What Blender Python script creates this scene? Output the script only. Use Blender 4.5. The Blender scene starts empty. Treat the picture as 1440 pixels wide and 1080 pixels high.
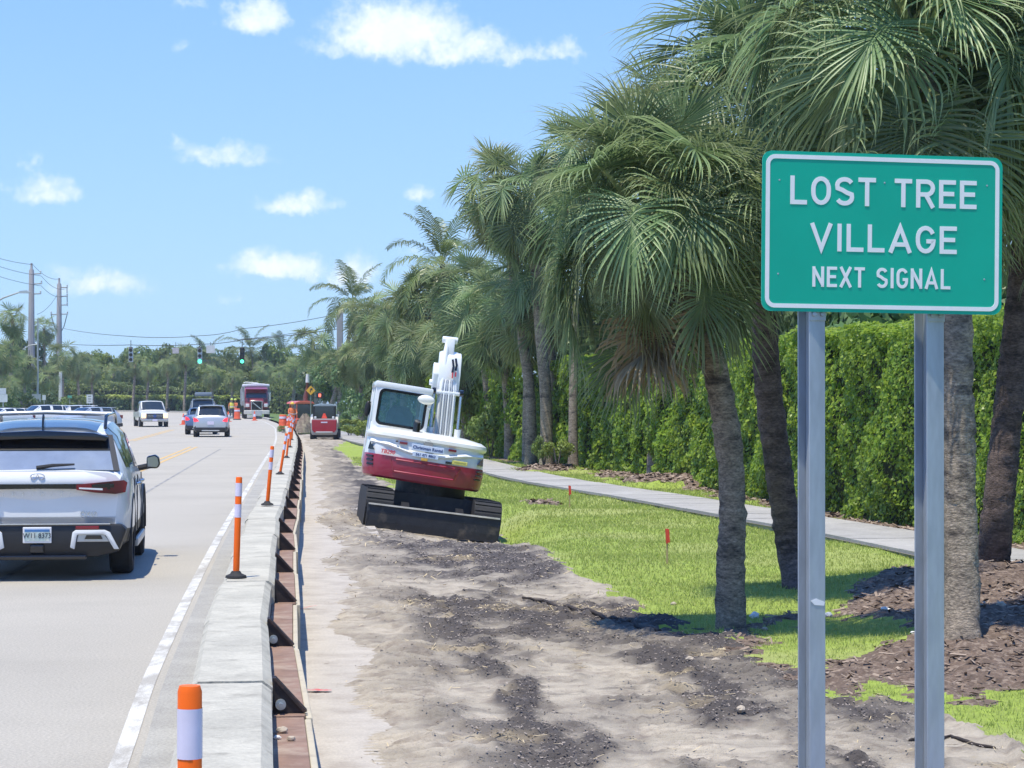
import bpy, bmesh, math, random
import numpy as np
from mathutils import Vector, Matrix

R = math.radians
rnd = random.Random(7)
nrng = np.random.default_rng(11)
sc = bpy.context.scene
COL = sc.collection

# ---------------------------------------------------------------- camera
CAM_H, FPX, HORIZ = 1.85, 3200.0, 565.0      # eye height, focal length in photo pixels, horizon row
cam_d = bpy.data.cameras.new("camera")
cam = bpy.data.objects.new("camera", cam_d)
COL.objects.link(cam)
cam.location = (0, 0, CAM_H)
cam_d.sensor_width = 36.0
cam_d.lens = 36.0 * FPX / 1440.0
cam_d.clip_start = 0.2
cam_d.clip_end = 5000
cam.rotation_euler = (R(90) + math.atan((HORIZ - 540.0) / FPX), 0, 0)
cam_d.dof.use_dof = False
sc.camera = cam

# ---------------------------------------------------------------- sun, sky, exposure
SUN_DIR = Vector((-0.15, -0.19, 0.95)).normalized()      # towards the sun
sun_d = bpy.data.lights.new("sun", 'SUN')
sun_d.energy = 3.8
sun_d.angle = R(0.5)
sun_d.color = (1.0, 0.935, 0.77)
sun = bpy.data.objects.new("sun", sun_d)
COL.objects.link(sun)
sun.rotation_euler = (-SUN_DIR).to_track_quat('-Z', 'Y').to_euler()
sun.location = (0, 0, 60)

world = bpy.data.worlds.new("World")
sc.world = world
world.use_nodes = True
SKY_STRENGTH = 0.126
HAZE = 0.00035
CLOUDS = [  # centre column, row, half width, half height in the photograph, density
    (362, 20, 56, 34, .85), (560, 38, 112, 56, 1.0), (650, 62, 80, 34, .8), (735, 72, 60, 22, .62), (795, 70, 30, 20, .62),
    (470, 66, 60, 20, .5), (312, 220, 70, 22, .62), (250, 205, 22, 16, .42), (66, 270, 54, 26, .68), (40, 236, 14, 18, .5), (2, 266, 14, 14, .42),
    (415, 286, 60, 22, .82), (588, 273, 30, 20, .62), (390, 374, 78, 28, .9), (500, 380, 40, 26, .74),
    (140, 400, 84, 24, .7), (85, 385, 22, 16, .42), (256, 64, 16, 12, .34), (268, 4, 26, 14, .4), (318, 418, 16, 9, .36), (575, 352, 26, 9, .34)]

def build_world():
    nt = world.node_tree
    nt.nodes.clear()
    L = nt.links.new
    out = nt.nodes.new('ShaderNodeOutputWorld')
    bg = nt.nodes.new('ShaderNodeBackground')
    bg.inputs['Strength'].default_value = SKY_STRENGTH
    sky = nt.nodes.new('ShaderNodeTexSky')
    sky.sky_type = 'NISHITA'
    sky.sun_disc = False
    sky.sun_elevation = math.asin(SUN_DIR.z)
    sky.sun_rotation = math.atan2(SUN_DIR.x, SUN_DIR.y)
    sky.altitude = 0
    sky.air_density = 1.0
    sky.dust_density = 0.6
    sky.ozone_density = 2.2
    tc = nt.nodes.new('ShaderNodeTexCoord')

    def M(op, a, b=None, c=None, clamp=False):
        n = nt.nodes.new('ShaderNodeMath')
        n.operation = op
        n.use_clamp = clamp
        for i, v in enumerate((a, b, c)):
            if v is None:
                continue
            if isinstance(v, (int, float)):
                n.inputs[i].default_value = v
            else:
                L(v, n.inputs[i])
        return n.outputs[0]

    def noise(scale, detail, rough=.55):
        n = nt.nodes.new('ShaderNodeTexNoise')
        n.inputs['Scale'].default_value = scale
        n.inputs['Detail'].default_value = detail
        n.inputs['Roughness'].default_value = rough
        L(tc.outputs['Generated'], n.inputs['Vector'])
        return n
    sep = nt.nodes.new('ShaderNodeSeparateXYZ')
    L(tc.outputs['Generated'], sep.inputs[0])
    X, Y, Z = sep.outputs
    az = M('ARCTAN2', X, Y)
    el = M('ARCSINE', Z)
    n1 = noise(70, 5, .6)
    n2 = noise(22, 2)
    n3 = noise(180, 4, .65)
    s1 = nt.nodes.new('ShaderNodeSeparateColor')
    L(n1.outputs['Color'], s1.inputs[0])
    du = M('MULTIPLY', M('SUBTRACT', s1.outputs[0], .5), .026)
    dv = M('MULTIPLY', M('SUBTRACT', s1.outputs[1], .5), .016)
    u = M('ADD', az, du)
    v = M('ADD', el, dv)
    tot = None
    for (cx, cy, rx, ry, st) in CLOUDS:
        u0 = math.atan((cx - 720) / FPX)
        v0 = math.atan((HORIZ - cy) / FPX)
        a = M('DIVIDE', M('SUBTRACT', u, u0), 1.15 * rx / FPX)
        b0 = M('SUBTRACT', v, v0 - .25 * ry / FPX)
        b = M('MAXIMUM', M('DIVIDE', b0, 1.3 * ry / FPX), M('DIVIDE', b0, -.75 * ry / FPX))   # flatter below
        d = M('ADD', M('MULTIPLY', a, a), M('MULTIPLY', b, b))
        m = M('MULTIPLY', M('SUBTRACT', 1.0, d, clamp=True), st)
        tot = m if tot is None else M('MAXIMUM', tot, m)
    # scattered clouds over the rest of the sky, as the photograph's sky implies
    inu = M('LESS_THAN', M('ABSOLUTE', az), .30)
    inv_ = M('LESS_THAN', el, .24)
    infr = M('MULTIPLY', inu, inv_)
    ng = noise(5.5, 6, .55)
    far = M('MULTIPLY', M('SUBTRACT', ng.outputs['Fac'], .54, clamp=True), 5.5)
    far = M('MULTIPLY', far, M('SUBTRACT', 1.0, infr))
    far = M('MULTIPLY', far, M('GREATER_THAN', el, .03))
    tot = M('ADD', tot, far)
    den = M('ADD', tot, M('MULTIPLY', M('SUBTRACT', n3.outputs['Fac'], .5), .85))
    den = M('MULTIPLY', den, M('GREATER_THAN', tot, .02))
    mr = nt.nodes.new('ShaderNodeMapRange')
    mr.interpolation_type = 'SMOOTHSTEP'
    mr.inputs['From Min'].default_value = .07
    mr.inputs['From Max'].default_value = 1.0
    L(den, mr.inputs['Value'])
    fac = M('MULTIPLY', mr.outputs[0], .93)
    cl = nt.nodes.new('ShaderNodeMix')
    cl.data_type = 'RGBA'
    cl.inputs[6].default_value = (4.9, 5.7, 6.5, 1)
    cl.inputs[7].default_value = (6.8, 6.9, 6.9, 1)
    L(M('MULTIPLY', n1.outputs['Fac'], mr.outputs[0], clamp=True), cl.inputs[0])
    # a real sky is paler than the model's towards the horizon: air
    hz = nt.nodes.new('ShaderNodeMix')
    hz.data_type = 'RGBA'
    L(sky.outputs[0], hz.inputs[6])
    air = nt.nodes.new('ShaderNodeMix')
    air.data_type = 'RGBA'
    air.inputs[6].default_value = (3.0, 4.8, 6.6, 1)
    air.inputs[7].default_value = (.36, 1.76, 6.0, 1)
    L(M('POWER', M('MULTIPLY', M('MAXIMUM', el, 0.0), 2.2, clamp=True), .72), air.inputs[0])
    L(air.outputs[2], hz.inputs[7])
    hz.inputs[0].default_value = .85
    mx = nt.nodes.new('ShaderNodeMix')
    mx.data_type = 'RGBA'
    L(fac, mx.inputs[0])
    L(hz.outputs[2], mx.inputs[6])
    L(cl.outputs[2], mx.inputs[7])
    L(mx.outputs[2], bg.inputs['Color'])
    L(bg.outputs[0], out.inputs['Surface'])
build_world()

sc.view_settings.view_transform = 'Standard'
sc.view_settings.look = 'None'
sc.view_settings.exposure = 0.54
sc.view_settings.gamma = 1.0
sc.view_settings.use_curve_mapping = False
sc.render.engine = 'CYCLES'
sc.cycles.use_denoising = True
sc.cycles.denoiser = 'OPENIMAGEDENOISE'
sc.cycles.max_bounces = 6
sc.cycles.diffuse_bounces = 3
sc.cycles.glossy_bounces = 3
sc.cycles.transmission_bounces = 4
sc.cycles.transparent_max_bounces = 8
sc.cycles.caustics_reflective = False
sc.cycles.caustics_refractive = False

# ---------------------------------------------------------------- helpers: places
def W(px, py, Y):
    """point seen at photo pixel (px,py) at distance Y"""
    return Vector(((px - 720) / FPX * Y, Y, CAM_H - (py - HORIZ) / FPX * Y))

def G(px, py, z=0.0):
    """ground point (height z) at photo pixel"""
    Y = FPX * (CAM_H - z) / (py - HORIZ)
    return Vector(((px - 720) / FPX * Y, Y, z))

# ---------------------------------------------------------------- helpers: materials
def mat(name, col, rough=.6, metal=0.0, spec=.5, var=.12, vscale=6.0, bump=0.0, bscale=40.0, coat=0.0,
        col2=None, v2scale=1.5, v2lo=.5, v2hi=.62, rvar=0.0, trans=0.0, attr=None, emit=0.0, objvar=0.0, stretch=None, grain=None):
    m = bpy.data.materials.new(name)
    m.use_nodes = True
    nt = m.node_tree
    L = nt.links.new
    b = nt.nodes['Principled BSDF']
    b.inputs['Roughness'].default_value = rough
    b.inputs['Metallic'].default_value = metal
    b.inputs['Specular IOR Level'].default_value = spec
    if coat:
        b.inputs['Coat Weight'].default_value = coat
        b.inputs['Coat Roughness'].default_value = .04
    tc = nt.nodes.new('ShaderNodeTexCoord')
    src = tc.outputs['Object']
    if stretch:
        mp = nt.nodes.new('ShaderNodeMapping')
        mp.inputs['Scale'].default_value = stretch
        L(src, mp.inputs['Vector'])
        src = mp.outputs[0]

    def nz(scale, det=4, ro=.6):
        n = nt.nodes.new('ShaderNodeTexNoise')
        n.inputs['Scale'].default_value = scale
        n.inputs['Detail'].default_value = det
        n.inputs['Roughness'].default_value = ro
        L(src, n.inputs['Vector'])
        return n.outputs['Fac']

    def mix(f, a, bb):
        n = nt.nodes.new('ShaderNodeMix')
        n.data_type = 'RGBA'
        for s, k in ((f, 0), (a, 6), (bb, 7)):
            if isinstance(s, (int, float)):
                n.inputs[k].default_value = s
            elif isinstance(s, (tuple, list)):
                n.inputs[k].default_value = (*s[:3], 1)
            else:
                L(s, n.inputs[k])
        return n.outputs[2]

    def rng_(s, lo, hi, a=0., c=1.):
        n = nt.nodes.new('ShaderNodeMapRange')
        n.inputs['From Min'].default_value = lo
        n.inputs['From Max'].default_value = hi
        n.inputs['To Min'].default_value = a
        n.inputs['To Max'].default_value = c
        L(s, n.inputs['Value'])
        return n.outputs[0]
    lo = tuple(max(0, c * (1 - var)) for c in col)
    hi = tuple(min(1, c * (1 + var)) for c in col)
    c = mix(rng_(nz(vscale), .3, .7), lo, hi)
    if col2 is not None:
        c = mix(rng_(nz(v2scale, 6, .65), v2lo, v2hi), c, col2)
    if grain:
        gn_ = rng_(nz(grain[0], 2, .7), .32, .68, 1 - grain[1], 1 + grain[1])
        hs = nt.nodes.new('ShaderNodeHueSaturation')
        L(c, hs.inputs['Color'])
        L(gn_, hs.inputs['Value'])
        c = hs.outputs[0]
    if attr:
        for (an, acol) in attr:
            a = nt.nodes.new('ShaderNodeAttribute')
            a.attribute_name = an
            c = mix(a.outputs['Fac'], c, acol)
    if objvar:
        oi = nt.nodes.new('ShaderNodeObjectInfo')
        hs = nt.nodes.new('ShaderNodeHueSaturation')
        L(c, hs.inputs['Color'])
        L(rng_(oi.outputs['Random'], 0, 1, 1 - objvar, 1 + objvar), hs.inputs['Value'])
        L(rng_(oi.outputs['Random'], 0, 1, .5 - objvar * .05, .5 + objvar * .05), hs.inputs['Hue'])
        c = hs.outputs[0]
    L(c, b.inputs['Base Color'])
    if rvar:
        L(rng_(nz(vscale * 2.3), .3, .7, max(.02, rough - rvar), min(1, rough + rvar)), b.inputs['Roughness'])
    if bump:
        bp = nt.nodes.new('ShaderNodeBump')
        bp.inputs['Strength'].default_value = bump
        bp.inputs['Distance'].default_value = .02
        L(nz(bscale, 5, .65), bp.inputs['Height'])
        L(bp.outputs[0], b.inputs['Normal'])
    if emit:
        L(c, b.inputs['Emission Color'])
        b.inputs['Emission Strength'].default_value = emit
    if trans:
        tr = nt.nodes.new('ShaderNodeBsdfTranslucent')
        L(c, tr.inputs['Color'])
        ms = nt.nodes.new('ShaderNodeMixShader')
        ms.inputs[0].default_value = trans
        L(b.outputs[0], ms.inputs[1])
        L(tr.outputs[0], ms.inputs[2])
        L(ms.outputs[0], nt.nodes['Material Output'].inputs['Surface'])
    return m

def glass_mat(name, tint, alpha=.5, rough=.03):
    """see-through glazing: part tinted transparency, part mirror"""
    m = bpy.data.materials.new(name)
    m.use_nodes = True
    nt = m.node_tree
    L = nt.links.new
    b = nt.nodes['Principled BSDF']
    b.inputs['Base Color'].default_value = (*tint, 1)
    b.inputs['Roughness'].default_value = rough
    b.inputs['Specular IOR Level'].default_value = .8
    n = nt.nodes.new('ShaderNodeTexNoise')
    n.inputs['Scale'].default_value = 3
    bp = nt.nodes.new('ShaderNodeBump')
    bp.inputs['Strength'].default_value = .02
    L(n.outputs['Fac'], bp.inputs['Height'])
    L(bp.outputs[0], b.inputs['Normal'])
    t = nt.nodes.new('ShaderNodeBsdfTransparent')
    t.inputs['Color'].default_value = (*[min(1, .55 + c) for c in tint], 1)
    ms = nt.nodes.new('ShaderNodeMixShader')
    ms.inputs[0].default_value = alpha
    L(b.outputs[0], ms.inputs[1])
    L(t.outputs[0], ms.inputs[2])
    L(ms.outputs[0], nt.nodes['Material Output'].inputs['Surface'])
    return m

# ---------------------------------------------------------------- helpers: objects
def thing(name, label, cat, loc=(0, 0, 0), rz=0, group=None, rot=None):
    o = bpy.data.objects.new(name, None)
    COL.objects.link(o)
    o.empty_display_size = .2
    o.location = loc
    o.rotation_euler = rot if rot else (0, 0, rz)
    o['label'] = label
    o['category'] = cat
    if group:
        o['group'] = group
    return o

def tag(o, label=None, cat=None, group=None, kind=None):
    for k, v in (('label', label), ('category', cat), ('group', group), ('kind', kind)):
        if v:
            o[k] = v
    return o

def link(name, me, parent=None, loc=None, rot=None, scale=None):
    o = bpy.data.objects.new(name, me)
    COL.objects.link(o)
    if parent is not None:
        o.parent = parent
    if loc is not None:
        o.location = loc
    if rot is not None:
        o.rotation_euler = rot
    if scale is not None:
        o.scale = scale if hasattr(scale, '__len__') else (scale,) * 3
    return o

def copy_tree(o, parent=None):
    c = o.copy()
    COL.objects.link(c)
    if parent is not None:
        c.parent = parent
    for ch in list(o.children):
        copy_tree(ch, c)
    return c

def np_mesh(name, v, faces, m, smooth=False, attrs=None, dom='FACE'):
    """v (n,3), faces (k,3|4) arrays, same number of corners in every face"""
    v = np.asarray(v, np.float32)
    faces = np.asarray(faces, np.int32)
    me = bpy.data.meshes.new(name)
    k, c = faces.shape
    me.vertices.add(len(v))
    me.vertices.foreach_set('co', v.ravel())
    me.loops.add(k * c)
    me.loops.foreach_set('vertex_index', faces.ravel())
    me.polygons.add(k)
    me.polygons.foreach_set('loop_start', np.arange(0, k * c, c, dtype=np.int32))
    if smooth:
        me.polygons.foreach_set('use_smooth', np.ones(k, bool))
    for an, av in (attrs or {}).items():
        a = me.attributes.new(an, 'FLOAT', dom)
        a.data.foreach_set('value', np.asarray(av, np.float32))
    me.update()
    me.validate()
    if m is not None:
        me.materials.append(m)
    return me

class MB:
    def __init__(s):
        s.v, s.f, s.m, s.mi = [], [], [], 0

    def add(s, verts, faces, M=None):
        o = len(s.v)
        for p in verts:
            p = Vector(p)
            s.v.append(tuple(M @ p) if M is not None else tuple(p))
        for f in faces:
            s.f.append(tuple(o + i for i in f))
            s.m.append(s.mi)
        return s

    def box(s, c, sz, rot=None):
        hx, hy, hz = sz[0] / 2, sz[1] / 2, sz[2] / 2
        vs = [(x, y, z) for z in (-hz, hz) for y in (-hy, hy) for x in (-hx, hx)]
        fs = [(0, 2, 3, 1), (4, 5, 7, 6), (0, 1, 5, 4), (2, 6, 7, 3), (0, 4, 6, 2), (1, 3, 7, 5)]
        M = Matrix.Translation(c)
        if rot:
            from mathutils import Euler
            M = M @ Euler(rot).to_matrix().to_4x4()
        return s.add(vs, fs, M)

    def cyl(s, p0, p1, r0, r1=None, n=12, caps=True):
        r1 = r0 if r1 is None else r1
        return s.tube([p0, p1], [r0, r1], n, caps)

    def tube(s, pts, rs, n=8, caps=True):
        pts = [Vector(p) for p in pts]
        if isinstance(rs, (int, float)):
            rs = [rs] * len(pts)
        vs, fs = [], []
        ref = None
        for i, p in enumerate(pts):
            t = (pts[min(i + 1, len(pts) - 1)] - pts[max(i - 1, 0)]).normalized()
            if ref is None:
                ref = Vector((0, 0, 1)) if abs(t.z) < .9 else Vector((1, 0, 0))
                a = t.cross(ref).normalized()
            else:
                a = (a - t * a.dot(t)).normalized()
            b = t.cross(a)
            for k in range(n):
                q = 2 * math.pi * k / n
                vs.append(p + (a * math.cos(q) + b * math.sin(q)) * rs[i])
        for i in range(len(pts) - 1):
            for k in range(n):
                k2 = (k + 1) % n
                fs.append((i * n + k, i * n + k2, (i + 1) * n + k2, (i + 1) * n + k))
        if caps:
            fs.append(tuple(range(n - 1, -1, -1)))
            e = (len(pts) - 1) * n
            fs.append(tuple(e + k for k in range(n)))
        return s.add(vs, fs)

    def prism(s, poly, axis, a, b, M=None):
        """poly: 2D points; axis 'x': (y,z) profile along x; 'y': (x,z) along y; 'z': (x,y) along z"""
        n = len(poly)

        def pt(p, t):
            return {'x': (t, p[0], p[1]), 'y': (p[0], t, p[1]), 'z': (p[0], p[1], t)}[axis]
        vs = [pt(p, a) for p in poly] + [pt(p, b) for p in poly]
        fs = [tuple(range(n)), tuple(range(2 * n - 1, n - 1, -1))]
        for i in range(n):
            j = (i + 1) % n
            fs.append((j, i, n + i, n + j))
        return s.add(vs, fs, M)

    def ell(s, c, r, nu=12, nv=8, M=None):
        r = r if hasattr(r, '__len__') else (r, r, r)
        vs = [(c[0], c[1], c[2] - r[2])]
        for j in range(1, nv):
            t = -math.pi / 2 + math.pi * j / nv
            for i in range(nu):
                p = 2 * math.pi * i / nu
                vs.append((c[0] + r[0] * math.cos(t) * math.cos(p), c[1] + r[1] * math.cos(t) * math.sin(p), c[2] + r[2] * math.sin(t)))
        vs.append((c[0], c[1], c[2] + r[2]))
        fs = []
        for i in range(nu):
            fs.append((0, 1 + (i + 1) % nu, 1 + i))
        for j in range(nv - 2):
            for i in range(nu):
                a = 1 + j * nu
                fs.append((a + i, a + (i + 1) % nu, a + nu + (i + 1) % nu, a + nu + i))
        e = len(vs) - 1
        a = 1 + (nv - 2) * nu
        for i in range(nu):
            fs.append((a + i, a + (i + 1) % nu, e))
        return s.add(vs, fs, M)

    def lathe(s, prof, n=24, axis='z', c=(0, 0, 0)):
        """prof: (radius, height) points, closed ends where radius 0"""
        vs, fs = [], []
        for (r_, h) in prof:
            for k in range(n):
                q = 2 * math.pi * k / n
                x, y = r_ * math.cos(q), r_ * math.sin(q)
                p = {'z': (x, y, h), 'x': (h, x, y), 'y': (y, h, x)}[axis]
                vs.append((p[0] + c[0], p[1] + c[1], p[2] + c[2]))
        for i in range(len(prof) - 1):
            for k in range(n):
                k2 = (k + 1) % n
                fs.append((i * n + k, i * n + k2, (i + 1) * n + k2, (i + 1) * n + k))
        return s.add(vs, fs)

    def mesh(s, name, mats, smooth=0, bevel=0, seg=2):
        me = bpy.data.meshes.new(name)
        bm = bmesh.new()
        bv = [bm.verts.new(p) for p in s.v]
        for f, mi in zip(s.f, s.m):
            try:
                q = bm.faces.new([bv[i] for i in f])
                q.material_index = mi
            except ValueError:
                pass
        bmesh.ops.remove_doubles(bm, verts=bm.verts, dist=1e-5)
        bmesh.ops.recalc_face_normals(bm, faces=bm.faces)
        if bevel:
            es = [e for e in bm.edges if len(e.link_faces) == 2 and e.calc_face_angle(0) > R(35)]
            bmesh.ops.bevel(bm, geom=es, offset=bevel, segments=seg, affect='EDGES', clamp_overlap=True, profile=.5)
        bm.to_mesh(me)
        bm.free()
        for q in (mats if isinstance(mats, (list, tuple)) else [mats]):
            me.materials.append(q)
        if smooth:
            me.polygons.foreach_set('use_smooth', np.ones(len(me.polygons), bool))
            me.set_sharp_from_angle(angle=R(smooth))
        return me

    def build(s, name, mats, parent=None, smooth=0, bevel=0, seg=2, loc=None, rot=None):
        return link(name, s.mesh(name, mats, smooth, bevel, seg), parent, loc, rot)

def text_mesh(name, body, size, m, depth=.002, align='CENTER', shear=0.0, bold=0.0):
    cu = bpy.data.curves.new(name, 'FONT')
    cu.body = body
    cu.size = size
    cu.extrude = depth
    cu.offset = bold
    cu.shear = shear
    cu.resolution_u = 2
    cu.align_x = align
    cu.align_y = 'CENTER'
    o = bpy.data.objects.new(name, cu)
    COL.objects.link(o)
    dg = bpy.context.evaluated_depsgraph_get()
    me = bpy.data.meshes.new_from_object(o.evaluated_get(dg))
    bpy.data.objects.remove(o)
    bpy.data.curves.remove(cu)
    me.name = name
    me.materials.clear()
    me.materials.append(m)
    return me

def interp(xs, tab):
    """piecewise smooth interpolation of (x, y) pairs"""
    a = np.array(tab, float)
    return np.interp(xs, a[:, 0], a[:, 1])

def smooth01(t):
    t = np.clip(t, 0, 1)
    return t * t * (3 - 2 * t)

# value noise for shaping ground in numpy
_perm = nrng.random((256, 256))
def vnoise(x, y, s=1.0, seed=0):
    x = np.asarray(x) / s + seed * 17.3
    y = np.asarray(y) / s + seed * 9.7
    xi, yi = np.floor(x).astype(int), np.floor(y).astype(int)
    fx, fy = smooth01(x - xi), smooth01(y - yi)
    g = lambda a, b: _perm[a & 255, b & 255]
    return (g(xi, yi) * (1 - fx) + g(xi + 1, yi) * fx) * (1 - fy) + (g(xi, yi + 1) * (1 - fx) + g(xi + 1, yi + 1) * fx) * fy - .5

def fbm(x, y, s=1.0, o=4, seed=0):
    t = 0
    for k in range(o):
        t = t + vnoise(x, y, s / 2 ** k, seed + k) * .55 ** k
    return t

def inpoly(x, y, poly):
    x = np.asarray(x)
    y = np.asarray(y)
    r = np.zeros(x.shape, bool)
    n = len(poly)
    for i in range(n):
        x0, y0 = poly[i][:2]
        x1, y1 = poly[(i + 1) % n][:2]
        if y0 == y1:
            continue
        c = ((y0 > y) != (y1 > y)) & (x < (x1 - x0) * (y - y0) / (y1 - y0) + x0)
        r ^= c
    return r
# ================================================================ ROAD AND GROUND
EDGE = [(-.72, 0), (-.95, 2), (-1.62, 8), (-1.99, 11.5), (-2.46, 15.6), (-3.79, 28.9), (-5.2, 43.9), (-7.45, 68), (-10.3, 98.7),
        (-13.8, 133), (-17.8, 169), (-23.3, 205), (-31, 235), (-41, 255), (-55, 267), (-75, 273.5), (-110, 277), (-200, 279)]

def catmull(pts, step=1.0):
    P = [Vector((p[0], p[1], 0)) for p in pts]
    out = []
    for i in range(len(P) - 1):
        a, b, c, d = P[max(i - 1, 0)], P[i], P[i + 1], P[min(i + 2, len(P) - 1)]
        n = max(2, int((c - b).length / step))
        m1 = (c - a) / max(1e-6, (c - a).length) * (c - b).length
        m2 = (d - b) / max(1e-6, (d - b).length) * (c - b).length
        for k in range(n):
            t = k / n
            out.append((2 * t**3 - 3 * t**2 + 1) * b + (t**3 - 2 * t**2 + t) * m1 + (-2 * t**3 + 3 * t**2) * c + (t**3 - t**2) * m2)
    out.append(P[-1])
    return out

EC = catmull(EDGE, 1.0)
ECN = []
for i, p in enumerate(EC):
    t = (EC[min(i + 1, len(EC) - 1)] - EC[max(i - 1, 0)]).normalized()
    ECN.append(Vector((t.y, -t.x, 0)))          # to the right of travel

def road_z(Y):
    return .75 * float(smooth01((Y - 150) / 125))

def strip(name, pts, nrm, o0, o1, m, dz=0.0, ncol=1, zf=road_z, parent=None, kind='structure'):
    vs, fs = [], []
    for p, n in zip(pts, nrm):
        for k in range(ncol + 1):
            o = o0 + (o1 - o0) * k / ncol
            q = p + n * o
            vs.append((q.x, q.y, zf(p.y) + dz))
    c = ncol + 1
    for i in range(len(pts) - 1):
        for k in range(ncol):
            a = i * c + k
            fs.append((a, a + 1, a + 1 + c, a + c))
    ob = link(name, np_mesh(name, vs, fs, m, True), parent)
    if kind:
        ob['kind'] = kind
    return ob

def sel(y0, y1):
    idx = [i for i, p in enumerate(EC) if y0 <= p.y <= y1]
    return [EC[i] for i in idx], [ECN[i] for i in idx]

M_road = mat('road_asphalt', (.42, .387, .33), .88, var=.06, vscale=.7, bump=.5, bscale=120, col2=(.335, .308, .262), v2scale=.35, v2lo=.46, v2hi=.75, grain=(55, .20))
M_white = mat('worn_white_line', (.60, .585, .54), .7, var=.06, col2=(.38, .355, .31), v2scale=1.3, v2lo=.44, v2hi=.60, bump=.1, stretch=(4, 1, 1), grain=(30, .15))
M_yellow = mat('worn_yellow_line', (.62, .40, .13), .7, var=.1, col2=(.42, .38, .30), v2scale=5.0, v2lo=.5, v2hi=.66)
M_ground = mat('ground_soil', (.11, .13, .05), .95, var=.3, vscale=.3)
M_verge = mat('verge_grass', (.10, .155, .035), .95, var=.25, vscale=.8, bump=.6, bscale=14)
M_conc = mat('pale_concrete', (.44, .425, .39), .85, var=.1, vscale=3, bump=.3, bscale=70, col2=(.33, .315, .285), v2scale=2.2, v2lo=.52, v2hi=.8)
M_gutter = mat('dusty_concrete', (.45, .405, .35), .9, var=.08, vscale=3, bump=.3, bscale=90, col2=(.34, .295, .25), v2scale=2.6, v2lo=.48, v2hi=.72, grain=(50, .12))

g = MB()
g.add([(-1500, -300, -.62), (1500, -300, -.62), (1500, 3000, -.62), (-1500, 3000, -.62)], [(0, 1, 2, 3)])
tag(g.build('ground', M_ground), kind='structure')
strip('road', EC, ECN, -15.0, .75, M_road, 0, 6)
strip('left_verge', EC, ECN, -60.0, -15.0, M_verge, .03, 8)
pts, nr = sel(128, 400)
strip('far_verge', pts, nr, 1.0, 70.0, M_verge, .06, 10)
# markings
pts, nr = sel(3, 200)
strip('white_edge_line', pts, nr, -.048, .048, M_white, .004)
for (y0, y1, off) in ((8, 94, -3.25), (107, 152, -6.8)):
    pts, nr = sel(y0, y1)
    for d in (-.13, .13):
        strip('yellow_centre_line', pts, nr, off + d - .06, off + d + .06, M_yellow, .004)
# dark joint between the lanes' paving, seen right of the near car
M_seam = mat('seam_tar', (.22, .21, .20), .8, col2=(.38, .365, .34), v2scale=2, v2lo=.45, v2hi=.6)
pts, nr = sel(20, 90)
strip('road_seam', pts, nr, -2.05, -1.99, M_seam, .003)
M_patch = mat('dusty_shoulder', (.345, .33, .30), .9, var=.08, vscale=2.5, bump=.5, bscale=120, col2=(.40, .385, .35), v2scale=.8, grain=(60, .22))
pts, nr = sel(0, 62)
strip('road_shoulder', pts, nr, .10, .62, M_patch, .0025)
# far kerb round the outside of the bend
pts, nr = sel(196, 400)
kb = strip('far_kerb', pts, nr, .75, 1.0, M_conc, .16)
kv = []
for p, n in zip(pts, nr):
    q = p + n * .75
    kv += [(q.x, q.y, road_z(p.y) - .02), (q.x, q.y, road_z(p.y) + .16)]
kf = [(2 * i, 2 * i + 2, 2 * i + 3, 2 * i + 1) for i in range(len(pts) - 1)]
link('kerb_face', np_mesh('kerb_face', kv, kf, M_conc), kb)

# ---------------------------------------------------------------- barrier centre line
BC = [(0, -.12), (4.56, -.655), (10.8, -1.32), (13.7, -1.66), (26.3, -2.88), (29.3, -3.13), (41.7, -4.23), (54, -5.33), (66, -6.42), (79, -7.62), (90, -8.70), (98.7, -9.6),
      (133, -13.1), (169, -17.1)]

def bx(Y):
    return float(interp(Y, BC))

# ---------------------------------------------------------------- terrain right of the barrier
def PX(X, Y):
    return 720 + X / Y * FPX, HORIZ + FPX * CAM_H / Y

LAWN = [(640, 652), (690, 676), (830, 697), (1005, 733), (1162, 757), (1285, 781), (1330, 800), (1290, 812), (1235, 830), (1160, 872), (1085, 872), (1062, 880),
        (1000, 893), (945, 880), (905, 866), (850, 828), (800, 800), (745, 763), (706, 738), (690, 712), (560, 690), (500, 650), (470, 631), (500, 617), (520, 606), (600, 640)]
LAWN2 = [(1060, 893), (1110, 880), (1180, 878), (1250, 884), (1292, 900), (1288, 922), (1200, 938), (1120, 945), (1070, 930)]
LAWN3 = [(1270, 975), (1340, 988), (1470, 978), (1470, 1050), (1420, 1040), (1330, 1018)]
MULCH = [(1040, 880), (1062, 858), (1125, 848), (1190, 838), (1240, 828), (1290, 812), (1345, 812), (1500, 830), (1500, 1010), (1330, 986), (1250, 968), (1170, 985),
         (1120, 970), (1060, 925), (1020, 905)]
DIRT_R = [(440, 560), (520, 607), (470, 629), (500, 652), (560, 692), (690, 714), (706, 740), (745, 765), (800, 802), (850, 830), (905, 868), (945, 882), (1000, 893),
          (1050, 920), (1120, 968), (1170, 990), (1280, 985), (1340, 1020), (1440, 1050), (1700, 1160), (2600, 1500), (-400, 1500), (300, 620)]
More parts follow.
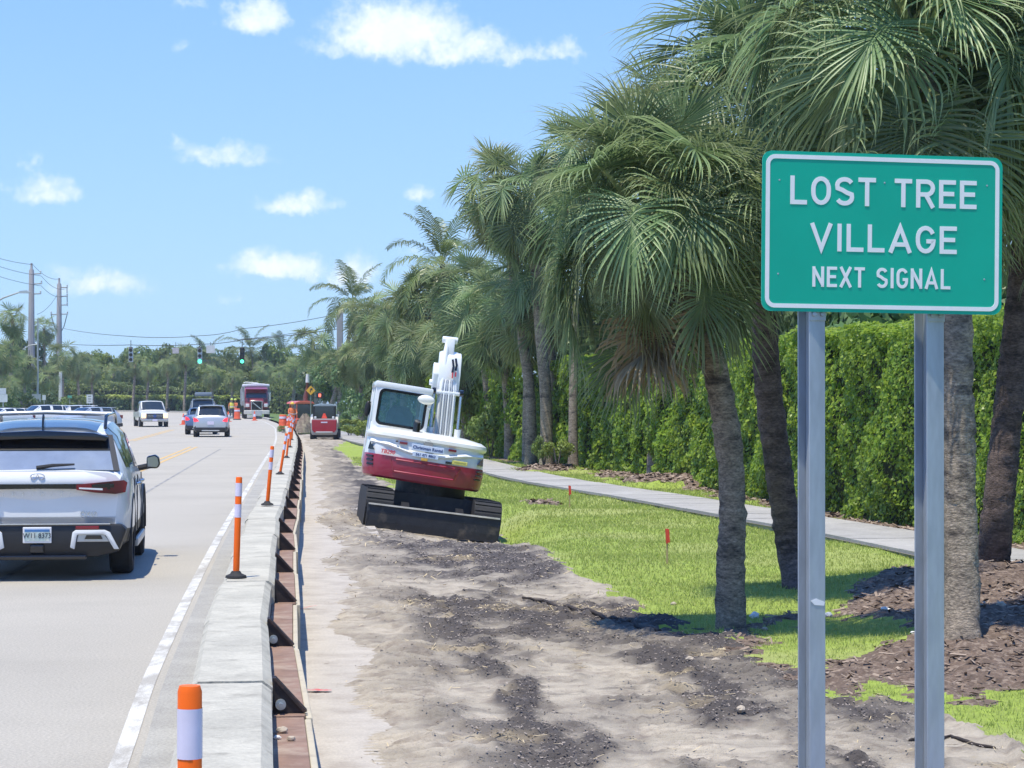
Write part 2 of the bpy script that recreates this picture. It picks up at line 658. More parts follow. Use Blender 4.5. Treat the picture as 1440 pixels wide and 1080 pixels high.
DARK_PATCHES = [  # dark soil patches: column, row, half width, half height, strength
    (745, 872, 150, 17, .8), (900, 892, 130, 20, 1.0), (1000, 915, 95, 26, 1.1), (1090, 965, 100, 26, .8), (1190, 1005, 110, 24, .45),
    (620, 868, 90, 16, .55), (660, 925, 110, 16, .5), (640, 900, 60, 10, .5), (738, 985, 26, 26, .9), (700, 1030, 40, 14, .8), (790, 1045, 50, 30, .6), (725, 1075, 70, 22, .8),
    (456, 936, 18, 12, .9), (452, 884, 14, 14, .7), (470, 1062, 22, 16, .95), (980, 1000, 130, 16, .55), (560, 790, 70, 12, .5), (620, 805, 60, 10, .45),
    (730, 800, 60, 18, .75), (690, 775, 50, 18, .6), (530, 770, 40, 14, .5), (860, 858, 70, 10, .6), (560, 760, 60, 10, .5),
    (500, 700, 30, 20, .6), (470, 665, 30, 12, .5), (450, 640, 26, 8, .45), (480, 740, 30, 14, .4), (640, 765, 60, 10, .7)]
TRACKS = [  # tread bands: polyline of pixels, half width in metres
    ([(590, 1120), (576, 1000), (558, 880), (540, 800)], .19), ([(515, 1120), (500, 960), (486, 860)], .15),
    ([(1010, 1110), (930, 1000), (880, 930), (800, 850)], .18), ([(1300, 1090), (1140, 1000), (1000, 930), (880, 880)], .17)]

rows = [FPX * CAM_H / (py - HORIZ) for py in list(np.arange(1420, 1112, -2.2)) + list(np.arange(1112, 820, -.55)) + list(np.arange(820, 640, -.9)) + list(np.geomspace(640 - 565, 36, 120) + 565)]
rows = np.array(rows)
cols = np.concatenate([np.arange(.37, 1.4, .035), np.arange(1.4, 7.2, .04), np.geomspace(7.2, 34, 40)])
TY = np.repeat(rows[:, None], len(cols), 1)
spread_ = np.clip(rows / 14, .8, 2.2)[:, None]
TX = np.array([bx(y) for y in rows])[:, None] + .37 + (cols[None, :] - .37) * spread_
TX = TX + (nrng.random(TX.shape) - .5) * .012
TPX, TPY = PX(TX, TY)
jit = fbm(TX, TY, .7, 4, 3) * 34 + fbm(TX, TY, .16, 2, 5) * 22
jity = fbm(TX, TY, .7, 4, 8) * 12 + fbm(TX, TY, .16, 2, 9) * 9
JX, JY = TPX + jit * np.clip(20 / TY, .15, 1.2), TPY + jity * np.clip(20 / TY, .12, 1.2)
is_dirt = inpoly(JX, JY, DIRT_R)
is_l = (inpoly(JX, JY, LAWN) | inpoly(JX, JY, LAWN2) | inpoly(JX, JY, LAWN3))
is_m = inpoly(JX, JY, MULCH) & ~is_l
is_dirt &= ~is_l & ~is_m

HEDGE = [(8.2, 20), (7.4, 24), (6.55, 29), (5.55, 33.5), (4.85, 40), (4.3, 46), (3.1, 57), (.7, 68), (-1.5, 79), (-3.4, 90)]
def hedge_x(Y):
    a = np.array(HEDGE)
    return np.interp(Y, a[:, 1], a[:, 0])
near_hedge = (TX > hedge_x(TY) - .55 + fbm(TX, TY, 1.2, 3, 21) * .5) & (TY < 92) & (TX < hedge_x(TY) + 3)
is_m |= near_hedge & ~is_dirt

def blur(a, n):
    a = a.astype(float)
    for _ in range(n):
        a[1:-1] = (a[:-2] + a[1:-1] * 2 + a[2:]) / 4
        a[:, 1:-1] = (a[:, :-2] + a[:, 1:-1] * 2 + a[:, 2:]) / 4
    return a
wd = blur(is_dirt, 6)
wm = blur(is_m, 8)
off = TX - np.array([bx(y) for y in rows])[:, None]

def base_h(X, Y, off_):
    """smooth lie of the land right of the barrier (no clods)"""
    z = -.03 * np.ones_like(X)
    # the digger stands on a slope falling to the right
    e = smooth01((Y - 29) / 4) * smooth01((43 - Y) / 5)
    cx = X + .1 * (Y - 34.4)
    z = z - e * smooth01((cx + 2.6) / 2.3) * smooth01((.75 - cx) / .9) * .30
    return z
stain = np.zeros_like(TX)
for (cx, cy, rx, ry, st) in DARK_PATCHES:
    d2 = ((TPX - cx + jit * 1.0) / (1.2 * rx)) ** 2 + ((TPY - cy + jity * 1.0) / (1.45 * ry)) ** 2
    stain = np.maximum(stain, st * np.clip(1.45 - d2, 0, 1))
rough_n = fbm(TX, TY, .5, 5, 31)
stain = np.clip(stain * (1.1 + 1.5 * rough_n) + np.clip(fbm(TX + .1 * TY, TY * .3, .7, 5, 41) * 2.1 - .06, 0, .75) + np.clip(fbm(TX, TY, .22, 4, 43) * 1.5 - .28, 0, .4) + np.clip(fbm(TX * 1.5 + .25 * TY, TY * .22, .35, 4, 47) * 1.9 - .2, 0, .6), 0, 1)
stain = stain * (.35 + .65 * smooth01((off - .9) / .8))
tread = np.zeros_like(TX)
for (pl, hw) in TRACKS:
    gp = [G(a, b) for a, b in pl]
    for p, q in zip(gp[:-1], gp[1:]):
        dx, dy = q.x - p.x, q.y - p.y
        ll = math.hypot(dx, dy)
        t = ((TX - p.x) * dx + (TY - p.y) * dy) / ll
        s_ = ((TX - p.x) * dy - (TY - p.y) * dx) / ll
        w = smooth01((hw + .03 - np.abs(s_)) / .06) * (t >= 0) * (t <= ll)
        fade = np.clip(.6 + 2.2 * fbm(TX, TY, .8, 3, 55), 0, 1)
        tread = np.where(w > 0, w * fade * np.sin((t + .03 * np.sin(TX * 9)) * 2 * math.pi / .105), tread)
        stain = stain * (1 - .45 * w * fade)
stain = np.clip(stain + .34 * np.clip(-tread - .1, 0, 1), 0, 1)      # shading of the tread grooves painted into the soil colour
hb = base_h(TX, TY, off)
clod = fbm(TX, TY * .5, .9, 3, 61) * .03 + fbm(TX, TY, .24, 4, 62) * .042 + np.abs(fbm(TX, TY, .11, 2, 63)) * .07
rough = np.clip(.3 + stain, 0, 1.25)
hd = clod * rough + tread * .017
edgeband = np.exp(-((off - 1.15) / .25) ** 2) * (.005 + .10 * np.clip(fbm(TX, TY, .35, 3, 71), 0, 1))
rim = np.clip(1 - np.abs(wd - .5) * 2.4, 0, 1) * (off > 2) * (.05 + .12 * np.clip(fbm(TX, TY, .4, 3, 72), -.2, 1))
shoulder = np.clip((off - .80 - .42 * fbm(TX * .6, TY * .28, .5, 4, 73)) * .16, -.045, .02)
hl = fbm(TX, TY, 2.5, 3, 81) * .06 + .03
# mulch mounds round the palm feet
hm = .05 + fbm(TX, TY, .35, 3, 91) * .07 + np.abs(fbm(TX, TY, .08, 2, 92)) * .045
MOUNDS = [(4.75, 21.6, 1.6, .28), (3.35, 16.6, 1.15, .16), (2.75, 21.6, 1.0, .10), (4.3, 18.6, 1.2, .16)]
mound = np.zeros_like(TX)
for (mx, my, mr, mh) in MOUNDS:
    mound = np.maximum(mound, mh * np.exp(-(((TX - mx) ** 2 + ((TY - my) * .8) ** 2) / mr ** 2)))
PILES = [(770, 664, 1.1, .20), (935, 682, 1.2, .24), (764, 710, .45, .05), (860, 672, .7, .10)]      # soil heaps by the hedge
pile = np.zeros_like(TX)
pile_m = np.zeros(TX.shape, bool)
for (a, b, r_, h_) in PILES:
    p = G(a, b)
    dd = ((TX - p.x) ** 2 + ((TY - p.y) * .45) ** 2) / r_ ** 2 + fbm(TX, TY, .6, 3, 95) * .8
    pile = np.maximum(pile, h_ * np.clip(1 - dd, 0, 1) ** .8 * (1 + .4 * fbm(TX, TY, .2, 2, 96)))
    pile_m |= dd < .75
is_m |= pile_m
TZ = hb + wd * (hd + edgeband + rim + shoulder) + (1 - wd) * (hl * (1 - wm) + hm * wm) + mound + pile
TZ = np.where(TY > 95, TZ * smooth01((150 - TY) / 55) + road_z(0) * 0 - .0, TZ)

nr_, nc_ = TX.shape
idx = np.arange(nr_ * nc_).reshape(nr_, nc_)
quads = np.stack([idx[:-1, :-1], idx[:-1, 1:], idx[1:, 1:], idx[1:, :-1]], -1).reshape(-1, 4)
TV = np.stack([TX, TY, TZ], -1).reshape(-1, 3)
fd = is_dirt[:-1, :-1].ravel()
fm = is_m[:-1, :-1].ravel() & ~fd
fl = ~fd & ~fm
pale = np.clip(fbm(TX, TY, 2.2, 4, 101) * 1.6 - .15, 0, .7)
for (a, b, rx, ry) in ((940, 735, 60, 10), (850, 705, 50, 8), (1190, 785, 80, 12), (980, 770, 50, 9), (830, 690, 40, 6), (1240, 800, 50, 9)):
    pale = np.maximum(pale, .55 * np.clip(1.3 - ((TPX - a + jit) / rx) ** 2 - ((TPY - b + jity) / ry) ** 2, 0, 1))
straw = np.clip(fbm(TX, TY, .5, 4, 103) * 3 - .9, 0, 1) * (stain > .2)

def sub_mesh(name, m, mask, attrs):
    q = quads[mask]
    u, inv = np.unique(q, return_inverse=True)
    return np_mesh(name, TV[u], inv.reshape(-1, 4), m, True, {k: a.ravel()[u] for k, a in attrs.items()}, 'POINT')
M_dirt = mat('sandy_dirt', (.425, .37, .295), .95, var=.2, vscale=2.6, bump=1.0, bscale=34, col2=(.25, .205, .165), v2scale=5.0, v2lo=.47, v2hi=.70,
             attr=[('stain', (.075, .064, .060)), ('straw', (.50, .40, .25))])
M_lawn = mat('lawn_turf', (.27, .35, .055), .9, var=.25, vscale=9, bump=.8, bscale=60, attr=[('pale', (.42, .40, .19))])
M_mulch = mat('bark_mulch', (.15, .105, .08), .95, var=.4, vscale=16, bump=1.0, bscale=60, col2=(.30, .23, .18), v2scale=22, v2lo=.5, v2hi=.62)
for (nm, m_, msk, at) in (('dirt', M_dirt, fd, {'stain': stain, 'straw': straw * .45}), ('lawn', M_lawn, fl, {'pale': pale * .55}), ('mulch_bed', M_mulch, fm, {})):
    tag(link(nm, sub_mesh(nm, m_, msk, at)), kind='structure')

from mathutils.bvhtree import BVHTree
_bvh = BVHTree.FromPolygons([tuple(v) for v in TV], [tuple(q) for q in quads[::1]])
def gz(X, Y):
    h = _bvh.ray_cast(Vector((X, Y, 5)), Vector((0, 0, -1)))
    return h[0].z if h[0] is not None else -.03

# concrete gutter strip beside the barrier, half buried by the dirt
gp = [Vector((bx(y), y, 0)) for y in np.concatenate([np.arange(2, 60, .5), np.arange(60, 150, 2)])]
gn = [Vector((1, .1, 0)).normalized()] * len(gp)
strip('gutter', gp, gn, .30, 1.5, M_gutter, -.02, 2)

# ---------------------------------------------------------------- grass blades and mulch chips
def scatter_blades(name, mask, weight, n, h0, h1, w, m, flat=False, cols_=None):
    """single triangles standing (or chips lying) on the terrain cells chosen by mask"""
    q = quads[mask]
    c = TV[q]
    area = np.linalg.norm(np.cross(c[:, 1] - c[:, 0], c[:, 3] - c[:, 0]), axis=1)
    p = area * weight[mask]
    p /= p.sum()
    k = nrng.choice(len(q), n, p=p)
    u, v = nrng.random(n)[:, None], nrng.random(n)[:, None]
    b = c[k, 0] * (1 - u) * (1 - v) + c[k, 1] * u * (1 - v) + c[k, 2] * u * v + c[k, 3] * (1 - u) * v
    b = b + np.stack([nrng.normal(0, .035, n), nrng.normal(0, .05, n), np.zeros(n)], 1) * (0 if flat else 1)
    a = nrng.random(n) * 2 * math.pi
    d = np.stack([np.cos(a), np.sin(a), 0 * a], 1)
    sz = np.clip(b[:, 1] / 22, .7, 2.2)[:, None]
    h = (h0 + (h1 - h0) * nrng.random(n))[:, None] * np.sqrt(sz)
    ww = w * sz * (.6 + .8 * nrng.random(n))[:, None]
    if flat:
        e = np.stack([-np.sin(a), np.cos(a), 0 * a], 1)
        up = np.array([0, 0, 1.])
        t1 = d * h + up * (nrng.random(n)[:, None] - .35) * h * .7
        t2 = e * ww + up * (nrng.random(n)[:, None] - .5) * ww
        b = b + up * .012
        V = np.stack([b - t1 / 2 - t2 / 2, b + t1 / 2 - t2 / 2, b + t1 / 2 + t2 / 2, b - t1 / 2 + t2 / 2], 1).reshape(-1, 3)
        F = np.arange(4 * n).reshape(-1, 4)
        rv = nrng.random(n)
    else:
        lean = np.stack([nrng.normal(0, .45, n), nrng.normal(0, .45, n), 0 * a], 1)
        V = np.stack([b - d * ww, b + d * ww, b + (lean + np.array([0, 0, 1.])) * h], 1).reshape(-1, 3)
        F = np.arange(3 * n).reshape(-1, 3)
        rv = nrng.random(n)
    return tag(link(name, np_mesh(name, V, F, m, False, {'var': rv})), kind='stuff')
M_blade = mat('grass_blade', (.30, .375, .075), .55, var=.28, vscale=.7, attr=[('var', (.47, .50, .18))], trans=.35, spec=.3)
M_chip = mat('mulch_chip', (.13, .085, .06), .85, var=.3, vscale=5, attr=[('var', (.36, .28, .22))])
M_crumb = mat('soil_crumb', (.10, .086, .078), .95, var=.3, vscale=5, attr=[('var', (.38, .32, .28))])
M_straw = mat('dry_straw', (.52, .42, .26), .8, var=.3, vscale=5)
wf = np.ones(len(quads))
near = (TY[:-1, :-1].ravel() < 75) & (TX[:-1, :-1] < hedge_x(TY[:-1, :-1]) + 1).ravel()
palef = pale[:-1, :-1].ravel() * .7
scatter_blades('grass', fl & near, (1.15 - palef) * np.clip(1 - 1.9 * wd[:-1, :-1].ravel(), .04, 1) * np.clip(24 / TY[:-1, :-1].ravel(), .25, 1.6), 200000, .018, .044, .0042, M_blade)
scatter_blades('mulch_chips', fm & (TY[:-1, :-1].ravel() < 62), wf, 22000, .04, .13, .022, M_chip, True)
fs_ = stain[:-1, :-1].ravel()
scatter_blades('soil_crumbs', fd & (TY[:-1, :-1].ravel() < 40), (fs_ ** 2 + .02) * np.clip(14 / TY[:-1, :-1].ravel(), .2, 1.5), 18000, .006, .024, .010, M_crumb, True)
scatter_blades('straw_litter', fd & (TY[:-1, :-1].ravel() < 40), np.clip(straw[:-1, :-1].ravel(), .02, 1), 1500, .03, .10, .007, M_straw, True)

# ---------------------------------------------------------------- sidewalk of cast slabs
SW = [(6.9, 14), (6.35, 19), (5.85, 23.5), (5.35, 27.5), (4.75, 31.5), (3.9, 36), (2.9, 41.5), (1.85, 46.5), (.62, 53), (-.45, 61), (-1.75, 72), (-3.8, 85),
      (-6.2, 100), (-9.0, 122), (-11.3, 140)]
sp = catmull(SW, 1.5)
M_walk = mat('sidewalk_concrete', (.37, .355, .335), .85, var=.10, vscale=1.4, bump=.3, bscale=60, objvar=.07, grain=(30, .12), col2=(.29, .275, .255), v2scale=2.0, v2lo=.5, v2hi=.7)
M_walkbase = mat('sidewalk_bed', (.16, .15, .12), .95)
swn = []
for i, p in enumerate(sp):
    t = (sp[min(i + 1, len(sp) - 1)] - sp[max(i - 1, 0)]).normalized()
    swn.append(Vector((t.y, -t.x, 0)))
walk = strip('sidewalk', sp, swn, -.74, .74, M_walkbase, .045, 1, lambda y: 0.0)
for i in range(len(sp) - 1):
    a, b, na, nb = sp[i], sp[i + 1], swn[i], swn[i + 1]
    t = (b - a).normalized() * .008
    dz = rnd.uniform(-.004, .004)
    top = .085 + dz
    q = [a + t - na * .70, a + t + na * .70, b - t + nb * .70, b - t - nb * .70]
    mb = MB()
    mb.add([(p.x, p.y, -.02) for p in q] + [(p.x, p.y, top) for p in q], [(4, 5, 6, 7), (0, 1, 5, 4), (1, 2, 6, 5), (2, 3, 7, 6), (3, 0, 4, 7)])
    mb.build('slab', M_walk, walk)

# ---------------------------------------------------------------- barrier segments
M_barrier = mat('weathered_barrier_concrete', (.45, .425, .355), .85, var=.16, vscale=3, bump=.4, bscale=50, col2=(.27, .25, .205), v2scale=4.5, v2lo=.52, v2hi=.72,
                objvar=.04, grain=(40, .10))
M_rust = mat('rusty_ledge', (.25, .155, .115), .85, var=.18, vscale=5, bump=.3, bscale=40, col2=(.36, .27, .21), v2scale=3, v2lo=.48, v2hi=.66)
M_steel_blk = mat('black_steel', (.030, .022, .021), .6, var=.4, vscale=9, metal=.2, col2=(.12, .065, .045), v2scale=14, v2lo=.54, v2hi=.7)
M_tan = mat('tan_curb_face', (.50, .44, .33), .85, var=.1, vscale=6, bump=.3, col2=(.36, .31, .24), v2scale=3)
M_bolt = mat('galvanised_bolt', (.42, .47, .50), .4, metal=.7)
SEG = 3.05
def seg_mesh(kind):
    w, z0, z1, L2 = .192, -.05, .52, SEG / 2 - .008
    prof = [(-w, z0), (w, z0), (w, z1 - .035), (w - .045, z1), (-w + .03, z1), (-w, z1 - .03)]
    mb = MB()
    ys = np.linspace(-L2, L2, 9)
    n = len(prof)
    rr = random.Random(kind)
    vs = []
    for j, y in enumerate(ys):
        s = 0
        for (x, z) in prof:
            e = rr.uniform(-.0015, .0015)
            vs.append((x + e, y + (rr.uniform(-.006, .006) if j in (0, 8) else 0), z + (rr.uniform(-.0015, .0015) if z > 0 else 0) - (.012 if j in (0, 8) and z > 0 else 0)))
    fs = [tuple(range(n)), tuple((8 * n + i) for i in range(n - 1, -1, -1))]
    for j in range(8):
        for i in range(n):
            k = (i + 1) % n
            fs.append((j * n + i, j * n + k, (j + 1) * n + k, (j + 1) * n + i))
    mb.add(vs, fs)
    return mb.mesh('concrete_body', M_barrier, 22)
seg_meshes = [seg_mesh(i) for i in range(4)]
mb = MB(); mb.box((.272, 0, .145), (.155, SEG - .012, .39)); ledge_me = mb.mesh('ledge', M_rust, 0, .004)
mb = MB(); mb.box((.368, 0, .13), (.032, SEG - .006, .40)); face_me = mb.mesh('curb_face', M_tan, 0, .006)
mb = MB()
for y in (-.03, .03):
    mb.prism([(.193, .50), (.206, .50), (.352, .345), (.340, .343), (.193, .343)], 'y', y - .006, y + .006)
    mb.prism([(.193, .512), (.210, .512), (.360, .350), (.343, .343)], 'y', y - .018, y + .018)
gus_me = mb.mesh('bracket', M_steel_blk)
mb = MB(); mb.cyl((.232, -.06, .385), (.232, -.036, .385), .026, n=16); mb.cyl((.232, -.095, .385), (.232, -.055, .385), .012, n=8); bolt_me = mb.mesh('bolt', M_bolt, 40)
ORD = ['nearest', 'second', 'third', 'fourth', 'fifth', 'sixth', 'seventh', 'eighth', 'ninth', 'tenth', 'eleventh', 'twelfth', 'thirteenth', 'fourteenth', 'fifteenth', 'sixteenth',
       'seventeenth', 'eighteenth', 'nineteenth', 'twentieth'] + ['twenty-' + q for q in ('first', 'second', 'third', 'fourth', 'fifth', 'sixth', 'seventh', 'eighth', 'ninth')] + \
      ['thirtieth'] + ['thirty-' + q for q in ('first', 'second', 'third', 'fourth', 'fifth', 'sixth', 'seventh', 'eighth', 'ninth')] + ['fortieth', 'forty-first', 'forty-second']
k = 0
y = 10.9 - SEG * 2
while y < 122:
    ym = y + SEG / 2
    xa, xb = bx(y), bx(y + SEG)
    ang = math.atan2(-(xb - xa), SEG)
    nvis = k            # the first one lies below the frame's edge but meets it
    lab = 'low pale concrete barrier segment with black bracket, %s from the near end' % ORD[k]
    ob = thing('barrier_segment', lab, 'barrier', ((xa + xb) / 2 + rnd.uniform(-.012, .012), ym, 0), ang + rnd.uniform(-.004, .004), 'low concrete barrier segments along the road edge')
    ob.scale = (1, math.hypot(xb - xa, SEG) / SEG, 1 + rnd.uniform(-.012, .012))
    link('concrete_body', seg_meshes[k % 4], ob)
    link('ledge', ledge_me, ob)
    link('curb_face', face_me, ob)
    br = link('bracket', gus_me, ob, (0, -SEG / 2 + .12, 0))
    if y < 16:
        link('bolt', bolt_me, br)
    k += 1
    y += SEG
# red survey paint across ledge and gutter
M_redpaint = mat('red_marking_paint', (.55, .12, .12), .8, col2=(.42, .33, .30), v2scale=14, v2lo=.45, v2hi=.6)
for (a, b, w_, h_, z_) in ((398, 934, .075, .10, .3425), (448, 971, .085, .05, -.012), (430, 855, .10, .03, -.012)):
    p = G(a, b, z_)
    zz = max(z_, gz(p.x, p.y)) + .006 if z_ < .2 else z_
    mb = MB()
    n = 10
    vs = []
    for i in range(n):
        t = i / (n - 1) * 2 - 1
        hw = h_ * (1 - .5 * abs(t)) * rnd.uniform(.6, 1.2)
        vs += [(p.x + t * w_, p.y - hw, zz + (gz(p.x + t * w_, p.y) - gz(p.x, p.y)) * (z_ < .2)), (p.x + t * w_, p.y + hw, zz + (gz(p.x + t * w_, p.y) - gz(p.x, p.y)) * (z_ < .2))]
    mb.add(vs, [(2 * i, 2 * i + 2, 2 * i + 3, 2 * i + 1) for i in range(n - 1)])
    tag(mb.build('paint_mark', M_redpaint), kind='structure')

# ---------------------------------------------------------------- orange tubular delineators
M_orange = mat('orange_plastic', (.93, .15, .012), .5, var=.06, spec=.25, vscale=8)
M_band = mat('white_sheeting', (.72, .67, .82), .35, var=.05, vscale=20)
M_rubber = mat('black_rubber', (.02, .02, .022), .8, var=.2)
Dl = .76
def deln_parts():
    mb = MB(); mb.tube([(0, 0, .035), (0, 0, .06), (0, 0, Dl - .012), (0, 0, Dl)], [.021, .0245, .0245, .021], 16); a = mb.mesh('tube', M_orange, 40)
    mb = MB(); mb.lathe([(.0, .052), (.032, .05), (.045, .03), (.078, .016), (.082, 0)], 20); b = mb.mesh('base', M_rubber, 40)
    mb = MB(); mb.lathe([(.0256, -.05), (.0256, .05)], 16); c = mb.mesh('reflective_band', M_band, 40)
    return a, b, c
d_me = deln_parts()
dy = [4.56, 17.2, 29.3, 41.7, 54.0, 66.3, 78.6, 90.9, 103.2, 115.5]
dlab = ['nearest orange tubular post with broad white bands, cut by the bottom edge', 'second orange tubular post on the barrier, standing straight with two white bands',
        'third orange tubular post on the barrier, leaning slightly right', 'fourth orange tubular post on the barrier, leaning clearly to the right',
        'fifth orange tubular post on the barrier, slightly tilted', 'sixth orange tubular post along the barrier', 'seventh orange tubular post along the barrier',
        'eighth orange tubular post along the barrier', 'ninth orange tubular post along the barrier', 'tenth and last orange tubular post on the barrier']
dtilt = [0, .03, .085, .16, .10, .05, .07, .03, .05, .02]
for i, y in enumerate(dy):
    xx = {0: -.645, 1: -2.085, 2: -3.15}.get(i, bx(y) - .02)
    o = thing('delineator_post', dlab[i], 'traffic post', (xx, y, .522), 0, 'orange tubular posts along the barrier')
    t = link('tube', d_me[0], o, rot=(0, dtilt[i], 0))
    link('base', d_me[1], o)
    for h_ in (Dl - .095, Dl - .255):
        link('reflective_band', d_me[2], t, (0, 0, h_))
# ================================================================ PALMS
M_frond = mat('palm_frond', (.175, .25, .115), .38, var=.30, vscale=1.6, spec=.5, trans=.40, objvar=.34, attr=[('tip', (.41, .47, .22))])
M_frond_y = mat('palm_frond_pale', (.225, .30, .12), .42, var=.25, vscale=1.3, spec=.5, trans=.34, objvar=.28, attr=[('tip', (.42, .41, .20))])
M_dead = mat('dead_frond', (.27, .20, .12), .8, var=.3, vscale=3, objvar=.25, attr=[('tip', (.36, .29, .18))])
M_trunk = mat('palm_bark', (.31, .255, .20), .95, var=.35, vscale=9, bump=1.0, bscale=38, col2=(.085, .07, .062), v2scale=3.6, v2lo=.5, v2hi=.66, stretch=(1, 1, 2.2), grain=(30, .45))
M_trunk_d = mat('dark_palm_bark', (.155, .115, .105), .95, var=.4, vscale=9, bump=1.0, bscale=38, col2=(.05, .036, .034), v2scale=4.2, v2lo=.48, v2hi=.64, stretch=(1, 1, 2.4), grain=(30, .45))
M_boot = mat('leaf_boot', (.16, .11, .085), .9, var=.35, vscale=7, bump=.6, objvar=.25)

def fan_frond(seed, elev, R_, pet, nseg, rows, droop, dead=False):
    """costapalmate leaf in the tree's frame, pointing along +x, gravity along -z"""
    r = np.random.default_rng(seed)
    e = R(elev)
    # petiole, bending down with its weight
    P = []
    p = np.array([0., 0., 0.])
    npt = 6
    a = e
    for i in range(npt):
        P.append((p.copy(), a))
        st = pet / (npt - 1)
        p = p + st * np.array([math.cos(a), 0, math.sin(a)])
        a -= droop * .09 * (1.15 + math.cos(a)) * (.4 + i / npt)
    H = P[-1][0]
    # costa carries on into the blade and curves down
    C = [(H.copy(), a)]
    cl = R_ * .42
    for i in range(6):
        a -= droop * .16
        p = C[-1][0] + cl / 6 * np.array([math.cos(a), 0, math.sin(a)])
        C.append((p, a))
    verts, faces, tip = [], [], []

    def add_strip(path, widths, wdir, fold, tv):
        o = len(verts)
        n = len(path)
        for i in range(n):
            w = wdir[i] * widths[i]
            verts.append(path[i] - w)
            verts.append(path[i] + fold[i] * widths[i] * .7)
            verts.append(path[i] + w)
            tip.extend([tv[i]] * 3)
        for i in range(n - 1):
            b = o + 3 * i
            faces.append((b, b + 1, b + 4, b + 3))
            faces.append((b + 1, b + 2, b + 5, b + 4))
    # petiole strip
    pw = .016 + .006 * R_
    add_strip([q for q, _ in P], [pw * (1.5 - .7 * i / (npt - 1)) for i in range(npt)], [np.array([0, 1., 0])] * npt,
              [np.array([0, 0, -1.])] * npt, [.75] * npt)
    add_strip([q for q, _ in C], [pw * .8 * (1 - .12 * i) for i in range(7)], [np.array([0, 1., 0])] * 7, [np.array([0, 0, -1.])] * 7, [.6] * 7)
    side = np.array([0, 1., 0])
    for k in range(nseg):
        t = (k + .5) / nseg * 2 - 1
        phi = t * R(132)
        ci = (1 - min(1, abs(phi) / R(120))) * 5.6
        i0 = int(min(5, ci))
        fr = ci - i0
        org = C[i0][0] * (1 - fr) + C[i0 + 1][0] * fr
        a_ = C[i0][1] * (1 - fr) + C[i0 + 1][1] * fr
        f = np.array([math.cos(a_), 0, math.sin(a_)])
        up = np.array([-math.sin(a_), 0, math.cos(a_)])
        lift = .30 * abs(math.sin(phi)) + r.normal(0, .06)
        d = math.cos(phi) * f + math.sin(phi) * side + lift * up
        d /= np.linalg.norm(d)
        L_ = R_ * (.80 + .22 * math.cos(phi * .8)) * r.uniform(.86, 1.06) - np.linalg.norm(org - H) * .35
        st = L_ / (rows - 1)
        gr = droop * r.uniform(.5, 1.7) * (2.3 if dead else 1.0)
        tw = r.normal(0, .35)
        path, wd_, fo, ws, tv = [], [], [], [], []
        q = org.copy()
        nrm = up + .15 * r.normal(0, 1, 3)
        brk = r.uniform(.34, .62)
        for i in range(rows):
            s = i / (rows - 1)
            path.append(q.copy())
            w = np.cross(nrm, d)
            w /= max(1e-6, np.linalg.norm(w))
            n2 = np.cross(d, w)
            ang = tw * max(0, s - .45) * 2
            wd_.append(w * math.cos(ang) + n2 * math.sin(ang))
            fo.append(-(n2 * math.cos(ang) - w * math.sin(ang)))
            wmax = R_ * 2 * R(132) / nseg * .175
            ws.append(wmax * (min(1, .28 + 1.9 * s) if s < .4 else max(.05, 1 - ((s - .4) / .6) ** 1.3)))
            tv.append(min(1, max(0, (s - .35) * 1.3 + r.normal(0, .12))))
            q = q + d * st
            if s > brk:
                bend = gr * (s - brk + .16) * 1.55 * (8.0 / rows)
                d = d + np.array([0, 0, -1.]) * bend
                d /= np.linalg.norm(d)
            else:
                d = d + np.array([0, 0, -1.]) * gr * .05
                d /= np.linalg.norm(d)
        add_strip(path, ws, wd_, fo, tv)
    return np.array(verts), np.array(faces), np.array(tip)

ELEVS = [78, 55, 32, 8, -18, -45, -66]
def frond_set(R_, pet, nseg, rows, m, nv, seed, tag_):
    out = []
    for i, e in enumerate(ELEVS):
        v_ = []
        for j in range(nv):
            dr = [.45, .8, 1.0, 1.1, 1.15, 1.0, .8][i] * (.85 + .3 * j / max(1, nv - 1))
            v, f, t = fan_frond(seed + i * 10 + j, e + (j - 1) * 5, R_, pet * [.75, .9, 1, 1, 1, .95, .9][i], nseg, rows, dr)
            v_.append(np_mesh('frond_' + tag_, v, f, m, False, {'tip': t}, 'POINT'))
        out.append(v_)
    return out
FS_near = frond_set(.74, .76, 58, 10, M_frond, 4, 100, 'near')
FS_mid = frond_set(.95, .95, 32, 7, M_frond, 3, 300, 'mid')
FS_midy = frond_set(.95, .95, 32, 7, M_frond_y, 2, 400, 'midpale')
M_frond_f = mat('palm_frond_far', (.24, .31, .13), .5, var=.25, vscale=.5, spec=.3, trans=.42, objvar=.3, attr=[('tip', (.42, .43, .20))])
FS_far = frond_set(1.0, 1.0, 18, 5, M_frond_f, 2, 500, 'far')
def dead_set(R_, pet, nseg, rows, nv, seed):
    o = []
    for j in range(nv):
        v, f, t = fan_frond(seed + j, [-40, -62, -76, -55][j % 4], R_, pet, nseg, rows, 1.2, True)
        o.append(np_mesh('frond_dead', v, f, M_dead, False, {'tip': t}, 'POINT'))
    return o
DS_near = dead_set(.7, .6, 34, 7, 3, 700)
DS_far = dead_set(.8, .7, 16, 5, 2, 720)

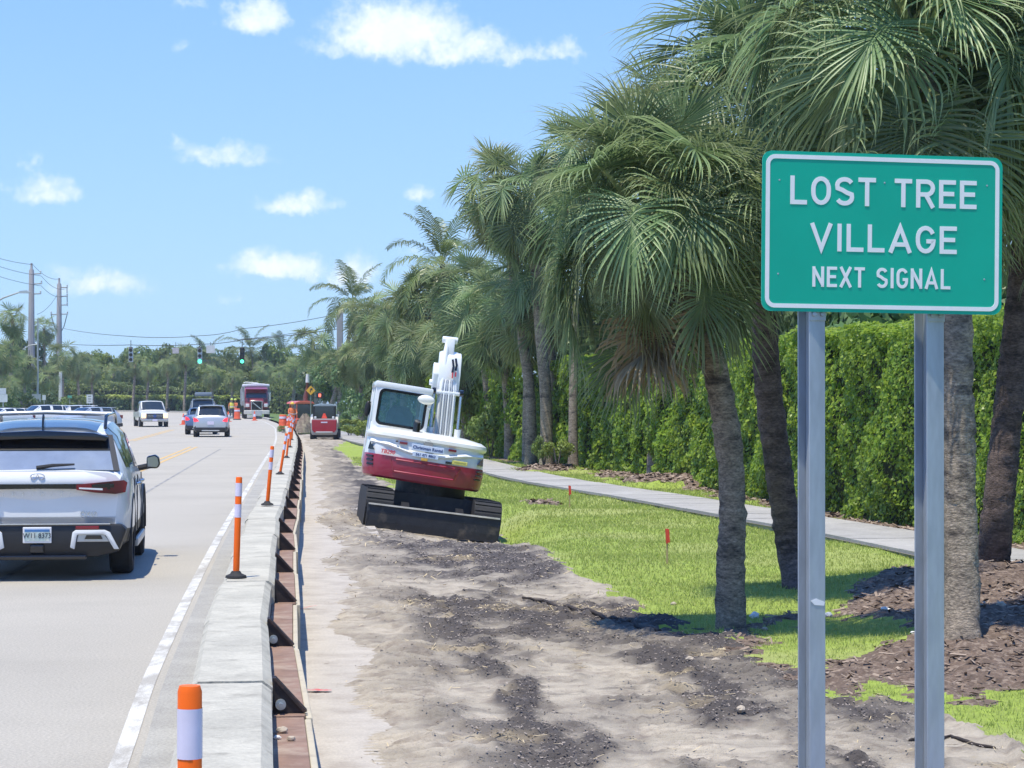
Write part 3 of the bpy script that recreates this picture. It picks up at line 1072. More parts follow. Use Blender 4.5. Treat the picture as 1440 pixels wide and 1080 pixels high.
def trunk_mesh(pts, r0, r1, m, n=14, rings=True, seed=0):
    P = [Vector(p) for p in pts]
    # densify
    D = []
    for i in range(len(P) - 1):
        a, b, c, d = P[max(i - 1, 0)], P[i], P[i + 1], P[min(i + 2, len(P) - 1)]
        k = max(2, int((c - b).length / (.055 if rings else .5)))
        for j in range(k):
            t = j / k
            D.append(.5 * ((2 * b) + (-a + c) * t + (2 * a - 5 * b + 4 * c - d) * t * t + (-a + 3 * b - 3 * c + d) * t**3))
    D.append(P[-1])
    rr = random.Random(seed)
    N = len(D)
    rs = []
    for i in range(N):
        s = i / (N - 1)
        r_ = r0 + (r1 - r0) * s + .05 * math.exp(-s * 16)
        if rings:
            r_ *= 1 + (.03 if i % 2 else -.025) * rr.uniform(-.2, 1.5)
        rs.append(r_)
    mb = MB()
    mb.tube(D, rs, n)
    if rings:
        mb.v = [(x + rr.gauss(0, .006), y + rr.gauss(0, .006), z + rr.gauss(0, .01)) for x, y, z in mb.v]
    return mb.mesh('trunk', m, 60)

def boots(parent, top, r, m, n=16, h=.6, seed=0):
    rr = random.Random(seed)
    mb = MB()
    for i in range(n):
        a = i * 2.4
        z = -h + h * i / n
        o = Vector((math.cos(a), math.sin(a), 0))
        b = Vector((top[0], top[1], top[2] + z)) + o * r * .8
        L_ = rr.uniform(.16, .32)
        t = o * .55 + Vector((0, 0, .85))
        s_ = Vector((-o.y, o.x, 0)) * .045
        e = b + t * L_
        mb.add([b - s_, b + s_, e + s_ * .6, e - s_ * .6, b - s_ + o * .03, b + s_ + o * .03, e + s_ * .6 + o * .02, e - s_ * .6 + o * .02],
               [(0, 1, 2, 3), (4, 7, 6, 5), (0, 4, 5, 1), (1, 5, 6, 2), (2, 6, 7, 3), (3, 7, 4, 0)])
    return mb.build('leaf_boot', m, parent)

def sabal(label, base, path, r0, r1, fset, nfr, seed, scale=1.0, group=None, m=None, dset=None, ndead=3, rings=False, nside=10, hang=0.0, use_boots=True, span=150):
    """path: trunk points relative to base; the crown sits on the last one"""
    rr = random.Random(seed)
    o = thing('palm_tree', label, 'palm tree', base, 0, group)
    link('trunk', trunk_mesh(path, r0, r1, m or M_trunk, nside, rings, seed), o)
    top = Vector(path[-1])
    if use_boots:
        boots(o, top, r1, M_boot, 16 if rings else 9, .75 if rings else .6, seed)
    a = rr.random() * 6.28
    for i in range(nfr):
        t = (i + .5) / nfr
        e = 86 - (span + hang) * t ** .88 + rr.gauss(0, 12 if rings else 8)
        a += 2.39996 + rr.gauss(0, .15)
        k = min(range(len(ELEVS)), key=lambda q: abs(ELEVS[q] - e))
        me = rr.choice(fset[k])
        s = scale * rr.uniform(.74 if rings else .84, 1.12) * (1 if e < 65 else .9)
        link('frond', me, o, top + Vector((rr.gauss(0, .05), rr.gauss(0, .05), .14 - .46 * t)), (rr.gauss(0, .34), rr.gauss(0, .10), a), s)
    for i in range(ndead):
        a += 2.4 + rr.gauss(0, .3)
        link('dead_frond', rr.choice(dset or DS_far), o, top + Vector((0, 0, -.35)), (0, 0, a), scale * rr.uniform(.8, 1.05))
    return o

def pathto(base, *pix):
    """trunk polyline: pixels (px,py,Y) relative to the base"""
    b = Vector(base)
    return [(0, 0, -.15), (0, 0, 0)][:1] + [tuple(W(px, py, Y) - b) for (px, py, Y) in pix]

def gbase(px, py):
    p = G(px, py)
    return Vector((p.x, p.y, gz(p.x, p.y)))
# --- the palms in front, by the sign
b = gbase(1027, 884)
sabal('curved grey trunked palm at the edge of the bare dirt, left of the sign', b,
      pathto(b, (1027, 800, 18.5), (1030, 700, 18.5), (1018, 580, 18.45), (992, 470, 18.4), (952, 385, 18.3), (918, 312, 18.25)), .115, .10, FS_near, 68, 21, .95, None, M_trunk, DS_near, 5, True, 14, span=96)
b = gbase(1128, 842)
sabal('palm with a dark slanting trunk between the curved palm and the left sign post', b,
      pathto(b, (1112, 770, 21.7), (1095, 660, 21.6), (1080, 540, 21.5), (1076, 440, 21.4), (1085, 300, 21.2), (1095, 160, 21.0)), .135, .12, FS_near, 64, 22, 1.2, None, M_trunk_d, DS_near, 4, True, 14, span=124)
b = gbase(1352, 932)
sabal('palm with a straight blotched trunk directly behind the right sign post', b,
      pathto(b, (1352, 830, 16.3), (1348, 640, 16.4), (1344, 440, 16.5), (1330, 280, 16.7), (1300, 130, 16.9), (1285, 75, 17.0)), .122, .11, FS_near, 72, 23, 1.08, None, M_trunk, DS_near, 0, True, 14, span=132)
b = gbase(1392, 832)
sabal('palm leaning right on the mulch mound at the right picture edge', b,
      pathto(b, (1402, 730, 21.8), (1415, 600, 21.8), (1432, 450, 21.8), (1450, 280, 21.8), (1468, 120, 21.8)), .15, .13, FS_near, 50, 24, 1.2, None, M_trunk_d, DS_near, 2, True, 14, span=130)
b = gbase(1560, 900)
sabal('palm beyond the right edge whose fronds hang into the top right corner', b,
      pathto(b, (1550, 700, 17.5), (1530, 300, 17.5), (1510, -20, 17.5)), .14, .12, FS_near, 46, 25, 1.25, None, M_trunk, DS_near, 2, True, 12)
# --- palms along the hedge
MIDP = [  # base px,py ; crown px,py ; radius, pale?, label
    (920, 672, 925, 170, .17, 1, 'tall palm by the hedge, right of the soil heap, topped by an upright pale crown', 1.12),
    (806, 661, 812, 225, .13, 0, 'slender pale trunked palm by the hedge, left of the taller hedge palm', 1.05),
    (768, 656, 745, 285, .19, 0, 'right one of two close palms where the path bends, plants at its foot', 1.1),
    (746, 654, 705, 265, .17, 1, 'left one of two close palms where the path bends, higher crown', 1.05),
    (880, 664, 862, 330, .13, 0, 'short palm against the hedge behind the curved palm', 1.0),
]
for i, (bx_, by_, cx_, cy_, r_, pale_, lab, s_) in enumerate(MIDP):
    b = gbase(bx_, by_)
    Y = b.y
    sabal(lab, b, pathto(b, (bx_, by_ - 90, Y), ((bx_ * 2 + cx_) / 3, by_ * .5 + cy_ * .5, Y), (cx_, cy_, Y)), r_, r_ * .8,
          FS_midy if pale_ else FS_mid, 44, 40 + i, s_ * .96, None, M_trunk, DS_far, 5, False, 10)
# --- the row of palms running on behind the digger
ROW = [  # crown px, py, distance, trunk px at the ground, pale
    (668, 415, 76, 690, 0, 1.15), (640, 470, 84, 640, 1, 1.1), (604, 428, 92, 612, 1, 1.15), (572, 440, 98, 566, 1, 1.1), (630, 415, 97, 632, 0, 1.05), (588, 495, 90, 590, 0, .95),
    (548, 462, 106, 553, 0, 1.05), (655, 505, 78, 655, 0, 1.0), (522, 450, 118, 528, 1, 1.1), (505, 500, 122, 508, 1, .9), (700, 440, 72, 716, 0, 1.1), (536, 505, 112, 540, 0, .9), (768, 400, 66, 776, 0, 1.05), (735, 430, 68, 742, 1, 1.0)]
rlab = ['first', 'second', 'third', 'fourth', 'fifth', 'sixth', 'seventh', 'eighth', 'ninth', 'tenth', 'eleventh', 'twelfth', 'thirteenth', 'fourteenth']
order = sorted(range(len(ROW)), key=lambda q: -ROW[q][0])
for i, (cx_, cy_, Y, tx_, pale_, s_) in enumerate(ROW):
    x0 = (tx_ - 720) / FPX * Y
    b = Vector((x0, Y, 0))
    top = W(cx_, cy_, Y)
    pth = [(0, 0, -.3), (0, 0, 1.2), tuple((top - b) * .6 + Vector((.1, 0, 0))), tuple(top - b)]
    sabal('cabbage palm in the dense row behind the white digger, %s from the right' % rlab[order.index(i)], b, pth, .17, .14,
          FS_midy if pale_ else FS_mid, 40, 60 + i, s_ * .98, 'cabbage palms in the row along the hedge', M_trunk, DS_far, 6, False, 8)

# --- feathery palms
def feather(seed, elev, L_, nl, droop):
    r = np.random.default_rng(seed)
    a = R(elev)
    p = np.array([0., 0., 0.])
    V, F, T = [], [], []
    N = 10
    pts = []
    for i in range(N + 1):
        pts.append((p.copy(), a))
        p = p + L_ / N * np.array([math.cos(a), 0, math.sin(a)])
        a -= droop * (.05 + .03 * i)

    def quad(a_, b_, c_, d_, t0, t1):
        o = len(V)
        V.extend([a_, b_, c_, d_])
        T.extend([t0, t0, t1, t1])
        F.append((o, o + 1, o + 2, o + 3))
    for i in range(N):
        w = .03 * (1 - i / N * .8)
        quad(pts[i][0] - [0, w, 0], pts[i][0] + [0, w, 0], pts[i + 1][0] + [0, w * .9, 0], pts[i + 1][0] - [0, w * .9, 0], .8, .8)
    for k in range(nl):
        s = .16 + .84 * (k + .5) / nl
        i = min(N - 1, int(s * N))
        fr = s * N - i
        q = pts[i][0] * (1 - fr) + pts[i + 1][0] * fr
        an = pts[i][1]
        f = np.array([math.cos(an), 0, math.sin(an)])
        up = np.array([-math.sin(an), 0, math.cos(an)])
        ll = L_ * .25 * math.sin(math.pi * (.12 + .80 * s)) * r.uniform(.85, 1.1)
        for sd in (-1, 1):
            d = f * .55 + np.array([0, sd, 0]) * .8 + up * r.uniform(-.1, .25)
            d /= np.linalg.norm(d)
            m1 = q + d * ll * .55
            d2 = d + np.array([0, 0, -.55 - .4 * r.random()])
            e = m1 + d2 / np.linalg.norm(d2) * ll * .5
            w = np.cross(d, up) * .032
            quad(q - w * .6, q + w * .6, m1 + w, m1 - w, .1, .4)
            quad(m1 - w, m1 + w, e + w * .15, e - w * .15, .4, .9)
    return np_mesh('frond_feather', np.array(V), np.array(F), M_feather, False, {'tip': np.array(T)}, 'POINT')
M_feather = mat('coconut_frond', (.10, .15, .05), .4, var=.2, vscale=1, trans=.25, objvar=.2, attr=[('tip', (.22, .24, .08))])
FE = [[feather(900 + i * 5 + j, e, 3.2, 30, [.55, .9, 1.1, 1.0, .8][i]) for j in range(2)] for i, e in enumerate((72, 45, 18, -10, -38))]
FEE = (72, 45, 18, -10, -38)
def coconut(label, b, top, seed, s=1.0, nfr=20, group=None, swing=0.0):
    rr = random.Random(seed)
    b, top = Vector(b), Vector(top)
    o = thing('coconut_palm', label, 'palm tree', b, 0, group)
    t = top - b
    link('trunk', trunk_mesh([(0, 0, -.3), tuple(t * .4 + Vector((.3, 0, 0))), tuple(t * .75 + Vector((.25, 0, 0))), tuple(t)], .17, .11, M_trunk, 8, False, seed), o)
    a = rr.random() * 6
    for i in range(nfr):
        e = 80 - 120 * (i + .5) / nfr + rr.gauss(0, 6)
        a += 2.39996
        k = min(range(5), key=lambda q: abs(FEE[q] - e))
        link('frond', rr.choice(FE[k]), o, t, (0, 0, a), s * rr.uniform(.85, 1.1))
    return o
coconut('feathery coconut palm rising highest behind the palm row over the digger', (-2.9, 92, 0), W(622, 372, 92), 1, .95, 22)
coconut('feathery coconut palm with a windblown crown left of the bare concrete pole', (-12.5, 150, 0), W(497, 425, 150), 2, 1.05, 20)
coconut('feathery coconut palm over the far trees, left of the second green light', (-36, 285, 0), W(290, 505, 285), 3, 1.2, 18, 'coconut palms above the far trees')
coconut('feathery coconut palm over the far trees, right above the dump truck', (-33, 290, 0), W(352, 492, 290), 4, 1.35, 20, 'coconut palms above the far trees')
coconut('feathery coconut palm over the far trees, right of the dump truck', (-30, 296, 0), W(396, 500, 296), 5, 1.2, 18, 'coconut palms above the far trees')

# --- far sabals: along the outside of the bend, at the left and at the right
FARP = [  # crown px, py, Y, ground z, scale, label
    (18, 448, 196, .2, 1.0, 'large cabbage palm at the left edge under the street lamp'), (4, 500, 185, .2, .95, 'low cabbage palm at the left edge beside the pale sign'),
    (32, 515, 215, .3, 1.0, 'cabbage palm left of the nearer power pole'), (62, 462, 262, .5, 1.1, 'cabbage palm top between the two power poles'),
    (88, 500, 240, .4, 1.2, 'cabbage palm in front of the farther power pole'), (108, 512, 250, .5, 1.1, 'cabbage palm just right of the farther power pole'),
    (68, 530, 225, .4, .9, 'short cabbage palm behind the grey sign back at the left'), (10, 545, 170, .1, .7, 'short cabbage palm low at the left edge'), (128, 520, 265, .6, .95, 'cabbage palm right of the white board sign at the left'),
    (190, 512, 268, .7, .8, 'thin palm before the far hedge, above the oncoming pickup'), (209, 520, 269, .7, .72, 'thin palm before the far hedge, just right of the pickup'),
    (237, 512, 268, .7, .85, 'thin palm before the far hedge, between pickup and grey wagon'), (262, 498, 266, .7, .95, 'taller thin palm before the far hedge, above the grey wagon'),
    (298, 528, 268, .7, .8, 'thin palm before the far hedge, left of the two workers'), (328, 530, 268, .7, .75, 'thin palm before the far hedge, above the two workers'),
    (392, 528, 240, .6, .85, 'thin palm right of the dump truck'), (416, 520, 215, .4, .9, 'palm behind the yellow warning sign'),
    (440, 482, 190, .2, 1.15, 'round headed palm above the yellow warning sign'), (458, 515, 172, .1, .95, 'palm above the red hand signal'), (478, 512, 150, 0, .85, 'palm in front of the bare concrete pole'),
    (160, 525, 275, .8, .9, 'palm in the far trees left of the oncoming pickup'), (370, 520, 276, .8, .9, 'palm in the far trees right above the dump truck box')]
def far_Y(px, off_):
    best = min(range(len(EC)), key=lambda q: abs((EC[q] + ECN[q] * off_).x / (EC[q] + ECN[q] * off_).y * FPX + 720 - px) + (1e3 if EC[q].y < 236 else 0))
    return (EC[best] + ECN[best] * off_).y
for i, (cx_, cy_, Y, z_, s_, lab) in enumerate(FARP):
    if 'before the far hedge' in lab:
        Y = far_Y(cx_, 1.7)
    top = W(cx_, cy_, Y)
    b = Vector((top.x + rnd.uniform(-.4, .4), Y, z_))
    sabal(lab, b, [(0, 0, -.8), (0, 0, 1), tuple((top - b) * .6), tuple(top - b)], .17, .14, FS_far, 30, 90 + i, s_, None, M_trunk, DS_far, 3, False, 7, use_boots=False)

# ================================================================ BROADLEAF TREES, SHRUBS, HEDGES
M_leafA = mat('leaf_green', (.16, .24, .06), .5, var=.25, vscale=.6, trans=.4, objvar=.25, attr=[('var', (.26, .33, .09))])
M_leafB = mat('leaf_bright', (.23, .32, .055), .5, var=.25, vscale=.6, trans=.3, objvar=.2, attr=[('var', (.25, .29, .06))])
M_leafD = mat('leaf_dark', (.10, .175, .06), .45, var=.25, vscale=.6, trans=.35, objvar=.25, attr=[('var', (.17, .25, .085))])
M_bark = mat('grey_bark', (.16, .14, .12), .95, var=.3, vscale=3, bump=.8)

def leaf_quads(C, N_, size, rg, aspect=.55):
    """bent quads at centres C with rough normals N_"""
    n = len(C)
    d = rg.normal(0, 1, (n, 3))
    N_ = N_ + rg.normal(0, .45, (n, 3))
    N_ /= np.linalg.norm(N_, axis=1)[:, None]
    u = d - N_ * (d * N_).sum(1)[:, None]
    u /= np.linalg.norm(u, axis=1)[:, None] + 1e-9
    w = np.cross(N_, u)
    s = (size * (.6 + .8 * rg.random(n)))[:, None] if np.ndim(size) == 0 else size[:, None]
    V = np.stack([C - u * s * .5, C + w * s * aspect * .5 + N_ * s * .06, C + u * s * .5 - N_ * s * .08, C - w * s * aspect * .5 + N_ * s * .06], 1).reshape(-1, 3)
    return V, np.arange(4 * n).reshape(-1, 4)

def crown_mesh(seed, rx, ry, rz, nblob, nleaf, size, m):
    rg = np.random.default_rng(seed)
    cs, ns = [], []
    for i in range(nblob):
        th, z = rg.random() * 6.28, rg.uniform(-.55, .9)
        rr_ = math.sqrt(max(0, 1 - z * z)) * rg.uniform(.45, .8)
        c = np.array([rr_ * math.cos(th) * rx, rr_ * math.sin(th) * ry, z * rz * .75])
        br = rg.uniform(.26, .46)
        d = rg.normal(0, 1, (nleaf // nblob, 3))
        d[:, 2] += .25
        d /= np.linalg.norm(d, axis=1)[:, None]
        rad = (rg.random(len(d)) ** .35)[:, None]
        cs.append(c + d * rad * br * np.array([rx, ry, rz]))
        ns.append(d)
    C, N_ = np.concatenate(cs), np.concatenate(ns)
    V, F = leaf_quads(C, N_, size, rg)
    return np_mesh('crown', V, F, m, False, {'var': rg.random(len(C)) ** 1.5})
CR = {}
for k, m in (('A', M_leafA), ('B', M_leafB), ('D', M_leafD)):
    CR[k] = [crown_mesh(1000 + i + ord(k) * 7, 3.0, 2.6, 2.3, 16, 3600, .34, m) for i in range(3)]
def tree(label, X, Y, z0, top, w, k, i, group=None):
    """top: height of the crown's top above the ground; w: crown width"""
    o = thing('broadleaf_tree', label, 'tree', (X, Y, z0), rnd.random() * 6, group)
    h = top * .62
    mb = MB()
    mb.tube([(0, 0, -.6), (0.05, 0, h * .5), (0, .1, h)], [.2, .15, .09], 8)
    for a in range(5):
        q = a * 1.3
        mb.tube([(0, 0, h * (.45 + .08 * a)), (math.cos(q) * w * .16, math.sin(q) * w * .16, h * .85), (math.cos(q) * w * .3, math.sin(q) * w * .3, h * 1.1)], [.08, .06, .03], 6)
    mb.build('trunk', M_bark, o, 50)
    link('crown', CR[k][i % 3], o, (0, 0, top - top * .40), None, (w / 6, w / 6, top * .40 / 2.2))
    return o
BT = []   # px, top py, Y, z, width(m), kind
rr_ = random.Random(5)
specs = []
x = 96
while x < 470:
    specs.append((x + rr_.uniform(-4, 4), rr_.uniform(484, 500) + (8 if x < 180 else 0), rr_.uniform(290, 312), .8, rr_.uniform(5.5, 7.5), rr_.choice('AADB')))
    x += rr_.uniform(22, 30)
x = 104
while x < 430:
    specs.append((x + rr_.uniform(-5, 5), rr_.uniform(505, 530), rr_.uniform(280, 287), .8, rr_.uniform(3.8, 5.2), rr_.choice('ABBAD')))
    x += rr_.uniform(20, 30)
specs.append((140, 494, 284, .8, 4.6, 'B'))
for i, (px_, py_, Y, z_, w_, k) in enumerate(specs):
    t = W(px_, py_, Y)
    row_ = 'taller back' if Y > 288 else 'lower front'
    nth_ = sorted(q[0] for q in specs if (q[2] > 288) == (Y > 288)).index(px_)
    tree('%s tree of the far wood, %s from the left in its %s row' % ({'A': 'mid green', 'B': 'yellowish green', 'D': 'dark green'}[k], ORD[nth_] if nth_ else 'first', row_),
         t.x, Y, z_, t.z - z_, w_, k, i, 'trees of the far wood behind the bend')
specs = [(30, 470, 262, .6, 7, 'D'), (6, 490, 240, .5, 6, 'A'), (72, 500, 275, .7, 6, 'D'), (48, 515, 250, .6, 5, 'D'), (16, 535, 220, .4, 5, 'D'), (84, 535, 262, .6, 4.5, 'A'), (-14, 480, 225, .4, 6, 'D'),
         (520, 478, 140, 0, 5.5, 'D'), (478, 498, 165, 0, 5, 'D'), (556, 470, 122, 0, 5.5, 'D'), (446, 520, 200, .2, 5, 'D'), (598, 466, 108, 0, 5, 'D'), (640, 470, 98, 0, 4.6, 'D'), (428, 505, 250, .5, 6, 'A'), (410, 530, 240, .5, 4, 'A'), (690, 430, 92, 0, 5, 'D')]
names = ['behind the nearer power pole', 'at the left edge behind the lamp arm', 'behind the farther power pole', 'low between the power poles', 'low behind the pale sign at left', 'under the farther power pole', 'cut by the left edge',
         'behind the cab of the white digger, left', 'behind the bare concrete pole', 'behind the palm row above the digger cab', 'behind the red hand signal', 'behind the palm row above the digger cab, right', 'behind the palm row at the digger arm',
         'behind the yellow warning sign', 'low behind the yellow warning sign', 'at the left end of the near hedge']
for i, ((px_, py_, Y, z_, w_, k), nm) in enumerate(zip(specs, names)):
    t = W(px_, py_, Y)
    tree(('dark dense tree ' if k == 'D' else 'mid green tree ') + nm, t.x, Y, z_, t.z - z_, w_, k, i)

# --- hedges
M_hcore = mat('hedge_dark_core', (.025, .035, .014), .95, var=.3)
M_hleaf = mat('hedge_leaf', (.19, .32, .04), .38, var=.32, vscale=.9, trans=.5, spec=.4, attr=[('var', (.40, .52, .07))])
M_hleaf2 = mat('far_hedge_leaf', (.05, .115, .04), .5, var=.25, vscale=.5, trans=.25, attr=[('var', (.09, .16, .05)), ('top', (.46, .52, .10))])  # sunlight on the upper leaves is painted in by the last colour
def hedge(name, label, line, h, thick, nleaf, size, m, zf, hv=.1, lit_top=False, right=True, group=None, dens=None, seed=0):
    """line: points of the face nearest the road; foliage over face, top and ends"""
    rg = np.random.default_rng(seed)
    P = np.array(line, float)
    seg = np.linalg.norm(P[1:] - P[:-1], axis=1)
    cum = np.concatenate([[0], np.cumsum(seg)])
    o = thing(name, label, 'hedge', (P[0, 0], P[0, 1], zf(P[0, 0], P[0, 1])), 0, group)
    z00 = o.location.z

    def at(s):
        x = np.interp(s, cum, P[:, 0])
        y = np.interp(s, cum, P[:, 1])
        x2 = np.interp(np.minimum(s + .5, cum[-1]), cum, P[:, 0]) - np.interp(np.maximum(s - .5, 0), cum, P[:, 0])
        y2 = np.interp(np.minimum(s + .5, cum[-1]), cum, P[:, 1]) - np.interp(np.maximum(s - .5, 0), cum, P[:, 1])
        l = np.hypot(x2, y2)
        return x, y, y2 / l * (1 if right else -1), -x2 / l * (1 if right else -1)
    # sample by distance so that near parts are as dense as they look
    ss = np.linspace(0, cum[-1], 400)
    xx, yy, _, _ = at(ss)
    wgt = 1 / np.maximum(15, yy) ** (dens or 0)
    cdf = np.cumsum(wgt)
    cdf /= cdf[-1]
    s = np.interp(rg.random(nleaf), cdf, ss)
    x, y, nx, ny = at(s)
    hl = h * (1 + hv * fbm(s, s * 0 + 3, 1.4, 3, seed + 5) * 2)
    ft = thick / (thick + h)
    topm = rg.random(nleaf) < ft
    v = rg.random(nleaf)
    depth = np.where(topm, v * thick, np.abs(rg.normal(0, .10, nleaf)))
    zz = np.where(topm, hl - np.abs(rg.normal(0, .07, nleaf)), v * hl)
    bulge = fbm(s, zz, .8, 3, seed + 7) * .34 + fbm(s, zz, .25, 2, seed + 9) * .16
    depth = depth - np.where(topm, 0, bulge) - .03
    rnd_edge = np.clip((zz - (hl - .35)) / .35, 0, 1)
    depth = np.where(topm, depth, depth + rnd_edge ** 2 * .16)
    zb = np.array([zf(a, b) for a, b in zip(P[:, 0], P[:, 1])])
    zg = np.interp(s, cum, zb)
    C = np.stack([x + nx * depth, y + ny * depth, zg + zz + np.where(topm, bulge * .4, 0)], 1)
    N_ = np.stack([-nx * np.where(topm, .2, 1), -ny * np.where(topm, .2, 1), np.where(topm, 1.0, .35)], 1)
    sz = size * (.6 + .8 * rg.random(nleaf)) * np.clip(y / (28 if dens else y), .85, 2.2)
    V, F = leaf_quads(C - np.array([P[0, 0], P[0, 1], z00]), N_, sz, rg, .62)
    at_ = {'var': rg.random(nleaf) ** 1.4}
    if lit_top:
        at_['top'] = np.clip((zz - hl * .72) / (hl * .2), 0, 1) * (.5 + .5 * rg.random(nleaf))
    f = link('foliage', np_mesh('foliage', V, F, m, False, at_), o)
    f['kind'] = 'stuff'
    mb = MB()
    nseg = max(8, int(cum[-1] / 2))
    for a in range(nseg):
        s0, s1 = cum[-1] * a / nseg, cum[-1] * (a + 1) / nseg
        q = [at(np.array([t]))for t in (s0, s1)]
        vs = []
        for (x_, y_, a_, b_) in q:
            za = float(np.interp(0 if x_ is None else (s0 if len(vs) == 0 else s1), cum, zb)) - z00
            for (d, zz_) in ((.24, -.3), (.24, h * .84), (thick - .1, h * .84), (thick - .1, -.3)):
                vs.append((float(x_[0] + a_[0] * d) - P[0, 0], float(y_[0] + b_[0] * d) - P[0, 1], za + zz_))
        mb.add(vs, [(0, 1, 5, 4), (1, 2, 6, 5), (2, 3, 7, 6), (0, 3, 2, 1), (4, 5, 6, 7)])
    mb.build('dark_core', M_hcore, o)  # solid dark core added behind the leaves to stop views through
    return o
hedge('hedge', 'tall clipped green hedge along the sidewalk behind the palms', HEDGE[::-1], 3.05, 1.7, 200000, .062, M_hleaf, lambda x, y: -.02, .03, dens=1.2, seed=3, right=False)
# far hedge on the outside of the bend, its sunlit top put into the leaf colour
hp = [(p.x + n.x * 2.4, p.y + n.y * 2.4) for p, n in zip(EC, ECN) if 238 < p.y and p.x > -62][::4]
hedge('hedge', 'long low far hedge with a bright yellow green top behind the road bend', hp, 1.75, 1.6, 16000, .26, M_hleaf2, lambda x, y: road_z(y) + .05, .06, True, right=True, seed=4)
hp2 = [(-29.5, 228), (-25, 214), (-20.5, 196)]
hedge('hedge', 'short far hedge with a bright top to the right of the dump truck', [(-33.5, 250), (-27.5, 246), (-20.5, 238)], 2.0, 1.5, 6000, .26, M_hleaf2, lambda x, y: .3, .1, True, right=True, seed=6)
hp3 = [(p.x + n.x * 6.5, p.y + n.y * 6.5) for p, n in zip(EC, ECN) if 225 < p.y and p.x > -75][::4]
hedge('thicket', 'green undergrowth under the far wood, right behind the far hedge', hp3, 2.9, 2.5, 9000, .38, M_leafA, lambda x, y: road_z(y), .2, right=True, seed=8)
hp4 = [(-58, 232), (-52, 205), (-46, 180), (-41, 160)]

# --- shrubs
SHM = {k: [crown_mesh(2000 + i + ord(k), 1.0, .9, .8, 9, 1500, .13, m) for i in range(2)] for k, m in (('A', M_leafA), ('B', M_leafB), ('D', M_leafD))}
def shrub(label, p, w, h, k, i, group=None):
    o = thing('shrub', label, 'shrub', p, rnd.random() * 6, group)
    mb = MB()
    for a in range(4):
        q = a * 1.6
        mb.tube([(0, 0, -.1), (math.cos(q) * w * .15, math.sin(q) * w * .15, h * .6)], [.02, .01], 5)
    mb.build('stem', M_bark, o)
    link('foliage', SHM[k][i % 2], o, (0, 0, h * .5), None, (w / 2, w / 2, h / 1.7))
    return o
SH = [((492, 600), 120, 2.0, 1.0, 'B', 'yellow green shrub at the path end, left of the digger cab'), ((486, 603), 140, 1.8, .8, 'A', 'low shrub left of the yellow green one behind the red loader'),
      ((512, 598), 112, 1.5, 1.0, 'B', 'small yellow green shrub touching the digger cab from behind'), ((520, 575), 118, 2.6, 2.6, 'D', 'big dark shrub behind the digger cab'),
      ((498, 575), 132, 2.8, 2.8, 'D', 'big dark shrub behind the red loader'), ((660, 640), 77, 2.2, 2.8, 'B', 'light green large leaved bush beside the digger arm'), ((690, 640), 74, 2.0, 2.2, 'A', 'green bush left of the two close palms'),
      ((648, 600), 80, 1.8, 3.4, 'B', 'tall yellow topped bush right of the digger arm'), ((765, 657), 61, .8, 1.0, 'A', 'leafy plant at the foot of the two close palms'), ((784, 655), 60.5, .9, .8, 'B', 'light leafy plant right of the two close palms'),
      ((440, 598), 150, 2.0, 1.2, 'D', 'dark weeds behind the red loader'), ((398, 598), 135, 1.0, .5, 'A', 'low weeds at the end of the barrier'),
      ((30, 578), 178, 3, 2.6, 'D', 'dark bush low at the left edge behind the white car'), ((62, 575), 200, 3.2, 2.6, 'D', 'dark bush under the grey sign back'), ((88, 575), 215, 3.5, 2.4, 'A', 'green bush behind the white cars'),
      ((108, 572), 230, 3, 2.2, 'A', 'green bush left of the white board sign'), ((5, 580), 160, 2.5, 2.6, 'D', 'dark bush cut by the left edge'),
      ((536, 570), 110, 2.6, 3.0, 'D', 'dark bush behind the palm row left of the arm'), ((580, 570), 100, 2.6, 2.8, 'D', 'dark bush behind the digger cab roof'), ((612, 580), 92, 2.2, 2.8, 'D', 'dark bush right behind the digger arm')]
for i, ((px_, py_), Y, w_, h_, k, lab) in enumerate(SH):
    x_ = (px_ - 720) / FPX * Y
    z_ = gz(x_, Y) if 7 < Y < 130 and x_ > bx(Y) + .5 else road_z(Y) - .03
    shrub(lab, (x_, Y, z_), w_, h_, k, i)
for i, ((px_, py_), Y, w_, lab) in enumerate((((800, 420), 78, 4.6, 'dark tree behind the hedge right of the two close palms'), ((858, 430), 68, 4.4, 'dark tree behind the hedge left of the tall hedge palm'), ((905, 420), 61, 4.4, 'dark tree behind the hedge at the tall hedge palm'), ((1010, 415), 50, 4.4, 'dark tree behind the hedge right of the curved palm'), ((1120, 400), 44, 4.4, 'dark tree behind the hedge, seen between the sign posts'), ((1290, 385), 40, 4.6, 'dark tree behind the hedge at the right sign post'), ((1440, 370), 37, 5, 'dark tree behind the hedge at the right edge'),
                                           ((960, 390), 56, 5, 'dark tree behind the hedge left of the sign'), ((1540, 360), 33, 5, 'dark tree behind the hedge beyond the right edge'), ((840, 380), 66, 5, 'dark tree behind the hedge behind the big palm crowns'))):
    t = W(px_, py_, Y)
    tree(lab, max(t.x, float(hedge_x(Y)) + 2.6), Y, 0, t.z + .5, w_, 'D', i)
# small fern growing on the curved palm
def fern():
    b = W(985, 470, 18.2)
    o = thing('fern', 'small bright fern growing on the curved palm just under its crown', 'fern', b)
    for i in range(9):
        me = FE[[1, 2, 3, 4][i % 4]][i % 2]
        link('frond', me, o, (0, -.06, 0), (0, 0, -1.6 + (i - 4) * .42), .12)
fern()
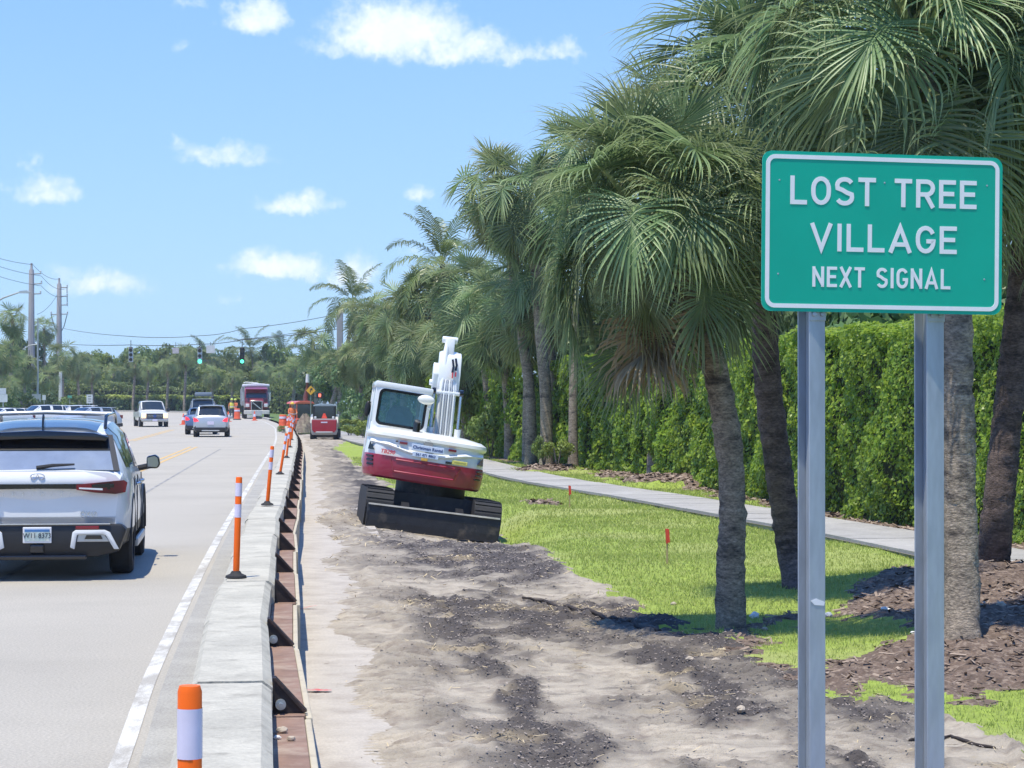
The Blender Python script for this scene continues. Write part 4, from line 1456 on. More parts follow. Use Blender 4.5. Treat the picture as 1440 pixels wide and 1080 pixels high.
# ================================================================ VEHICLES
def paint(name, c, rough=.28, **k):
    return mat(name, c, rough, var=.03, vscale=2, coat=.6, spec=.5, **k)
P_white = paint('white_car_paint', (.74, .75, .76))
P_silver = paint('silver_car_paint', (.50, .53, .56), .3, metal=.35)
P_blue = paint('blue_car_paint', (.10, .17, .33))
P_grey = paint('grey_car_paint', (.20, .23, .26))
P_truck = paint('tan_white_paint', (.66, .64, .60))
P_blackroof = paint('black_gloss_roof', (.012, .016, .028), .10)
M_black = mat('black_trim', (.016, .016, .018), .45, var=.15)
M_gloss = mat('gloss_black', (.008, .008, .010), .12, var=.1, coat=.5)
M_glass = mat('dark_glazing', (.018, .024, .028), .04, spec=.8, var=.1, coat=.4)
M_glassl = mat('rear_glazing', (.42, .45, .47), .03, metal=.55, spec=1.0, var=.1, coat=1.0)
M_red = mat('tail_lamp_red', (.20, .004, .012), .15, var=.08, coat=.5)
M_redlit = mat('lit_tail_lamp', (.75, .03, .05), .3, var=.05, emit=1.2)
M_lamp = mat('headlamp', (.75, .76, .78), .12, var=.05, coat=.5)
M_amber = mat('lit_headlamp', (1.0, .62, .24), .3, var=.05, emit=2.2)
M_chrome = mat('satin_chrome', (.66, .67, .68), .22, metal=.9, var=.05)
M_silverp = mat('silver_trim', (.52, .53, .53), .35, metal=.35, var=.06)
M_tyre = mat('tyre_rubber', (.022, .022, .023), .85, var=.25, bump=.3)
M_rim = mat('alloy_rim', (.16, .165, .17), .35, metal=.6, var=.1)
M_rims = mat('silver_rim', (.45, .46, .47), .35, metal=.6, var=.1)

def wheel(parent, x, y, z, r, w, side, rim=M_rim, name='wheel', spokes=5):
    mb = MB()
    mb.lathe([(r * .66, -w / 2), (r * .92, -w / 2), (r, -w / 2 + .035), (r, w / 2 - .035), (r * .92, w / 2), (r * .66, w / 2), (r * .66, -w / 2)], 28, 'x')
    t = mb.build('tyre', M_tyre, None, 40)
    o = thing(name, None, None, (x, y, z))
    del o['label'], o['category']
    o.parent = parent
    t.parent = o
    mb = MB()
    so = side * w * .36
    mb.lathe([(r * .66, so - .02), (r * .66, so + .02), (r * .58, so), (r * .56, so - side * .05), (0, so - side * .06)], 24, 'x')
    for i in range(spokes * 2):
        a = math.pi * i / spokes
        c, s = math.cos(a), math.sin(a)
        mb.add([(so + side * .012, -s * .03 + c * .05, c * .03 + s * .05), (so + side * .012, s * .03 + c * .05, -c * .03 + s * .05),
                (so + side * .012, s * .02 + c * r * .62, -c * .02 + s * r * .62), (so + side * .012, -s * .02 + c * r * .62, c * .02 + s * r * .62),
                (so - side * .03, c * .05, s * .05), (so - side * .03, c * r * .6, s * r * .6)],
               [(0, 1, 2, 3), (0, 4, 5, 3), (1, 4, 5, 2)])
    mb.cyl((so - side * .02, 0, 0), (so + side * .02, 0, 0), .06, n=12)
    link('rim', mb.mesh('rim', rim, 40), o)
    return o

def bool_cut(body, cutters):
    """cut wheel wells out of a closed body; the cutters are removed again"""
    mb = MB()
    for (p0, p1, r) in cutters:
        mb.cyl(p0, p1, r, n=28)
    c = link('well', mb.mesh('well', body.data.materials[1]))
    md = body.modifiers.new('wells', 'BOOLEAN')
    md.operation = 'DIFFERENCE'
    md.solver = 'EXACT'
    md.object = c
    dg = bpy.context.evaluated_depsgraph_get()
    me = bpy.data.meshes.new_from_object(body.evaluated_get(dg))
    body.modifiers.clear()
    body.data = me
    bpy.data.objects.remove(c)
    for p in me.polygons:
        if p.material_index >= len(me.materials):
            p.material_index = 1
    me.set_sharp_from_angle(angle=R(28))

def loft_body(parent, st, mats, panes, low_rows=2, wells=(), smooth=30):
    """st: stations rear to front (y, zb, W, zbelt, Wb, zroof, Wr, crown). Rows are mirrored.
    panes: (name, i0, i1, j0, j1, material, both sides?) taken from the loft's own cells and set 6 mm proud"""
    secs = []
    for (y, zb, W_, zk, Wb, zr, Wr, cr) in st:
        hm = zb + (zk - zb) * .52
        secs.append([(0, y, zb), (W_ * .82, y, zb), (W_ * .965, y, zb + .10), (W_ * .995, y, zb + .24), (W_, y, hm), (W_ * .985, y, zk - .10), (Wb, y, zk),
                     (Wr + (Wb - Wr) * .22, y, zr - (zr - zk) * .22 if zr - zk > .2 else zk + (zr - zk) * .6), (Wr - .07, y, zr - .005), (Wr * .5, y, zr + cr * .75), (0, y, zr + cr)])
    nrow = len(secs[0])
    full = []
    for s in secs:
        full.append(s + [(-x, y, z) for (x, y, z) in s[-2:0:-1]])
    n = len(full[0])
    mb = MB()
    vs = [p for s in full for p in s]
    mb.v = [tuple(p) for p in vs]
    for i in range(len(st) - 1):
        for j in range(n):
            k = (j + 1) % n
            jj = j if j < nrow - 1 else n - 1 - j
            mb.f.append((i * n + j, i * n + k, (i + 1) * n + k, (i + 1) * n + j))
            mb.m.append(1 if jj < low_rows else 0)
    mb.f.append(tuple(range(n - 1, -1, -1)))
    mb.m.append(0)
    mb.f.append(tuple((len(st) - 1) * n + j for j in range(n)))
    mb.m.append(0)
    body = mb.build('body', mats, parent, smooth)
    if wells:
        bool_cut(body, wells)
    out = []
    for (nm, i0, i1, j0, j1, m_, both, inset) in panes:
        for sgn in ((1, -1) if both else (1,)):
            pb = MB()
            a, b, c, d = [Vector(secs[i][j]) for i, j in ((i0, j0), (i1, j0), (i1, j1), (i0, j1))]
            if both:
                g_ = []
                for i in range(i0, i1 + 1):
                    g_.append([Vector(secs[i][j]) for j in range(j0, j1 + 1)])
            else:
                g_ = []
                for i in range(i0, i1 + 1):
                    row = [Vector(secs[i][j]) for j in range(j0, j1 + 1)]
                    if j1 == nrow - 1:
                        row = row + [Vector((-p.x, p.y, p.z)) for p in row[-2::-1]]
                    else:
                        row = row + [Vector((-p.x, p.y, p.z)) for p in row[::-1]]
                    g_.append(row)
            R0, C0 = len(g_), len(g_[0])
            # shrink towards the pane's middle so that the frame shows
            def bil(u, v):
                u = min(max(u, 0), 1) * (R0 - 1)
                v = min(max(v, 0), 1) * (C0 - 1)
                i, j = min(int(u), R0 - 2), min(int(v), C0 - 2)
                fu, fv = u - i, v - j
                return (g_[i][j] * (1 - fu) + g_[i + 1][j] * fu) * (1 - fv) + (g_[i][j + 1] * (1 - fu) + g_[i + 1][j + 1] * fu) * fv
            us = [inset + (1 - 2 * inset) * q / (R0 - 1) for q in range(R0)]
            vv = [inset * .8 + (1 - 1.6 * inset) * q / (C0 - 1) for q in range(C0)]
            grid = [[bil(u, v) for v in vv] for u in us]
            cen = Vector((0, sum(p.y for r_ in g_ for p in r_) / (R0 * C0), .8))
            res = []
            for i in range(R0):
                rr2 = []
                for j in range(C0):
                    du = grid[min(i + 1, R0 - 1)][j] - grid[max(i - 1, 0)][j]
                    dv = grid[i][min(j + 1, C0 - 1)] - grid[i][max(j - 1, 0)]
                    nn = du.cross(dv).normalized()
                    if nn.dot(grid[i][j] - cen) < 0:
                        nn = -nn
                    p = grid[i][j] + nn * .007
                    rr2.append((p.x * sgn, p.y, p.z))
                res.append(rr2)
            pb.add([p for r_ in res for p in r_], [(i * C0 + j, i * C0 + j + 1, (i + 1) * C0 + j + 1, (i + 1) * C0 + j) for i in range(R0 - 1) for j in range(C0 - 1)])
            out.append(pb.build(nm, m_, parent, 40))
    return body, out

HEAD = math.atan(.1)          # heading of the road near the camera
def heading(Y):
    i = min(range(len(EC)), key=lambda q: abs(EC[q].y - Y) + (0 if EC[q].y < 240 else 50))
    n = ECN[i]
    return math.atan2(n.y, n.x)

def generic_suv(label, loc, rz, P, L=4.5, Wd=1.84, H=1.68, group=None, rack=None, lit=True, rear=True):
    o = thing('car', label, 'car', loc, rz, group)
    w = Wd / 2
    b = L / 2
    st = [(-b, .36, w * .86, .78, w * .82, .86, w * .70, .02), (-b + .06, .28, w * .93, .92, w * .90, 1.02, w * .80, .02), (-b + .16, .26, w * .97, 1.0, w * .93, 1.10, w * .82, .02),
          (-b + .52, .24, w, 1.02, w * .95, H - .06, w * .74, .03), (-b + .75, .24, w, 1.02, w * .955, H - .02, w * .75, .03), (-b + 1.5, .24, w, 1.0, w * .96, H, w * .76, .03), (-b + 1.62, .24, w, 1.0, w * .96, H, w * .76, .03),
          (-b + 2.35, .24, w, .98, w * .96, H - .03, w * .75, .03), (-b + 3.15, .24, w, .96, w * .95, 1.08, w * .80, .03), (-b + 3.4, .24, w, .94, w * .94, 1.02, w * .78, .03),
          (b - .35, .24, w * .97, .86, w * .90, .92, w * .72, .03), (b - .1, .28, w * .90, .74, w * .84, .80, w * .66, .02), (b, .34, w * .78, .64, w * .72, .70, w * .60, .01)]
    wb = L * .29
    wl = [((s * (w - .34), y, .33), (s * (w + .2), y, .33), .385) for s in (-1, 1) for y in (-wb, wb)]
    loft_body(o, st, [P, M_black], [('rear_window', 2, 3, 7, 10, M_glass, False, .06), ('side_window', 4, 5, 6, 8, M_glass, True, .05), ('side_window', 6, 7, 6, 8, M_glass, True, .05),
                                    ('quarter_window', 3, 4, 6, 8, M_glass, True, .08), ('windshield', 7, 8, 7, 10, M_glass, False, .05)], 3, wl)
    for s in (-1, 1):
        for y in (-wb, wb):
            wheel(o, s * (w - .11), y, .33, .335, .22, s, M_rims)
        mb = MB(); mb.prism([(s * w * .62, .80), (s * w * .95, .80), (s * w * .97, 1.02), (s * w * .80, .98)], 'y', -b - .0, -b + .22); mb.build('tail_lamp', M_redlit if lit else M_red, o, 0, .012)
        mb = MB(); mb.prism([(s * w * .45, .66), (s * w * .86, .66), (s * w * .88, .80), (s * w * .5, .76)], 'y', b - .16, b + .01); mb.build('headlight', M_lamp, o, 0, .012)
        mb = MB(); mb.box((s * (w + .07), b - 1.55, 1.02), (.19, .10, .14)); mb.build('mirror', P, o, 30, .03)
        mb = MB(); mb.box((s * w * .72, -.1, H + .045), (.03, L * .42, .03)); mb.build('roof_rail', M_black, o, 0, .008)
    mb = MB(); mb.box((0, -b - .012, .74), (.34, .02, .17)); mb.build('licence_plate', M_band, o)
    mb = MB(); mb.box((0, -b - .02, .40), (Wd * .86, .12, .22)); mb.build('rear_bumper', M_black, o, 30, .04)
    mb = MB(); mb.box((0, -b - .05, .34), (Wd * .5, .1, .06)); mb.build('skid_plate', M_silverp, o, 0, .015)
    mb = MB(); mb.box((0, b - .0, .42), (Wd * .72, .08, .2)); mb.build('front_grille', M_black, o, 0, .03)
    mb = MB(); mb.box((0, -b + .50, H - .01), (w * 1.35, .28, .035)); mb.build('spoiler', P, o, 0, .012)
    if rack:
        mb = MB()
        for y in (-.7, .5):
            mb.box((0, y, H + .10), (w * 1.6, .06, .03))
        for x in (-.5, -.25, 0, .25, .5):
            mb.box((x * w * 1.4, -.1, H + .13), (.03, 1.4, .03))
        mb.build('roof_rack', M_black, o)
        mb = MB(); mb.box((0, -.1, H + .30), (w * 1.15, 1.25, .28)); mb.build('roof_box', rack, o, 30, .08)
    return o

# ---------------------------------------------------------------- the large white car with the black roof in front
def near_car():
    Y0 = 23.55
    cx = (52 - 720) / FPX * Y0 - .29
    o = thing('car', 'large white car with black roof and rails, seen from behind at the left', 'car', (cx, Y0 + 2.52 - .05, 0), math.atan(.122))
    w, H = 1.005, 1.63
    o.scale = (.925, 1, 1)
    b = 2.52
    # pane rows: 6 belt, 7 upper side, 8 roof edge
    st = [(-b, .42, w * .86, .62, w * .85, .66, w * .78, .01), (-b + .05, .33, w * .925, 1.04, w * .90, 1.12, w * .84, .02), (-b + .14, .29, w * .965, 1.10, w * .925, 1.15, w * .86, .02),
          (-b + .62, .27, w, 1.12, w * .95, H - .10, w * .755, .03), (-b + .95, .26, w * 1.01, 1.11, w * .965, H - .05, w * .765, .03), (-b + 1.25, .26, w * 1.01, 1.10, w * .97, H - .02, w * .77, .03), (-b + 2.05, .26, w, 1.09, w * .97, H, w * .78, .03),
          (-b + 2.17, .26, w, 1.09, w * .97, H, w * .78, .03), (-b + 3.0, .26, w, 1.07, w * .965, H - .05, w * .77, .03), (-b + 3.85, .26, w, 1.04, w * .95, 1.14, w * .82, .03), (-b + 4.1, .27, w, 1.02, w * .94, 1.08, w * .78, .03),
          (b - .35, .28, w * .97, .94, w * .90, 1.0, w * .72, .03), (b - .08, .30, w * .9, .82, w * .84, .88, w * .68, .02), (b, .36, w * .78, .7, w * .74, .74, w * .6, .01)]
    ax = (-b + 1.06, -b + 1.06 + 2.9)
    wl = [((s * (w - .40), y, .385), (s * (w + .3), y, .385), .455) for s in (-1, 1) for y in ax]
    body, panes = loft_body(o, st, [P_white, M_black], [('side_window', 4, 6, 6, 8, M_glass, True, .05), ('side_window', 7, 9, 6, 8, M_glass, True, .04), ('quarter_window', 3, 4, 6, 8, M_glass, True, .06),
                                                        ('windshield', 8, 9, 7, 10, M_glass, False, .05)], 3, wl, 32)
    # gloss black roof skin over the cabin, seen from behind as a blue mirror of the sky
    mb = MB()
    n = 13
    g_ = []
    for (y, _, _, zk, Wb, zr, Wr, cr) in st[3:9]:
        row = []
        for k in range(n):
            t = k / (n - 1) * 2 - 1
            x = (Wr - .035) * t
            row.append((x, y, zr + .012 + cr * (1 - t * t) - .05 * abs(t) ** 6))
        g_.append(row)
    y0 = -b + .30
    g_.insert(0, [(x * .97, y0, z - .035) for (x, _, z) in g_[0]])
    mb.add([p for r_ in g_ for p in r_], [(i * n + k, i * n + k + 1, (i + 1) * n + k + 1, (i + 1) * n + k) for i in range(len(g_) - 1) for k in range(n - 1)])
    roof = mb.build('roof', P_blackroof, o, 40)
    # spoiler lip with its dark underside
    mb = MB()
    zs = st[3][5] - .035
    mb.prism([(-.76, zs - .01), (-.60, zs + .028), (0, zs + .055), (.60, zs + .028), (.76, zs - .01), (.74, zs - .055), (.45, zs - .045), (0, zs - .03), (-.45, zs - .045), (-.74, zs - .055)], 'y', y0 - .05, y0 + .36)
    mb.build('spoiler', M_gloss, o, 30, .012)
    # rear window: slanted pane
    def pane(name, pts, m_, th=.012, parent=o, rnd_=0):
        p = [Vector(q) for q in pts]
        nn = (p[1] - p[0]).cross(p[-1] - p[0]).normalized()
        q = MB()
        k = len(p)
        q.add(p + [v + nn * th for v in p], [tuple(range(k - 1, -1, -1)), tuple(range(k, 2 * k))] + [(i, (i + 1) % k, k + (i + 1) % k, k + i) for i in range(k)])
        return q.build(name, m_, parent, 0, rnd_)
    yt, yb = -b + .42, -b + .09
    rw = pane('rear_window', [(-.83, yb - .01, 1.135), (.83, yb - .01, 1.135), (.745, yt - .02, zs - .03), (-.745, yt - .02, zs - .03)], M_glassl)
    fa = .60
    lo_, hi_ = Vector((.83, yb - .01, 1.135)), Vector((.745, yt - .02, zs - .03))
    m1, m2 = lo_.lerp(hi_, fa), lo_.lerp(hi_, .99)
    pane('dark_band', [(-m1.x, m1.y - .010, m1.z + .008), (m1.x, m1.y - .010, m1.z + .008), (m2.x, m2.y - .010, m2.z + .008), (-m2.x, m2.y - .010, m2.z + .008)], M_gloss, .008, rw)  # dark gloss strip across the upper pane
    pane('window_surround', [(-.90, yb + .02, 1.125), (.90, yb + .02, 1.125), (.80, yt + .02, zs), (-.80, yt + .02, zs)], M_gloss)
    mb = MB(); mb.tube([(-.02, yb - .025, 1.165), (.16, yb - .03, 1.19), (.40, yb - .015, 1.20)], [.022, .018, .010], 8); mb.build('wiper', M_black, o, 40)
    # tailgate skin with a soft crease, standing just proud of the body
    mb = MB()
    prof = [(1.125, -b + .03), (1.06, -b - .015), (.99, -b - .02), (.90, -b + .005), (.80, -b + .02), (.68, -b + .012), (.592, -b + .03)]
    xs = [-.84, -.80, -.5, 0, .5, .80, .84]
    vs, fs = [], []
    for (z, y) in prof:
        for x in xs:
            vs.append((x * (1 - .05 * max(0, z - 1.0) / .12), y + .055 * (abs(x) / .84) ** 4 + .02 * (x / .84) ** 2, z))
    for i in range(len(prof) - 1):
        for j in range(len(xs) - 1):
            a = i * len(xs) + j
            fs.append((a, a + 1, a + 1 + len(xs), a + len(xs)))
    mb.add(vs, fs)
    tg = mb.build('tailgate', P_white, o, 50)
    # full width lamp bar, widening into the tail lamps
    mb = MB()
    vs = []
    for (x, z0, z1, y) in ((-.80, .94, 1.005, -b - .01), (-.35, .95, 1.0, -b - .040), (0, .953, 1.0, -b - .042), (.35, .95, 1.0, -b - .040), (.80, .94, 1.005, -b - .01)):
        vs += [(x, y, z0), (x, y, z1), (x, y + .03, z0), (x, y + .03, z1)]
    fs = []
    for i in range(4):
        a = 4 * i
        fs += [(a, a + 4, a + 5, a + 1), (a + 1, a + 5, a + 7, a + 3), (a, a + 2, a + 6, a + 4)]
    mb.add(vs, fs)
    mb.build('lamp_bar', M_gloss, tg)
    for s in (-1, 1):
        mb = MB()
        pts = [(.43, .94, -b - .052), (.64, .91, -b - .055), (.86, .895, -b - .03), (.965, .91, -b + .06), (.985, 1.01, -b + .11), (.95, 1.035, -b + .05), (.85, 1.03, -b - .03), (.62, 1.01, -b - .055), (.43, .995, -b - .055)]
        cc = Vector((sum(p[0] for p in pts) / 9, -b + .02, .97))
        vs = [(p[0] * s, p[2], p[1]) for p in pts] + [(p[0] * s * .97, p[2] + .07, p[1]) for p in pts]
        mb.add(vs, [tuple(range(9)), tuple(range(17, 8, -1))] + [(i, (i + 1) % 9, 9 + (i + 1) % 9, 9 + i) for i in range(9)])
        tl = mb.build('tail_lamp', M_red, o, 30)
        mb = MB(); mb.prism([(s * .46, .95), (s * .72, .935), (s * .72, .955), (s * .46, .965)], 'y', -b - .066, -b - .03); mb.build('clear_lens', M_lamp, tl)
        mb = MB(); mb.prism([(s * .60, .965), (s * .84, .962), (s * .85, 1.0), (s * .60, .995)], 'y', -b - .064 , -b + .0); mb.build('dark_lens', M_gloss, tl)
        # silver bumper corner bracket
        mb = MB()
        mb.prism([(s * .36, .345), (s * .385, .50), (s * .42, .525), (s * .74, .525), (s * .80, .50), (s * .90, .325), (s * .845, .325), (s * .755, .465), (s * .72, .48), (s * .45, .48), (s * .435, .465), (s * .41, .325)], 'y', -b - .055, -b + .14)
        br = mb.build('bumper_trim', P_white, o, 30, .008)
        mb = MB(); mb.prism([(s * .43, .40), (s * .45, .50), (s * .72, .50), (s * .80, .40)], 'y', -b - .035, -b + .1); mb.build('air_outlet', M_silverp, br, 0, .01)
        mb = MB(); mb.prism([(s * .52, .43), (s * .54, .47), (s * .70, .47), (s * .72, .43)], 'y', -b - .045, -b + .0); mb.build('exhaust_opening', M_gloss, br)
        mb = MB(); mb.box((s * .55, -b - .02, .548), (.26, .05, .035)); mb.build('reflector', M_red, o, 0, .006)
        mb = MB(); mb.tube([(s * .64, -b - .02, .30), (s * .64, -b + .3, .30)], .045, 14); mb.build('exhaust_pipe', M_chrome, o, 40)
        # roof rail on feet
        mb = MB()
        zr = H + .075
        mb.tube([(s * .70, -b + .72, H - .06), (s * .70, -b + .86, zr - .015), (s * .70, -b + 1.2, zr), (s * .70, -b + 2.4, zr + .01), (s * .70, -b + 2.72, zr - .02), (s * .70, -b + 2.85, H - .02)], [.02, .022, .02, .02, .022, .02], 8)
        mb.build('roof_rail', M_gloss, o, 50)
        # mirror
        mb = MB()
        mb.prism([(s * 1.06, 1.06), (s * 1.20, 1.055), (s * 1.235, 1.10), (s * 1.22, 1.19), (s * 1.17, 1.225), (s * 1.06, 1.20)], 'y', -b + 3.42, -b + 3.60)
        mi = mb.build('mirror', M_gloss, o, 30, .025)
        mb = MB(); mb.prism([(s * 1.075, 1.08), (s * 1.19, 1.075), (s * 1.215, 1.11), (s * 1.20, 1.185), (s * 1.16, 1.205), (s * 1.075, 1.185)], 'y', -b + 3.412, -b + 3.419); mb.build('mirror_glass', M_glassl, mi)
        mb = MB(); mb.tube([(s * .95, -b + 3.5, 1.06), (s * 1.10, -b + 3.5, 1.09)], .035, 8); mb.build('mirror_arm', M_black, mi, 40)
        for y in ax:
            wheel(o, s * (w - .13), y, .385, .388, .265, s, M_rim, spokes=6)
            # arch moulding, black
            mb = MB()
            vs, fs = [], []
            for k in range(15):
                a = R(-8 + 196 * k / 14)
                for (r_, x_) in ((.450, w * .985), (.450, w + .012), (.478, w + .010), (.478, w * .985)):
                    vs.append((s * x_, y + math.cos(a) * r_, .385 + math.sin(a) * r_))
            for k in range(14):
                for q in range(4):
                    p_ = (q + 1) % 4
                    fs.append((4 * k + q, 4 * k + p_, 4 * k + 4 + p_, 4 * k + 4 + q))
            mb.add(vs, fs)
            mb.build('wheel_arch', M_black, o, 40)
        for y in (-b + 1.95, -b + 2.95):
            mb = MB(); mb.tube([(s * (w - .005), y, .93), (s * (w + .03), y + .03, .935), (s * (w + .03), y + .17, .94), (s * (w - .005), y + .2, .94)], .016, 8)
            mb.build('door_handle', M_chrome, o, 50)
        for y in (-b + 1.42, -b + 2.12, -b + 3.15):
            mb = MB(); mb.box((s * (w - .0005), y, .72), (.012, .008, .62)); mb.build('door_gap', M_black, o)
        mb = MB(); mb.box((s * (w + .012), -b + 2.5, .30), (.05, 1.9, .09)); mb.build('sill_trim', M_silverp, o, 0, .015)
    # cross bars between the rails
    for y in (-b + 1.15, -b + 2.25):
        mb = MB(); mb.tube([(-.70, y, H + .085), (0, y, H + .105), (.70, y, H + .085)], [.022, .022, .022], 8); mb.build('cross_bar', M_silverp, o, 50)
    # shark fin aerial
    mb = MB(); mb.prism([(-b + .62, H - .055), (-b + .86, H - .03), (-b + .78, H + .05), (-b + .70, H + .085), (-b + .66, H + .06)], 'x', -.012, .012); mb.build('aerial_fin', M_gloss, o, 0, .005)
    # bumper
    mb = MB()
    mb.prism([(-.93, .585), (.93, .585), (.985, .53), (.90, .30), (.66, .245), (-.66, .245), (-.90, .30), (-.985, .56)], 'y', -b - .03, -b + .26)
    bp = mb.build('rear_bumper', M_black, o, 30, .03)
    mb = MB(); mb.box((0, -b - .036, .588), (1.6, .012, .012)); mb.build('bright_strip', M_chrome, bp)
    mb = MB(); mb.box((0, -b - .045, .245), (1.1, .09, .05)); mb.build('tow_bar', M_gloss, bp, 0, .015)
    mb = MB(); mb.box((0, -b - .03, .33), (.16, .06, .1)); mb.build('tow_hitch', M_gloss, bp, 0, .02)
    # number plate
    mb = MB(); mb.box((0, -b - .045, .475), (.315, .018, .165)); pl = mb.build('licence_plate', mat('plate_frame', (.80, .80, .82), .4, var=.03), o, 0, .006)
    mb = MB(); mb.box((0, -b - .0555, .475), (.275, .006, .120)); mb.build('plate_face', mat('plate_face', (.42, .52, .50), .5, var=.25, vscale=18, col2=(.62, .66, .60), v2scale=12), pl)
    mb = MB(); mb.box((0, -b - .0562, .522), (.275, .006, .026)); mb.build('plate_band', mat('plate_blue', (.07, .20, .45), .5), pl)
    t = text_mesh('plate_text', 'W11 8373', .072, mat('plate_ink', (.03, .04, .06), .5), .001)
    tag(link('plate_text', t, pl, (0, -b - .0605, .468), (R(90), 0, 0)), kind='stuff')
    # badges: spaced lettering across the gate, model badge low right, oval emblem
    for i, ch in enumerate('INFINITI'):
        t = text_mesh('letter', ch, .052, M_chrome, .002)
        x = (i - 3.5) * .105
        link('letter', t, tg, (x, -b - .022 + .02 * (x / .84) ** 2, .893), (R(90), 0, 0))
    t = text_mesh('model_badge', 'QX60', .075, M_chrome, .002)
    link('model_badge', t, tg, (.56, -b + .0, .685), (R(90), 0, 0))
    mb = MB()
    mb.tube([(.075 * math.cos(q), -b - .018, 1.078 + .030 * math.sin(q)) for q in np.linspace(-1.1, 4.24, 22)], .0065, 6)
    mb.tube([(.028, -b - .018, 1.052), (0, -b - .02, 1.10), (-.028, -b - .018, 1.052)], .005, 6)
    mb.build('emblem', M_chrome, tg, 50)
near_car()

# ---------------------------------------------------------------- other traffic
p = W(290, 614, 119)
generic_suv('silver crossover with its brake lights on, driving away in the middle of the road', (p.x, 119 + 2.25, 0), heading(119), P_silver, 4.45, 1.84, 1.66)
p = W(276, 608, 128)
generic_suv('small blue car half hidden behind the silver crossover', (p.x, 128 + 2.2, 0), heading(128), P_blue, 4.2, 1.76, 1.50)
p = W(288, 598, 150)
generic_suv('tall grey wagon with a loaded roof rack ahead of the silver crossover', (p.x - .4, 150 + 2.3, .12), heading(150), P_grey, 4.8, 1.95, 1.92, rack=P_grey, lit=False)

def pickup():
    Y = 164
    p = W(203, 602, Y)
    o = thing('pickup_truck', 'pale pickup truck with lit headlights coming towards the camera', 'pickup truck', (p.x, Y + 2.9, -.02), math.pi + heading(166) + .13)
    w, H = 1.0, 1.92
    # front is +y in the truck's own frame
    st = [(.95, .42, w, 1.18, w * .97, H - .03, w * .80, .02), (1.05, .42, w, 1.18, w * .97, H, w * .82, .03), (1.75, .42, w, 1.18, w * .97, H, w * .82, .03), (1.85 - .0, .42, w, 1.18, w * .97, H, w * .82, .03),
          (2.35 - .35, .42, w, 1.17, w * .97, H - .03, w * .82, .03)]
    b = 2.9
    st = [(-.75, .42, w, 1.18, w * .97, H - .05, w * .80, .02), (-.62, .42, w, 1.18, w * .97, H, w * .82, .03), (.05, .42, w, 1.18, w * .97, H, w * .82, .03), (.15, .42, w, 1.18, w * .97, H, w * .82, .03),
          (.75, .42, w, 1.17, w * .97, H - .03, w * .82, .03), (1.35, .42, w, 1.15, w * .97, 1.24, w * .86, .03), (1.5, .42, w, 1.13, w * .97, 1.2, w * .86, .03), (b - .25, .44, w * .98, 1.05, w * .95, 1.12, w * .84, .03),
          (b - .02, .46, w * .95, .98, w * .92, 1.04, w * .82, .02), (b, .5, w * .93, .94, w * .9, .98, w * .82, .01)]
    wl = [((s * (w - .34), y, .40), (s * (w + .2), y, .40), .47) for s in (-1, 1) for y in (1.95,)]
    loft_body(o, st, [P_truck, M_black], [('side_window', 1, 2, 6, 8, M_glass, True, .05), ('side_window', 3, 4, 6, 8, M_glass, True, .05), ('windshield', 4, 5, 7, 10, M_glass, False, .05), ('rear_window', 0, 1, 7, 10, M_glass, False, .1)], 1, wl)
    mb = MB()
    for s in (-1, 1):
        mb.box((s * .965, -1.85, .86), (.07, 2.18, .62))
    mb.box((0, -2.92, .86), (1.98, .06, .62)); mb.box((0, -1.85, .56), (1.9, 2.15, .06)); mb.box((0, -.79, .86), (1.9, .05, .62))
    mb.build('cargo_bed', P_truck, o, 0, .015)
    mb = MB(); mb.box((0, b + .02, .83), (1.18, .06, .36)); gr = mb.build('grille', M_black, o, 0, .03)
    mb = MB(); mb.box((0, b + .055, .90), (1.1, .02, .04)); mb.box((0, b + .055, .78), (1.1, .02, .04)); mb.build('grille_bar', M_chrome, gr)
    mb = MB(); mb.lathe([(0, b + .06), (.13, b + .065), (.13, b + .075), (0, b + .085)], 16, 'y', (0, 0, .84)); mb.build('badge', mat('badge_blue', (.05, .10, .28), .3), gr)
    for s in (-1, 1):
        mb = MB(); mb.box((s * .78, b - .02, .86), (.30, .10, .30)); mb.build('headlight', M_amber, o, 0, .03)
        mb = MB(); mb.box((s * 1.16, .95, 1.28), (.24, .1, .26)); mb.build('mirror', M_black, o, 0, .03)
        for y in (1.95, -1.85):
            wheel(o, s * (w - .10), y, .40, .40, .27, s, M_rims)
    mb = MB(); mb.box((0, b + .06, .54), (1.9, .14, .2)); mb.build('front_bumper', M_chrome, o, 0, .03)
    mb = MB(); mb.box((0, b + .14, .54), (.34, .02, .15)); mb.build('licence_plate', M_band, o)
pickup()

# waiting cars at the left, only their roofs show over the near car
for (px, py, Y, rz, P, H, lab) in ((52, 606, 150, -.9, P_white, 1.62, 'white car with a clear side window just over the roof of the near car'), (95, 606, 152, -1.0, P_white, 1.60, 'white car in the queue, second from the left behind the near car'),
                                 (120, 607, 142, -.75, P_silver, 1.50, 'low silver grey car just over the right roof rail of the near car'), (-2, 608, 140, -.6, P_white, 1.45, 'white car cut by the left edge behind the near car')):
    q = W(px, py, Y)
    generic_suv(lab, (q.x, Y, 0), math.pi + rz, P, 4.5, 1.82, H, lit=False)

